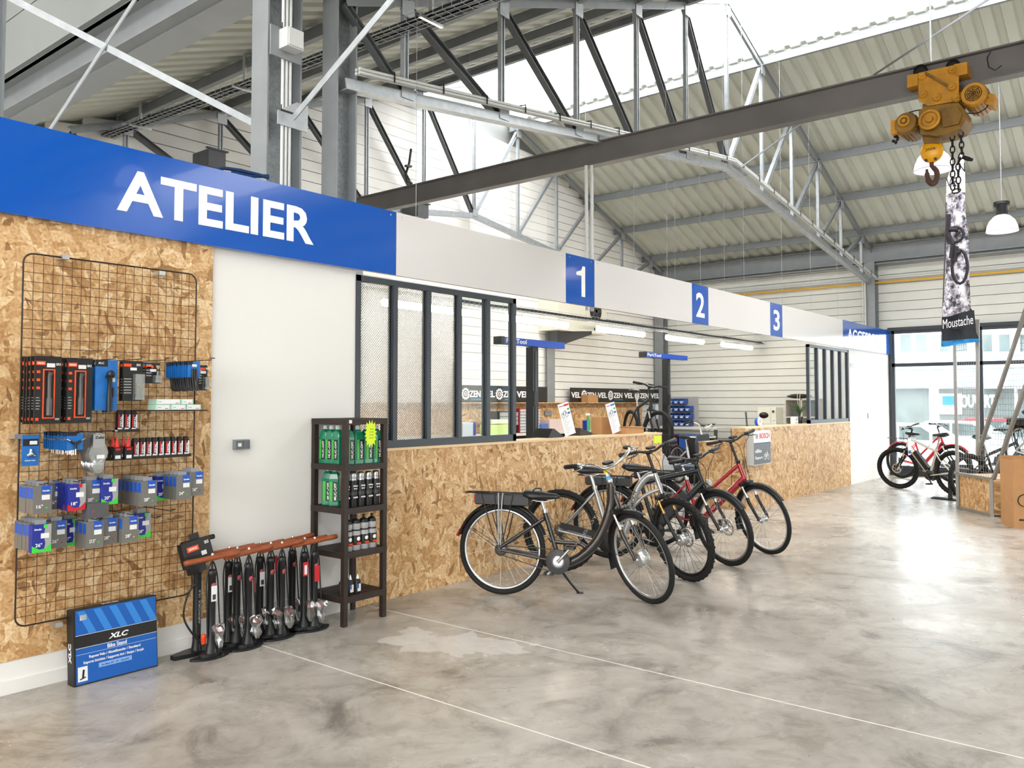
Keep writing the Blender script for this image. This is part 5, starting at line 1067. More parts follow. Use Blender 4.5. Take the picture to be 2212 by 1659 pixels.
MB().bar(hp_(330, 160, 7.57), hp_(495, 255, 7.57), .02, .035, 0, (1, 0, 0)).build('cross_strap', HYD, h)
def cyl(nm, c, r, x0, x1, mt, n=24): return MB().lathe([(r*.93, x0), (r, x0+.012), (r, x1-.012), (r*.93, x1)], n, 0, (0, c.y, c.z), M(((0, 0, 1), (1, 0, 0), (0, 1, 0)))).build(nm, mt, h)
c = hp_(622, 292, 7.55); mo = cyl('travel_motor', c, .094, 7.5, 7.86, HY)
for k in range(18): a = 2*math.pi*k/18; MB().bar((7.56, c.y+.098*math.cos(a), c.z+.098*math.sin(a)), (7.82, c.y+.098*math.cos(a), c.z+.098*math.sin(a)), .012, .006, 0, (0, math.cos(a), math.sin(a))).build('cooling_fin', HYD, mo)
m = MB(); [m.torus(.018+.014*k, .003, 20, 5, 0, (7.498, c.y, c.z), 'x') for k in range(4)]; [m.bar((7.496, c.y-.06*math.cos(a), c.z-.06*math.sin(a)), (7.496, c.y+.06*math.cos(a), c.z+.06*math.sin(a)), .003, .003, 0, (1, 0, 0)) for a in (0, .8, 1.57, 2.36)]; m.build('fan_grille', CHN, mo)
MB().prism(hpoly([(690, 265), (742, 282), (730, 350), (680, 335)], 7.55), .16, 0, YZ(7.58)).build('terminal_box', HY, mo)
c = hp_(215, 460, 7.55); m2_ = cyl('hoist_motor', c, .088, 7.52, 7.84, HYD)
for k in range(18): a = 2*math.pi*k/18; MB().bar((7.56, c.y+.092*math.cos(a), c.z+.092*math.sin(a)), (7.82, c.y+.092*math.cos(a), c.z+.092*math.sin(a)), .012, .006, 0, (0, math.cos(a), math.sin(a))).build('cooling_fin', HYD, m2_)
q = hp_(200, 445, 7.51); MB().torus(.04, .012, 20, 6, 0, (7.51, q.y, q.z), 'x').lathe([(.015, -.01), (.015, .02)], 10, 0, (7.51, q.y, q.z), M.Rotation(R(90), 3, 'Y')).build('end_wheel', HY, m2_)
MB().prism(hpoly([(120, 440), (160, 435), (160, 515), (120, 522)], 7.55), .2, 0, YZ(7.56)).build('terminal_box', HY, m2_)
c = hp_(357, 442, 7.5); m = MB().torus(.073, .014, 28, 8, 0, (7.47, c.y, c.z), 'x').lathe([(.025, -.02), (.03, 0), (.03, .05)], 14, 0, (7.47, c.y, c.z), M.Rotation(R(90), 3, 'Y')).lathe([(.07, .01), (.07, .03)], 24, 0, (7.47, c.y, c.z), M.Rotation(R(90), 3, 'Y')); m.build('brake_pulley', HY, h)
body = [(300, 400), (330, 375), (450, 358), (535, 350), (575, 395), (580, 450), (550, 500), (480, 530), (400, 545), (312, 535), (300, 470)]
MB().prism(hpoly(body, 7.6), .26, 0, YZ(7.54)).build('gearbox', HYD, h); MB().prism([(y, z) for y, z in hpoly([(430, 385), (530, 375), (560, 420), (540, 480), (450, 500)], 7.6)], .05, 0, YZ(7.51)).build('gear_cover', HYD, h)
MB().prism(hpoly([(312, 345), (520, 330), (530, 385), (312, 400)], 7.6), .2, 0, YZ(7.6)).build('neck', HYD, h)
MB().prism(hpoly([(305, 530), (420, 535), (405, 575), (315, 575)], 7.6), .12, 0, YZ(7.62)).build('chain_guide', HYD, h)
c = hp_(368, 628, 7.68); hb = MB().ball((7.68, c.y, c.z), .1, 0, 20, 12, (.55, .92, 1.0)).build('hook_block', mat('hook_block_yellow', '#e0a012', .35, noise=.2, nscale=9), h)
m = MB(); text(m, 'yale', M(((0, 0, -1, 7.68-.058), (-1, 0, 0, c.y+.04), (0, 1, 0, c.z-.01), (0, 0, 0, 1))), .08, .035, 0, .02, .002); m.build('cast_lettering', HYD, hb)
for s in (-.035, .04): MB().lathe([(.012, -.01), (.012, .01)], 8, 0, (7.64, c.y+s, c.z-.08), M.Rotation(R(90), 3, 'Y')).build('bolt', RUST, hb)
pts = [hp_(a, b, 7.68) for a, b in ((368, 690), (368, 715), (395, 745), (398, 790), (375, 820), (350, 805), (340, 770), (338, 735))]
MB().tube(spline(pts, 4), [.018]*6+[.022]*8+[.026]*8+[.02]*4+[.012]*3, 10).build('hook', RUST, h)
def chain(pts, nm='chain'):
    pts = [V(p) for p in pts]; t_ = MB().build if False else None; L = 0; k = 0; out = []
    for a, b in zip(pts, pts[1:]):
        d = b-a; n = max(1, round(d.length/.052))
        for i in range(n):
            c_ = a+d*((i+.5)/n); u = d.normalized(); sd = V((1, 0, 0)) if k % 2 else V((0, 1, 0)).cross(u).cross(u)*-1 if False else (V((0, 1, 0)) if k % 2 == 0 else V((1, 0, 0))); sd = (sd-u*sd.dot(u)).normalized()
            lp = [c_+u*.033*math.sin(w_)+sd*.017*math.cos(w_) for w_ in [2*math.pi*j/10 for j in range(10)]]
            MB().tube(lp, .006, 5, closed=True).build('chain_link', CHN, h); k += 1
chain([hp_(490, 525, 7.66), hp_(492, 855, 7.66)]); chain([hp_(541, 505, 7.66), hp_(547, 640, 7.66), hp_(524, 700, 7.66), hp_(527, 860, 7.66), hp_(500, 868, 7.66)])
MB().tube([hp_(552, 660, 7.66), hp_(585, 672, 7.66), hp_(612, 680, 7.66)], [.016, .02, .012], 8).tube([hp_(585, 665, 7.66), hp_(610, 672, 7.66)], .006, 6).build('chain_end_piece', CHN, h)
m = MB(); [m.ball(hp_(150+random.uniform(-14, 14), 530+k*9, 7.64), .014, 0, 8, 5) for k in range(6)]; m.build('cable_bundle', CHN, h)['kind'] = 'stuff'
MB().tube(spline([hp_(a, b, 7.6) for a, b in ((580, 400), (640, 398), (690, 370), (705, 345))], 5), .005, 6).build('cable', CHN, h); MB().tube(spline([hp_(a, b, 7.56) for a, b in ((230, 395), (270, 385), (310, 378))], 5), .005, 6).build('cable', CHN, h)

SHADE = mat('lamp_shade_glow', '#fff6ff', .3, emit=1.0); RIM = mat('lamp_rim', '#d9c2dc', .2)
def highbay(c, r, zt_, label):
    t = thing('pendant_lamp', label, 'lamp', c)
    MB().lathe([(r, 0), (r*.99, r*.06), (r*.93, r*.4), (r*.78, r*.75), (r*.5, r*1.05), (r*.3, r*1.15)], 28, 0, c).build('shade', SHADE, t)
    MB().torus(r, r*.03, 28, 6, 0, c, 'z').build('shade_rim', RIM, t)
    MB().lathe([(r*.33, r*1.12), (r*.36, r*1.2), (r*.36, r*1.75), (r*.5, r*1.78), (r*.5, r*2.05), (r*.3, r*2.1)], 20, 0, c).build('ballast_housing', BLACK, t)
    MB().tube([c+V((0, 0, r*2.1)), c+V((0, 0, r*2.9)), V((c.x, c.y, zt_+.08))], .008, 6).build('suspension', GALV, t)
q = PX(2165, 500, 13.8); highbay(q, .21, zt(q.x)+.1, 'glowing bell pendant lamp hanging at the right edge')
q = PX(2016, 368, 10.6); highbay(q, .21, zt(q.x)+.1, 'glowing bell pendant lamp partly behind the yellow hoist hook')
for x, y, lb in ((4.6, .0, 'bell pendant lamp above the camera, mirrored in the ATELIER panel'), (9.2, -.2, 'bell pendant lamp behind the camera, mirrored in the grey fascia panel'), (13.7, -.2, 'bell pendant lamp out of frame, mirrored in the number one square')):
    highbay(V((x, y, 4.0)), .2, zt(x)+.1, lb)
# teardrop flag
FX_ = 12.0; fw = thing('beach_flag', 'tall white and black printed flag with a dark lettered foot', 'flag', PX(2070, 735, FX_))
fmt = NT('flag_print'); tc = fmt.n('TexCoord'); nn = fmt.n('TexNoise'); nn.inputs['Scale'].default_value = 7; nn.inputs['Detail'].default_value = 9; nn.inputs['Roughness'].default_value = .75; fmt.l(tc.outputs['Object'], nn.inputs['Vector'])
fmt.l(fmt.ramp(nn.outputs[0], [(.42, '#2c2830'), (.5, '#a8a2b0'), (.56, '#f4f2f8')]), fmt.b.inputs['Base Color']); fmt.b.inputs['Roughness'].default_value = .6
FO = 2.765
def fpt(cx, cy): return PX(1880+cx/FO, 100+cy/FO, FX_)
def cloth(rows, nm, mt, off=0):
    vs = []; n = 7
    for i, (l_, r_) in enumerate(rows):
        a, b = fpt(*l_), fpt(*r_)
        for j in range(n): q = a+(b-a)*(j/(n-1)); q.x += .05*math.sin(j*1.1+i*.6)-off; vs.append(q)
    k = len(rows); m = MB().add(vs, [(i*n+j, i*n+j+1, (i+1)*n+j+1, (i+1)*n+j) for i in range(k-1) for j in range(n-1)]+[], 0, True)
    vs2 = [v+V((.006, 0, 0)) for v in vs]; m.add(vs2, [(i*n+j, (i+1)*n+j, (i+1)*n+j+1, i*n+j+1) for i in range(k-1) for j in range(n-1)], 0, True); return m.build(nm, mt, fw)
cloth([((520, 690), (550, 640)), ((470, 745), (560, 700)), ((450, 800), (562, 800)), ((450, 880), (563, 870))], 'cloth_top', mat('flag_white', '#eceaf0', .6))
cloth([((450, 880), (563, 870)), ((452, 1000), (565, 1000)), ((450, 1150), (585, 1150)), ((448, 1300), (585, 1300)), ((440, 1450), (592, 1440)), ((430, 1570), (600, 1560)), ((427, 1620), (612, 1580))], 'cloth', fmt.m)
cloth([((427, 1620), (618, 1575)), ((422, 1660+20), (628, 1700))], 'cloth_foot', mat('flag_slate', '#22262e', .6)); cloth([((422, 1680), (628, 1700)), ((424, 1760), (645, 1745))], 'cloth_foot', mat('flag_slate')); cloth([((424, 1760), (645, 1745)), ((424, 1795), (650, 1765))], 'blue_hem', mat('flag_blue', '#1f8fd8', .5))
m = MB(); pa = fpt(440, 1690); pb = fpt(620, 1660); ux = (pb-pa).normalized(); text(m, 'Moustache', M(((0, 0, -1, FX_-.06), (ux.y, 0, 0, pa.y), (ux.z, 1, 0, pa.z), (0, 0, 0, 1))), (pb-pa).length, .12, 0, .0, .002); m.build('lettering', LETW, fw)
m = MB(); pa = fpt(460, 850); text(m, 'VE', M(((0, 0, -1, FX_-.06), (-1, 0, 0, pa.y), (0, 1, 0, pa.z), (0, 0, 0, 1))), .12, .12, 0, .0, .002); pa = fpt(535, 760); text(m, 'N', M(((0, 0, -1, FX_-.06), (-1, 0, 0, pa.y), (0, 1, 0, pa.z), (0, 0, 0, 1))), .07, .12, 0, .0, .002); m.build('lettering', CARDB, fw)
m = MB()
def rg(cx, cy, rx, ry, r=.02):
    c = fpt(cx, cy); m.tube([V((FX_-.07, c.y+rx*math.cos(a), c.z+ry*math.sin(a))) for a in [2*math.pi*k/16 for k in range(16)]], r, 5, closed=True)
rg(512, 1130, .1, .1); rg(540, 1320, .09, .22)
for a, b in (((475, 1010), (470, 1120)), ((470, 1120), (500, 1190)), ((500, 1190), (490, 1270)), ((520, 1200), (510, 1290)), ((545, 1230), (520, 1240)), ((480, 1100), (530, 1100))): m.tube([fpt(*a)-V((.07, 0, 0)), fpt(*b)-V((.07, 0, 0))], .03, 6)
m.build('rider_print', mat('flag_ink', '#26232b', .6), fw)['kind'] = 'stuff'
MB().tube([fpt(452, 880)+V((.02, 0, 0)), fpt(448, 1100)+V((.02, 0, 0)), fpt(430, 1600)+V((.02, 0, 0)), fpt(425, 1790)+V((.02, 0, 0))], .008, 6).build('pole', DSTEEL, fw)

# mesh display on OSB plinth
A = PZ(2073, 1099, 0); B = PZ(2147, 1117, 0); TU = mat('display_tube_grey', '#8e8c88', .4, .4)
u = (B-A).normalized(); nrm = V((u.y, -u.x, 0)); nrm = nrm if nrm.dot(V((-1, 0, 0))) > 0 else -nrm
def pp(px, py, off=0):  # on the plane of the display's front side
    d = ray(px, py); o_ = A+nrm*off; t_ = (o_-O0).dot(nrm)/d.dot(nrm); return O0+d*t_
dz = thing('mesh_display_stand', 'grey tube display stand with wire mesh and OSB base at the right edge', 'display stand', (A+B)/2)
ht = pp(2147, 1035).z; bk = -nrm; c3 = B+bk*1.3; c4 = A+bk*1.3
def quadbox(p0, p1, z0, z1, th, nm, mt):  # upright board between two ground points
    MB().bar(V((p0.x, p0.y, (z0+z1)/2)), V((p1.x, p1.y, (z0+z1)/2)), th, z1-z0).build(nm, mt, dz)
quadbox(A, B, .03, ht-.02, .015, 'osb_panel', OSB); quadbox(B, c3, .03, ht-.02, .015, 'osb_panel', OSB); quadbox(A, c4, .03, ht-.02, .015, 'osb_panel', OSB)
mid = (A+B+c3+c4)/4; m = MB(); m.add([V((p.x, p.y, ht-.02)) for p in (A, B, c3, c4)]+[V((p.x, p.y, ht-.002)) for p in (A, B, c3, c4)], [(0, 1, 2, 3), (4, 7, 6, 5), (0, 4, 5, 1), (1, 5, 6, 2), (2, 6, 7, 3), (3, 7, 4, 0)]); m.build('top_board', OSB, dz)
def tb(a, b): MB().bar(a, b, .04, .04).build('tube', TU, dz)
z3 = lambda p, z: V((p.x, p.y, z))
o = nrm*.022
tb(z3(A+o, .02), z3(B+o, .02)); tb(z3(A+o, ht), z3(B+o, ht)); tb(z3(B+o, 0), z3(B+o, ht)); tl = pp(2074, 700, .022); tb(z3(A+o, 0), z3(A+o, tl.z))
tm = pp(2112, 690, .022); bm = pp(2112, 982, .022); tb(z3(A+o, tl.z), z3(tm, tl.z)); tb(z3(tm, tl.z+.02), bm); s1 = pp(2215, 672, .022); tb(bm, bm+(s1-bm)*1.1); b2 = pp(2146, 1035, .022); s2 = pp(2214, 838, .022); tb(b2, b2+(s2-b2)*2.2)
# mesh wires clipped to the area between the tubes
m_n = 0
for k in range(1, 26):
    z = ht+k*.075
    if z > tl.z: break
    xl = A+o; 
    # right end along the post then along the slanted tube
    if z > bm.z: r_ = tm
    else: f = (z-b2.z)/(s2.z-b2.z); r_ = b2+(s2-b2)*f
    MB().tube([z3(xl, z), z3(r_, z)], .0022, 4).build('mesh_wire', TU, dz)
    if z > bm.z and z < s1.z:
        f = (z-bm.z)/(s1.z-bm.z); a_ = bm+(s1-bm)*f; f2 = (z-b2.z)/(s2.z-b2.z); b_ = b2+(s2-b2)*f2; MB().tube([z3(a_, z), z3(b_, z)], .0022, 4).build('mesh_wire', TU, dz)
Lm = (B-A).length
for k in range(1, 34):
    p = A+o+u*(.06*k); s_ = (p-A-o).dot(u); sM = (tm-A-o).dot(u); sB = Lm
    if s_ < sM: MB().tube([z3(p, ht), z3(p, tl.z)], .0022, 4).build('mesh_wire', TU, dz)
    else:
        sa = (s1-bm).dot(u); zt1 = bm.z+(s1.z-bm.z)*(s_-sM)/sa
        z0_ = ht if s_ < sB else b2.z+(s2.z-b2.z)*(s_-sB)/((s2-b2).dot(u))
        if zt1-z0_ > .03: MB().tube([z3(p, z0_), z3(p, min(zt1, 3.2))], .0022, 4).build('mesh_wire', TU, dz)
# bikes on the plinth
S9 = dict(style='arch', frame=SILV, fend=True, rack=True, motor=True, batt=True, seat=.48, rim=ALU, wt=.022, susp=True)
for nm_, lb_, off, st_, sd_ in (('city_bicycle', 'white city bicycle standing on the mesh display plinth', .45, S8, .55), ('city_bicycle', 'silver arched bicycle behind the white one on the mesh display plinth', .85, S9, .75)):
    p = B-nrm*off+u*(-.35+sd_*.4); bo = bike(nm_, lb_, (p.x, p.y), (p.x+u.x*1.1, p.y+u.y*1.1), 20, st_, False); bo.location.z = ht
# carton with bicycle drawing at the right edge
A2 = PZ(2190, 1141, 0); t = thing('bicycle_carton', 'open brown carton with printed bicycle drawing at the right edge', 'carton', A2)
KB = mat('kraft_board', '#b98a5c', .7, noise=.1, nscale=10); hh = .83; w2 = nrm
px_ = V((.45, -.89, 0)); dp = V((.89, .45, 0))
def wl(a, b, z0, z1, nm='side'): MB().bar(z3(a, (z0+z1)/2), z3(b, (z0+z1)/2), .008, z1-z0).build(nm, KB, t)
a_, b_ = A2, A2+px_*.5; c_, d_ = b_+dp*.4, a_+dp*.4
wl(a_, b_, 0, .68); wl(a_+px_*.0, a_+px_*.12, .68, .82, 'flap'); wl(b_, c_, 0, .8); wl(d_, a_, 0, .8); wl(c_, d_, 0, .84)
m = MB(); 
for s in (.12, .3): c0 = a_+px_*s+V((0, 0, .33))-dp*.008; m.tube([c0+px_*.07*math.cos(k)+V((0, 0, .07*math.sin(k))) for k in [2*math.pi*j/18 for j in range(18)]], .006, 5, closed=True)
for p0, p1 in (((.12, .33), (.17, .44)), ((.17, .44), (.26, .44)), ((.26, .44), (.3, .33)), ((.17, .44), (.21, .33)), ((.21, .33), (.12, .33)), ((.21, .33), (.26, .42)), ((.16, .47), (.18, .47)), ((.26, .44), (.27, .48))): m.tube([a_+px_*p0[0]+V((0, 0, p0[1]))-dp*.008, a_+px_*p1[0]+V((0, 0, p1[1]))-dp*.008], .005, 5)
m.build('bicycle_print', CARDB, t)['kind'] = 'stuff'
for k in range(3): MB().bar(a_+px_*(.06+k*.1)+V((0, 0, .1))-dp*.006, a_+px_*(.12+k*.1)+V((0, 0, .1))-dp*.006, .004, .02).build('print_line', CARDB, t)

# cable tray under the left roof edge
def tray_run(p0, p1, wd, label, cables, hang=()):
    t = thing('cable_tray', label, 'cable tray', (p0+p1)/2); d = (p1-p0).normalized(); sd = V((-d.y, d.x, 0)).normalized(); L = (p1-p0).length
    for s, z in ((-.5, .06), (-.5, .0), (-.2, 0), (.2, 0), (.5, 0), (.5, .06)): MB().tube([p0+sd*wd*s+V((0, 0, z)), p1+sd*wd*s+V((0, 0, z))], .003, 5).build('long_wire', GALV, t)
    m = MB(); k = 0
    while k*.1 < L: c_ = p0+d*(k*.1); m.tube([c_+sd*wd*.5+V((0, 0, .065)), c_+sd*wd*.5, c_-sd*wd*.5, c_-sd*wd*.5+V((0, 0, .065))], .0028, 4); k += 1
    m.build('cross_wires', GALV, t)['kind'] = 'stuff'
    for i in range(cables):
        a = (i-(cables-1)/2)*.03; pts = [p0+(p1-p0)*(q/14)+sd*(a+random.uniform(-.01, .01))+V((0, 0, .018+.02*(i % 2)+random.uniform(0, .01))) for q in range(15)]
        MB().tube(pts, .013, 6).build('cable', BLACK, t)
    for q in hang: c_ = p0+d*q; MB().bar(c_+V((0, 0, -.01))+sd*.0, V((c_.x, c_.y, c_.z+.55)), .04, .02).build('hanger', ALU, t); MB().bar(c_-sd*wd*.8+V((0, 0, -.015)), c_+sd*wd*.8+V((0, 0, -.015)), .03, .02).build('hanger_arm', ALU, t)
TXX = 4.62
a = PX(225, 300, TXX); b = PX(1075, -10, TXX); b = V((TXX, b.y, b.z)); tray_run(a, b, .16, 'wire cable tray with thick black cables below the roof at the top left', 5, (.9, 3.0, 5.6))
p = PY(1150, 687, 7.4); zz = p.z+.07
for k, x in enumerate((8.2, 11.0, 14.0, 17.0)): solo(MB().tube([(x, 7.4, zz), (x, 7.4, zt(x)+.1)], .002, 5), 'suspension_wire', GALV, 'thin wire holding the workshop cable tray, %s from the left' % ORD[k].replace('front', 'first'), 'wire', 'workshop tray wires')
tray_run(V((6.2, 7.4, zz)), V((FX-.1, 7.4, zz)), .2, 'wire cable tray above the workshop tube lights', 3, ())
GLOW = mat('tube_light_glow', '#fff4e2', .4, emit=26)
for i, s in enumerate((.90, 1.215, 1.53, 1.845, 2.165)):
    x0 = s*7.4; x1 = x0+1.5; zc = zz-.11; t = thing('tube_light', ['leftmost', 'second', 'third', 'fourth', 'rightmost'][i]+' tube light under the workshop cable tray', 'tube light', ((x0+x1)/2, 7.4, zc-.04), 0, 'workshop tube lights')
    MB().tube([(x0, 7.4, zc), (x0+.03, 7.4, zc), (x1-.03, 7.4, zc), (x1, 7.4, zc)], [.03, .05, .05, .03], 12).build('diffuser', GLOW, t); MB().bx(x0+.02, x1-.02, 7.36, 7.44, zc+.035, zc+.06).build('housing', PIPE, t)
    for x in (x0+.3, x1-.3): MB().tube([(x, 7.36, zc+.05), (x, 7.36, zz+.004)], .004, 5).build('clip', GALV, t)

# twin galvanised pipes above the number one square
for i, px in enumerate((1267, 1279)):
    q = PY(px, 556, 5.05); top = PY(px, 358, 5.05); solo(MB().tube([(q.x, 5.05, 2.5), (q.x, 5.05, top.z)], .018, 8), 'riser_pipe', PIPE, ['left', 'right'][i]+' of the two white riser pipes behind the number one square', 'pipe', 'white riser pipes')
# conduits along the right wall
for i, (z, mt_, lb) in enumerate(((4.06, PIPE, 'grey conduit running along the upper right wall'), (3.98, mat('gas_pipe_yellow', '#d9a83a', .4), 'yellow gas pipe running along the upper right wall'))):
    solo(MB().tube([(FX-.08, -8, z), (FX-.08, RY, z)], .022, 8), 'wall_pipe', mt_, lb, 'pipe')
solo(MB().tube([(FX-.32, 5.08, 3.0), (FX-.32, 5.08, 4.1)], .016, 8).tube([(FX-.32, 5.13, 3.0), (FX-.32, 5.13, 4.1)], .012, 8), 'column_conduit', PIPE, 'pale conduits on the grey column beside the shop window', 'conduit')

# ---------------------------------------------------------------- workshop
BENCH = mat('bench_white', '#cfd0cc', .5)
def bench(x0, x1, y0, y1, z, lb):
    t = thing('workbench', lb, 'workbench', ((x0+x1)/2, (y0+y1)/2, 0)); MB().bx(x0, x1, y0, y1, z-.04, z).build('top', BENCH, t)
    for x in (x0+.05, x1-.05):
        for y in (y0+.05, y1-.05): MB().bx(x-.03, x+.03, y-.03, y+.03, 0, z-.04).build('leg', DSTEEL, t)
    MB().bx(x0+.05, x1-.05, y1-.06, y1-.04, .1, z-.04).build('back_panel', BLACK, t)
bench(6.5, 15.2, 9.3, RY-.12, .93, 'long white workbench along the back wall')
bench(16.9, FX-.32, 7.95, RY-.4, .93, 'white workbench in the far corner carrying the blue bins')
xo = PY(1385, 870, 9.98).x
bp = thing('back_osb_board', 'OSB backboard above the long workbench', 'wall board', ((8.0+xo)/2, 9.97, .94))
n_ = 4
MB().bx(7.2, xo, 9.76, 9.96, 1.475, 1.49).build('ledge', OSB, bp)
for k in range(n_): MB().bx(7.2+(xo-7.2)*k/n_+.001, 7.2+(xo-7.2)*(k+1)/n_-.001, 9.96, 9.98, .94, 1.49).build('osb_panel', OSB, bp)
def gear(mb, c, r):
    poly = []
    for k in range(48): a = 2*math.pi*k/48; rr = r*(1 if (k//2) % 2 else .84); poly.append((rr*math.cos(a), rr*math.sin(a)))
    xf = M.Translation(c) @ M.Rotation(R(90), 4, 'X'); N = 48; inn = [(r*.6*math.cos(2*math.pi*k/48), r*.6*math.sin(2*math.pi*k/48)) for k in range(48)]
    vs = [xf @ V((x, y, 0)) for x, y in poly+inn]+[xf @ V((x, y, .004)) for x, y in poly+inn]
    fs = []
    for k in range(N): j = (k+1) % N; fs += [(2*N+k, 2*N+j, 3*N+j, 3*N+k), (k, N+k, N+j, j), (k, j, 2*N+j, 2*N+k)]
    mb.add(vs, fs); mb.torus(r*.35, r*.08, 20, 5, 0, c+V((0, -.002, 0)), 'y'); mb.lathe([(.0001, -.002), (r*.12, -.002), (r*.12, .004)], 10, 0, c, M.Rotation(R(90), 3, 'X'))
for (pa, pb, n, u0, uw, lb) in ((985, 1182, 3, 970, 73, 'black banner with white lettering and gear emblems left of the back column'), (1233, 1430, 4, 1234, 57, 'black banner with white lettering and gear emblems right of the back column')):
    Yb = 9.95; A_ = PY(pa, 853, Yb).x; B_ = PY(pb, 853, Yb).x; t = thing('shop_banner', lb, 'banner', ((A_+B_)/2, Yb, 1.49)); MB().bx(A_, B_, Yb, Yb+.02, 1.49, 1.80).build('board', CARDB, t)
    px = u0
    for i in range(n):
        x0 = PY(px, 853, Yb).x; x1 = PY(px+uw*.95, 853, Yb).x; W2 = x1-x0
        if x0 < A_-.05: x0c = x0
        for s, f0, f1 in (('VEL', .0, .38), ('ZEN', .62, 1.0)):
            if x0+W2*f0 > A_ and x0+W2*f1 < B_: m = MB(); text(m, s, face(x0+W2*f0, Yb-.001, 1.585), W2*(f1-f0)*.95, .12, 0, .03, .002); m.build('lettering', LETW, t)
        if x0+W2*.4 > A_ and x0+W2*.6 < B_: m = MB(); gear(m, V((x0+W2*.5, Yb-.002, 1.645)), .11); m.build('gear_emblem', LETW, t)
        if x0+W2*.7 > A_ and x0+W2 < B_: m = MB(); text(m, '.COM QUIMPER', face(x0+W2*.66, Yb-.001, 1.53), W2*.34, .028, 0, .01, .002); m.build('small_lettering', mat('banner_cyan', '#3aa6d8', .5), t)
        px += uw
# work stands with blue bars
PBL = mat('stand_blue', '#0f4fc4', .3)
for (px, t_, pa, pb, py, lb) in ((1151, 5.74, 1079, 1217, 744, 'tall black repair stand post with blue top bar in front of the left banner'), (1440, 6.7, 1390, 1483, 770, 'tall black repair stand post with blue top bar holding the mounted bicycle')):
    q = PY(px, py+6, t_); t = thing('repair_stand', lb, 'repair stand', (q.x, t_, 0)); MB().bx(q.x-.05, q.x+.05, t_-.04, t_+.06, .02, q.z).build('post', BLACK, t)
    MB().bx(q.x-.012, q.x+.012, t_-.046, t_-.04, .3, q.z-.05).build('post_groove', DSTEEL, t); MB().bx(q.x-.35, q.x+.35, t_-.3, t_+.3, 0, .02).build('base_plate', DSTEEL, t)
    a = PY(pa, py-4, t_-.08).x; b = PY(pb, py+4, t_-.08).x; zb_ = q.z-.0; MB().bx(a+.04, b, t_-.1, t_+.0, zb_, zb_+.075).build('blue_bar', PBL, t); MB().bx(a, a+.06, t_-.105, t_+.005, zb_-.004, zb_+.08).build('end_cap', BLACK, t)
    m = MB(); text(m, 'ParkTool', face(a+.09, t_-.101, zb_+.015), (b-a)*.3, .05, 0, .02, .002); m.build('lettering', LETW, t)
    MB().bx(q.x-.1, q.x-.05, t_-.1, t_+.02, 1.45, 1.62).build('clamp_head', BLACK, t)
    MB().tube(spline([(q.x+.055, t_, q.z-.5), (q.x+.06, t_, q.z-.85), (q.x+.1, t_-.02, q.z-1.0), (q.x+.14, t_-.02, q.z-1.04)], 5), .012, 6).build('cable', BLACK, t)
Smt = dict(style='diamond', frame=GRAPH, wt=.025, motor=False, seat=.5, post=.2, rim=RUB, spk=SPB, dbatt=False, derail=True)
p = PY(1400, 900, 6.5); bo = bike('hybrid_bicycle', 'black bicycle clamped high in the repair stand', (p.x+.15, 6.9), (p.x-.55, 6.05), 20, Smt, False); bo.location.z = .68
p = PY(1512, 910, 6.6); bo = bike('city_bicycle', 'bicycle with white stem and handlebar standing inside the workshop', (p.x+.5, 7.3), (p.x-.1, 6.35), 15, dict(S8, rack=False, fend=False, stemmat=LETW, barmat=LETW, stand=0), False)
# black tool bag hanging on the stand
q = PY(1412, 880, 6.45); solo(MB().prism([(-.1, -.32), (.12, -.34), (.09, .05), (-.13, .05)], .03, 0, M.Translation(q) @ M.Rotation(R(90), 4, 'X')), 'plastic_cover', mat('grey_film', '#6c7278', .15, coat=.5), 'shiny grey plastic cover hanging on the mounted bicycle', 'cover')
# blue storage bins in the corner
BINB = mat('bin_blue', '#1f4a9a', .4); BINC = mat('bin_content', '#c4c8cc', .5)
def bin_(x, y, z, lb):
    t = thing('storage_bin', lb, 'storage bin', (x, y, z), R(-90), 'blue storage bins')
    w_, d_, h_ = .125, .2, .125
    m = MB()
    for s in (-1, 1): m.prism([(0, 0), (d_, 0), (d_, h_), (.06, h_), (0, h_*.5)], .003, 0, M(((0, 0, s, s*(w_/2-.003 if s > 0 else w_/2-.003)*1.0), (1, 0, 0, 0), (0, 1, 0, 0), (0, 0, 0, 1))))
    m.bx(-w_/2, w_/2, 0, .003, 0, h_*.45).bx(-w_/2, w_/2, 0, d_, 0, .003).bx(-w_/2, w_/2, d_-.003, d_, 0, h_); m.build('shell', BINB, t, True)
    MB().bx(-.03, .03, -.002, 0, .02, .045).build('label', STK, t, True); MB().bx(-w_/2+.006, w_/2-.006, .01, d_-.01, .005, .07).build('contents', BINC, t, True)
rows = [(922, 3, 1465), (901, 4, 1453), (882, 3, 1459), (862, 3, 1459)]
rack_ = thing('bin_rail', 'grey louvre panel carrying the blue bins in the corner', 'rail panel', (17.6, 9.25, .94))
q0_ = PY(1448, 900, 9.2); MB().bx(17.62, 17.64, 8.75, 9.45, .94, 1.62).build('panel', LGREY, rack_)
bl = ['bottom', 'second', 'third', 'top']; cl_ = ['left', 'middle left', 'middle right', 'right']
for r_i, (py, n, px0) in enumerate(((918, 4, 1452), (902, 4, 1452), (885, 4, 1452), (868, 3, 1452))):
    for i in range(n): bin_(17.4, 9.35-i*.145, .94+r_i*.17, '%s blue bin in the %s row of the corner stack' % (cl_[i], bl[r_i]))
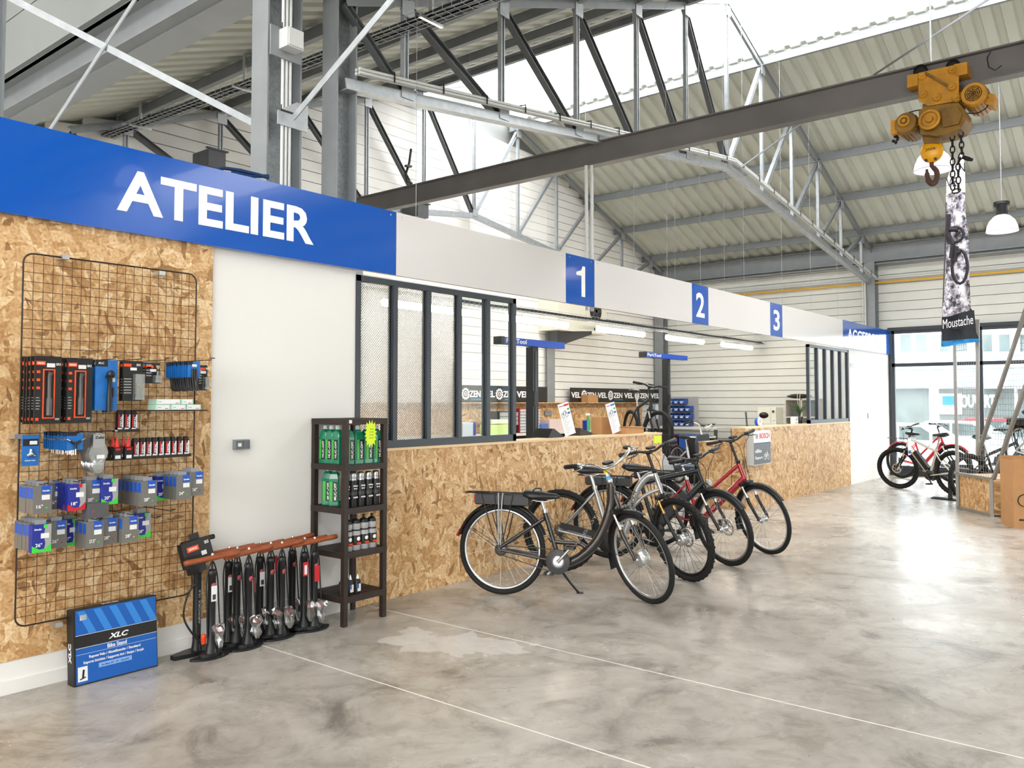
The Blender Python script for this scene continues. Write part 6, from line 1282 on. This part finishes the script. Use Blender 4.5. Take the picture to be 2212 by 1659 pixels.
# items on back bench
def solobox(px0, px1, py0, py1, Y, d, mt, nm, lb, cat, group=None):
    a = PY(px0, py1, Y); b = PY(px1, py0, Y); return solo(MB().bx(a.x, b.x, Y, Y+d, a.z, b.z), nm, mt, lb, cat, group)
KR = KB; CAB = mat('cabinet_red', '#9e1f2a', .45)
t = thing('parts_cabinet', 'red framed drawer cabinet with rows of clear drawers on the back bench', 'drawer cabinet', PY(1145, 932, 9.4)); a = PY(1124, 934, 9.4); b = PY(1168, 882, 9.4)
a.z = .93; MB().bx(a.x, b.x, 9.42, 9.62, .93, b.z).build('body', CAB, t)
for r_ in range(8):
    for c_ in range(4): x0 = a.x+.01+(b.x-a.x-.02)*c_/4; z0 = .94+(b.z-.95)*r_/8; MB().bx(x0+.004, x0+(b.x-a.x-.02)/4-.004, 9.405, 9.42, z0+.004, z0+(b.z-.95)/8-.006).build('drawer', mat('drawer_clear', '#b9bfc4', .3), t)
t = thing('grey_drawer_unit', 'small grey drawer unit left of the red cabinet', 'drawer unit', PY(1100, 930, 9.45)); a = PY(1072, 920, 9.45); b = PY(1120, 888, 9.45); MB().bx(a.x, b.x, 9.46, 9.64, .93, b.z).build('body', BLACK, t)
for r_ in range(3): MB().bx(a.x+.1, b.x-.01, 9.45, 9.46, b.z-.09-r_*.08, b.z-.02-r_*.08).build('drawer', LGREY, t)
for a_ in (((1060, 1104, 912, 935, 9.32, .25, mat('lime_box', '#c9dc8c', .5), 'lime_box', 'pale lime box behind the last clear window pane', 'box')),
           ((1062, 1098, 902, 912, 9.34, .2, mat('cream_box', '#dcdcc8', .5), 'cream_box', 'cream box lying on the pale lime box', 'box')),
           ((1000, 1022, 910, 940, 9.3, .2, mat('clear_tub', '#c2cad4', .3), 'clear_tub', 'clear plastic tub behind the fourth window pane', 'tub')),
           ((1022, 1028, 913, 943, 9.35, .08, mat('can_blue', '#1b2b8c', .4), 'blue_can', 'dark blue can behind the fourth window pane', 'can')),
           ((1187, 1222, 908, 936, 9.35, .3, mat('tub_peach', '#d6c2bc', .3), 'clear_tub', 'large translucent tub on the bench right of the red cabinet', 'tub')),
           ((1170, 1184, 910, 928, 9.35, .25, mat('tub_blue', '#5270b0', .3), 'blue_tub', 'translucent blue tub beside the red cabinet', 'tub')),
           ((1252, 1294, 898, 932, 9.6, .12, OSB, 'osb_box', 'small OSB box on the bench between the price placards', 'box'),),
           ((1270, 1292, 852, 868, 9.77, .17, KR, 'carton_box', 'small brown carton standing in front of the right banner', 'carton'),),
           ((1264, 1272, 908, 930, 9.3, .06, mat('can_blue', '#1b2b8c', .4), 'blue_bottle', 'small dark blue bottle left of the green spray bottle', 'bottle'),),
           ((1293, 1303, 910, 930, 9.3, .08, mat('purple_can', '#8a1f6a', .4), 'purple_can', 'purple can on the bench right of the OSB box', 'can'),)):
    if isinstance(a_[0], tuple): a_ = a_[0]
    o = solobox(*a_)
    o.location.z = {'carton_box': 1.491, 'cream_box': 1.05}.get(a_[7], .931)
    if a_[7] == 'cream_box': o.location.z = .931+(PY(1060, 912, 9.32).z-PY(1060, 935, 9.32).z)+.001
q = PY(1275, 930, 9.25); t = thing('spray_bottle', 'green spray bottle with white trigger on the back bench', 'bottle', (q.x, 9.3, .93)); MB().lathe([(.045, 0), (.045, .2), (.018, .27), (.018, .29)], 14, 0, (q.x, 9.3, .93)).build('body', mat('spray_green', '#3f9a6a', .3), t); MB().bar((q.x+.05, 9.3, 1.25), (q.x-.06, 9.3, 1.25), .03, .04).build('trigger', LETW, t)
for px, lb in ((1183, 'grey double socket on the backboard left'), (1373, 'grey double socket on the backboard right')):
    q = PY(px, 893, 9.95); t = thing('bench_socket', lb, 'socket', q); MB().bx(q.x-.12, q.x+.02, 9.92, 9.96, q.z-.04, q.z+.05).build('box', SG, t); MB().bx(q.x+.025, q.x+.12, 9.92, 9.96, q.z-.04, q.z+.05).build('box', SG, t)
# on the counter
for px, px2, py0, lb, hd_ in ((1234, 1212, 881, 'white bicycle offer placard with red print on the counter, left one', RED), (1334, 1311, 880, 'white bicycle offer placard with blue print on the counter, right one', SKY)):
    q = PY(px, 939, WY+.12); t = thing('offer_placard', lb, 'placard', (q.x, WY+.12, CT+.002), 0); xf = M.Rotation(R(-10), 4, 'X') @ M.Rotation(R(-10), 4, 'Y')
    w_, hh_ = .19, .35
    def pb_(nm, mt, x0, x1, z0, z1, y=-.001): m = MB(xf); m.bx(x0, x1, y, y+.0008, z0, z1); return m.build(nm, mt, t, True)
    m = MB(xf); m.bx(-w_/2, w_/2, 0, .004, 0.02, hh_); m.build('board', LETW, t, True); pb_('header_print', hd_, .0, w_/2-.01, hh_-.035, hh_-.015); pb_('red_line', RED, -w_/2+.01, -.01, hh_-.03, hh_-.022); pb_('green_square', LGN, w_/2-.05, w_/2-.012, hh_-.08, hh_-.06); pb_('blue_square', PACKB, w_/2-.05, w_/2-.012, hh_-.12, hh_-.1)
    m = MB(xf)
    for s in (-.055, .015): m.torus(.024, .002, 18, 4, 0, (s, -.002, hh_-.12), 'y')
    m.bar((-.055, -.002, hh_-.12), (-.03, -.002, hh_-.085), .002, .004).bar((-.03, -.002, hh_-.085), (.005, -.002, hh_-.08), .002, .004).bar((.015, -.002, hh_-.12), (.003, -.002, hh_-.07), .002, .004); m.build('bicycle_print', DGREY, t, True)
    m = MB(xf); [m.bx(-w_/2+.02, -w_/2+.08+.03*(k % 3), -.0015, 0, .05+k*.02, .054+k*.02) for k in range(8)]; m.build('small_print', LGREY, t, True)['kind'] = 'stuff'
a = PY(1346, 935, WY+.1); t = thing('counter_carton', 'flat open brown carton with red sheet on the counter end', 'carton', (a.x, WY+.15, CT)); b = PY(1384, 935, WY+.1)
MB().bx(a.x, b.x, WY+.06, WY+.28, CT, CT+.075).build('box', KR, t); m = MB(M.Translation((a.x, WY+.05, CT+.078)) @ M.Rotation(R(3), 4, 'Y')); m.bx(-.02, b.x-a.x+.06, 0, .22, 0, .004); m.build('lid', KR, t); m = MB(M.Translation((a.x, WY+.05, CT+.083)) @ M.Rotation(R(3), 4, 'Y')); m.bx(.02, b.x-a.x-.0, .02, .2, 0, .003); m.build('red_sheet', mat('red_sheet', '#c9605a', .5), t)
o = solobox(1300, 1325, 902, 940, WY+.22, .14, KR, 'tall_carton', 'tall brown carton behind the right placard', 'carton'); o.location.z = CT+.001
q = PY(1185, 944, WY+.2); solo(MB().prism([(0, 0), (.28, 0), (.1, .09), (.07, .09)], .2, 0, M.Translation((q.x-.1, WY+.33, CT)) @ M.Rotation(R(90), 4, 'X')), 'tablet_holder', BLACK, 'black wedge holder on the counter beside the repair post', 'holder')
q = PY(1265, 935, WY+.2); solo(MB().prism([(0, 0), (.22, 0), (.25, .02), (0.02, .08)], .12, 0, M.Translation((q.x-.1, WY+.33, CT)) @ M.Rotation(R(90), 4, 'X')), 'parts_tray', mat('tray_dark', '#3a352c', .6), 'dark open parts tray on the counter between the placards', 'tray')
# far counter items
q = PY(1642, 915, WY+.12); t = thing('tape_roll', 'blue and white tape roll standing on the far counter', 'tape roll', (q.x, WY+.12, CT)); m = MB().torus(.045, .018, 24, 8, 0, (q.x-.02, WY+.12, CT+.064), 'y'); m.build('roll', LETW, t); MB().torus(.04, .02, 24, 8, 0, (q.x-.045, WY+.15, CT+.061), 'y').build('blue_roll', PBL, t)
q = PY(1718, 915, WY+.12); t = thing('counter_clock', 'small white rounded device on the far counter', 'clock', (q.x, WY+.1, CT)); MB().prism([(-.07, 0), (.07, 0), (.075, .07), (.055, .115), (-.055, .115), (-.075, .07)], .07, 0, M.Translation((q.x, WY+.17, CT)) @ M.Rotation(R(90), 4, 'X')).build('case', LETW, t); MB().bx(q.x-.04, q.x+.04, WY+.095, WY+.1, CT+.05, CT+.095).build('screen', LGREY, t); MB().bx(q.x-.05, q.x+.05, WY+.095, WY+.1, CT+.012, CT+.03).build('stripe', mat('stripe_salmon', '#c98a7a', .5), t)
q = PY(1727, 912, WY+.2); t = thing('potted_plant', 'green grassy plant in black pot on the far counter', 'plant', (q.x, WY+.2, CT)); MB().lathe([(.045, 0), (.06, .11), (.05, .11)], 14, 0, (q.x, WY+.2, CT)).build('pot', BLACK, t)
LEAF = mat('leaf_green', '#3f5c2c', .5); c = V((q.x, WY+.2, CT+.1))
for k in range(46):
    a = random.uniform(0, 2*math.pi); ln = random.uniform(.16, .34); bend = random.uniform(.2, 1.1); pts = [c+V((math.cos(a)*ln*bend*s*s, math.sin(a)*ln*bend*s*s*.7, ln*(s-.45*bend*s*s))) for s in (0, .35, .7, 1)]
    MB().tube(pts, [.004, .005, .004, .0008], 4, caps=False).build('leaf', LEAF, t)
for k in range(2): MB().tube([c, c+V((.02-.1*k, 0, .3)), c+V((.05-.13*k, 0, .42))], .004, 5).build('flower_stalk', mat('stalk_cream', '#d8d29a', .5), t)
# microwave, cabinet, shelf unit
MX = 14.9; a = PX(1637, 915, MX); b = PX(1676, 880, MX); zc = a.z; W3 = a.y-b.y; H3 = b.z-a.z; L = lambda m, nm, mt: m.build(nm, mt, t, True)
t = thing('microwave_oven', 'white microwave oven with oval dark window behind the far counter', 'microwave', (MX, (a.y+b.y)/2, zc), R(-90))
L(MB().bx(-W3/2, W3/2, 0, .36, 0, H3), 'case', mat('appliance_cream', '#d9d7c8', .35))
RX9 = M.Rotation(R(90), 3, 'X')
L(MB().lathe([(.0001, .0), (.13, 0), (.135, .004), (.0001, .006)], 28, 0, (-W3*.16, -.001, H3*.52), RX9, W3*1.9, W3*1.2), 'window', CARDB); L(MB().lathe([(.022, 0), (.022, .015)], 14, 0, (W3*.36, 0, H3*.75), RX9), 'knob', DGREY); L(MB().lathe([(.015, 0), (.015, .015)], 14, 0, (W3*.36, 0, H3*.25), RX9), 'knob', STK); L(MB().bx(W3*.22, W3*.225, -.002, 0, .01, H3-.01), 'door_seam', DGREY)
t = thing('fridge', 'white low fridge under the microwave', 'fridge', (MX, (a.y+b.y)/2-.02, 0), R(-90)); L(MB().bx(-W3/2-.06, W3/2+.06, -.02, .45, 0, zc-.003), 'body', BENCH); L(MB().bx(-W3/2-.05, W3/2+.05, -.05, -.022, .05, zc-.03), 'door', BENCH)
SX = 16.3; a = PX(1695, 915, SX); b = PX(1768, 861, SX); W5 = a.y-b.y; t = thing('shelf_unit', 'white open shelf unit with a black bag on top', 'shelf unit', (SX, (a.y+b.y)/2, 0), R(-90)); WU = mat('shelf_white', '#c9c6bb', .5)
for x in (-W5/2, -.015, W5/2-.03): L(MB().bx(x, x+.03, 0, .35, 0, b.z), 'side_panel', WU)
for z in (.1, .75, b.z-.38, b.z-.03): L(MB().bx(-W5/2+.03, W5/2-.03, 0, .35, z, z+.025), 'shelf', WU)
L(MB().bx(-W5/2, W5/2, .35, .36, 0, b.z), 'back_panel', LGREY)
m = MB(); m.ball(V((SX+.17, (a.y+b.y)/2+.1, b.z+.05)), .14, 0, 14, 8, (.9, 1.8, .35)); solo(m, 'black_bag', mat('bag_black_shiny', '#18181a', .25), 'shiny black bag lying on top of the white shelf unit', 'bag')
solo(MB().bar(PX(1611, 890, 14.6), V((14.4, PX(1624, 985, 14.4).y, 0)), .03, .012), 'leaning_board', DSTEEL, 'thin grey board leaning left of the microwave', 'board')
# grey brand sign on far counter
a = PY(1629, 1006, WY-.11); b = PY(1665, 929, WY-.11); t = thing('light_box_sign', 'grey and white square sign box mounted on the far counter', 'sign', ((a.x+b.x)/2, WY-.06, a.z)); MB().bx(a.x, b.x, WY-.105, WY-.002, a.z, b.z).build('box', PIPE, t)
zm = a.z+(b.z-a.z)*.62; MB().bx(a.x+.01, b.x-.01, WY-.108, WY-.105, a.z+.01, zm).build('slate_face', mat('sign_slate', '#5b5f66', .4), t); MB().bx(a.x+.01, b.x-.01, WY-.108, WY-.105, zm+.015, b.z-.01).build('white_face', LETW, t); MB().bx(a.x+.01, b.x-.01, WY-.108, WY-.105, zm, zm+.015).build('blue_line', mat('sign_blue_line', '#1e2f6e', .4), t)
W4 = b.x-a.x; m = MB(); text(m, 'BOSCH', face(a.x+W4*.33, WY-.109, zm+.07), W4*.6, .075, 0, .03, .001); m.build('red_lettering', mat('sign_red', '#d8232a', .4), t); m = MB(); m.torus(.035, .005, 20, 5, 0, (a.x+W4*.17, WY-.109, zm+.105), 'y').bx(a.x+W4*.17-.012, a.x+W4*.17+.012, WY-.112, WY-.108, zm+.085, zm+.125); m.build('emblem', LGREY, t)
for s, z, w_ in (('eBike', .17, .36), ('Expert', .07, .42)): m = MB(); text(m, s, face(a.x+W4*.08, WY-.109, a.z+z), W4*w_, .05, 0, .01, .001); m.build('lettering', LETW, t)
m = MB(); cx_ = a.x+W4*.72
for s in (-.05, .06): m.torus(.038, .004, 20, 5, 0, (cx_+s, WY-.11, a.z+.1), 'y')
for p0, p1 in (((-.05, .1), (-.02, .16)), ((-.02, .16), (.04, .16)), ((.06, .1), (.035, .19)), ((-.02, .16), (.0, .1)), ((0, .1), (-.05, .1)), ((0, .1), (.04, .16))): m.bar((cx_+p0[0], WY-.11, a.z+p0[1]), (cx_+p1[0], WY-.11, a.z+p1[1]), .003, .005)
m.build('bicycle_print', LETW, t)
# heater / screen housing
a = PY(1206, 712, 9.6); b = PY(1310, 640, 9.6); t = thing('air_heater', 'white boxed air heater with black fan opening behind the number one square', 'heater', ((a.x+b.x)/2, 9.7, a.z)); MB().bx(a.x, b.x, 9.6, RY, a.z, b.z).build('housing', mat('appliance_cream', ''), t); c = PY(1287, 672, 9.58); MB().lathe([(.0001, .0), (.2, 0), (.21, .02), (.0001, .025)], 26, 0, (c.x, 9.59, c.z), M.Rotation(R(90), 3, 'X')).build('fan_opening', CARDB, t)
for k in range(5): a2 = 2*math.pi*k/5; MB().bar((c.x, 9.565, c.z), (c.x+.18*math.cos(a2), 9.565, c.z+.18*math.sin(a2)), .008, .06).build('fan_blade', DGREY, t)
a = PY(1193, 728, RY-.2); b = PY(1265, 712, RY-1.4); t = thing('wall_bracket_arm', 'black triangular wall bracket arm left of the air heater', 'bracket', (a.x, RY-.1, a.z)); MB().prism([(0, -.2), (0, .1), (.8, .14), (.8, .07)], .06, 0, M.Translation((a.x, RY-.3, a.z)) @ M.Rotation(R(-25), 4, 'Z') @ M.Rotation(R(90), 4, 'X')).build('arm', BLACK, t); MB().bx(a.x-.02, a.x+.06, RY-.36, RY-.1, a.z-.22, a.z+.12).build('foot_plate', DSTEEL, t); MB().bx(a.x+.7, a.x+1.6, RY-.9, RY-.75, a.z+.15, a.z+.2).build('head_bar', BLACK, t)
# clutter between counters
q = PY(1460, 1005, 5.4); m = MB(); N = 14; rr = []
for (z, qd) in ((0, .22), (.1, .3), (.28, .26), (.42, .14), (.5, .04), (.6, .09)):
    for j in range(N): a_ = 2*math.pi*j/N; k = qd*random.uniform(.75, 1.2); rr.append((q.x+.1+k*math.cos(a_), 5.8+k*math.sin(a_), .35+z))
m.add(rr, [(i*N+j, i*N+(j+1) % N, (i+1)*N+(j+1) % N, (i+1)*N+j) for i in range(5) for j in range(N)]+[tuple(range(N))]); t = thing('plastic_bag', 'knotted clear plastic bag on a low stool behind the counter gap', 'plastic bag', (q.x+.1, 5.8, .35)); m.build('film', mat('bag_film', '#b9bcc0', .2, alpha=.6), t)
solo(MB().bx(q.x-.1, q.x+.3, 5.6, 6.0, .32, .35).bx(q.x-.08, q.x-.04, 5.62, 5.66, 0, .32).bx(q.x+.24, q.x+.28, 5.62, 5.66, 0, .32).bx(q.x-.08, q.x-.04, 5.94, 5.98, 0, .32).bx(q.x+.24, q.x+.28, 5.94, 5.98, 0, .32), 'low_stool', BLACK, 'low black stool under the clear plastic bag', 'stool')
PUR = mat('crate_purple', '#3a1f38', .5)
for i in range(3):
    a = PY(1448, 960, 8.4); x0 = a.x+i*.0; t = thing('parts_crate', ['lowest', 'middle', 'topmost'][i]+' dark purple crate stacked below the corner bench', 'crate', (x0+.3, 8.4, .05+i*.27), 0, 'purple crates'); MB().bx(-.28, .28, -.18, .18, 0, .01).bx(-.28, .28, -.18, -.165, 0, .22).bx(-.28, .28, .165, .18, 0, .22).bx(-.28, -.265, -.18, .18, 0, .22).bx(.265, .28, -.18, .18, 0, .22).bx(-.3, .3, -.2, .2, .2, .225).build('shell', PUR, t, True)
a = PY(1488, 950, 8.0); t = thing('blue_crate', 'bright blue crate beside the purple crates', 'crate', (a.x, 8.0, .5)); MB().bx(-.15, .15, -.15, .15, 0, .3).build('body', BINB, t, True); MB().bx(-.17, .17, -.17, .17, .3, .33).build('rim', BINB, t, True)
solo(MB().bx(a.x-.25, a.x+.25, 7.8, 8.2, .0, .49), 'black_cabinet', BLACK, 'low black cabinet under the bright blue crate', 'cabinet')
a = PY(1516, 955, 6.0); t = thing('office_chair', 'slate blue moulded chair back seen between the counters', 'chair', (a.x, 6.2, 0)); CH = mat('chair_slate', '#3c4e63', .4)
MB().prism([(-.22, 0), (.22, 0), (.25, .22), (.2, .36), (-.2, .36), (-.25, .22)], .025, 0, M.Translation((a.x, 6.0, .62)) @ M.Rotation(R(90), 4, 'X')).build('backrest', CH, t); MB().bx(a.x-.22, a.x+.22, 6.0, 6.42, .44, .48).build('seat', CH, t)
for sx_ in (-.18, .18):
    for sy_ in (.04, .38): MB().tube([(a.x+sx_, 6.0+sy_, .44), (a.x+sx_*1.15, 6.0+sy_, 0)], .012, 6).build('leg', DSTEEL, t)
a = PY(1508, 925, 7.0); t = thing('drum', 'black drum with white lid rim behind the chair', 'drum', (a.x+.1, 7.0, 0)); MB().lathe([(.25, 0), (.27, .05), (.27, .8), (.25, .84)], 24, 0, (a.x+.1, 7.0, 0)).build('body', BLACK, t); MB().torus(.265, .015, 28, 6, 0, (a.x+.1, 7.0, .85), 'z').build('lid_rim', LETW, t); MB().lathe([(.25, .84), (.24, .87), (.0001, .88)], 24, 0, (a.x+.1, 7.0, 0)).build('lid', DGREY, t)
a = PY(1430, 948, WY-.02); solo(MB().bx(-.06, .09, 0, .002, 0, .07), 'neon_tag', NEON, 'neon yellow paper tag clipped above the silver bicycle handlebar', 'price tag').location = PY(1421, 957, 4.0)

# ---------------------------------------------------------------- outside: street, cars, building
struct(MB().bx(FX+.35, 75, -45, 45, -.75, -.6), 'ground_street', mat('asphalt', '#9a9a9a', .8, noise=.2, nscale=3))
BX = 40.0; BW = mat('render_white', '#e9edf2', .7); BBL = mat('metal_band_blue', '#8fb4d4', .5); BG = mat('shop_glass_dark', '#5a6668', .15, noise=.5, nscale=.8)
bd = thing('street_building', 'white building across the street with pale blue band and shop windows', 'building', (BX, 5, -.6))
def bz(y): return PX(2000, y, BX).z
yl = PX(1900, 800, BX).y+6; yr = -25
MB().bx(BX+.3, BX+8, yr, yl, -.6, 10).build('wall', BW, bd); MB().bx(BX-.3, BX+.3, yr, yl, bz(836), bz(800)).build('blue_band', BBL, bd); MB().bx(BX-.2, BX+.3, yr, yl, bz(800)+.02, bz(770)).build('blue_band', BBL, bd)
for px in (1957, 1990, 2042, 2077, 2132, 2170, 2215, 2255):
    a = PX(px-11, 760, BX+.28); b = PX(px+11, 722, BX+.28); MB().bx(BX+.22, BX+.32, a.y, b.y, a.z, b.z).build('window', BG, bd)
for a, b in ((1936, 2006), (2030, 2110), (2122, 2190), (2200, 2300)):
    p = PX(a, 905, BX+.28); q = PX(b, 837, BX+.28); MB().bx(BX+.22, BX+.34, p.y, q.y, -.4, q.z-.05).build('shop_window', BG, bd)
m = MB(); p = PX(2062, 868, BX+.1); q = PX(2150, 868, BX+.1); text(m, 'COUVERT', M(((0, 0, -1, BX+.1), (-1, 0, 0, p.y), (0, 1, 0, p.z-.25), (0, 0, 0, 1))), abs(q.y-p.y), .55, 0, .03, .02); m.build('sign_lettering', mat('neon_lettering', '#ffffff', .4, emit=3), bd)
p = PX(2050, 880, BX+.1); MB().bx(BX+.1, BX+.2, p.y-.5, p.y+.5, p.z-.3, p.z+.6).build('poster', LETW, bd); MB().bx(BX+.06, BX+.1, p.y-.25, p.y+.25, p.z+.1, p.z+.5).build('poster_mark', SKY, bd)
def car(px, X, mt, lb):
    p = PX(px, 905, X); z0 = -.6; t = thing('car', lb, 'car', (X, p.y, z0)); bpoly = [(-2.1, .3), (-2.15, .7), (-1.9, .88), (-1.25, .95), (-.6, 1.42), (.9, 1.45), (1.6, 1.0), (2.05, .95), (2.12, .6), (2.1, .3)]
    MB().prism(bpoly[::-1], 1.7, 0, M(((0, 0, 1, X-.85), (1, 0, 0, p.y), (0, 1, 0, z0), (0, 0, 0, 1)))).build('body', mt, t)
    for a in ([(-1.05, .97), (-.5, 1.36), (.1, 1.38), (.1, .97)], [(.18, .97), (.18, 1.38), (.85, 1.38), (1.4, 1.0)]): MB().prism(a[::-1], 1.72, 0, M(((0, 0, 1, X-.86), (1, 0, 0, p.y), (0, 1, 0, z0), (0, 0, 0, 1)))).build('side_window', BG, t)
    for s in (-1.3, 1.3):
        for xx in (-.85, .65): MB().lathe([(.1, 0), (.31, .01), (.31, .19), (.1, .2)], 20, 0, (X+xx, p.y+s, z0+.31), M.Rotation(R(90), 3, 'Y')).build('wheel', RUB, t)
    for s in (-.6, .6): MB().bx(X-.9 if False else X+s-.12, X+s+.12, p.y+2.08, p.y+2.14, z0+.6, z0+.72).build('headlight', LETW, t)
car(1965, 27.5, mat('car_white', '#e8ecf0', .2, coat=.6), 'white parked car outside, nearest to the left window edge')
car(2075, 32.0, mat('car_silver', '#a8b4bc', .2, .4, coat=.6), 'silver parked car outside behind the bicycles'); car(2150, 37.6, mat('car_red', '#c8283a', .25, coat=.6), 'red parked car outside behind the mesh display')
car(2250, 34.5, mat('car_grey', '#70787e', .25, .4, coat=.6), 'dark grey parked car outside at the right edge')
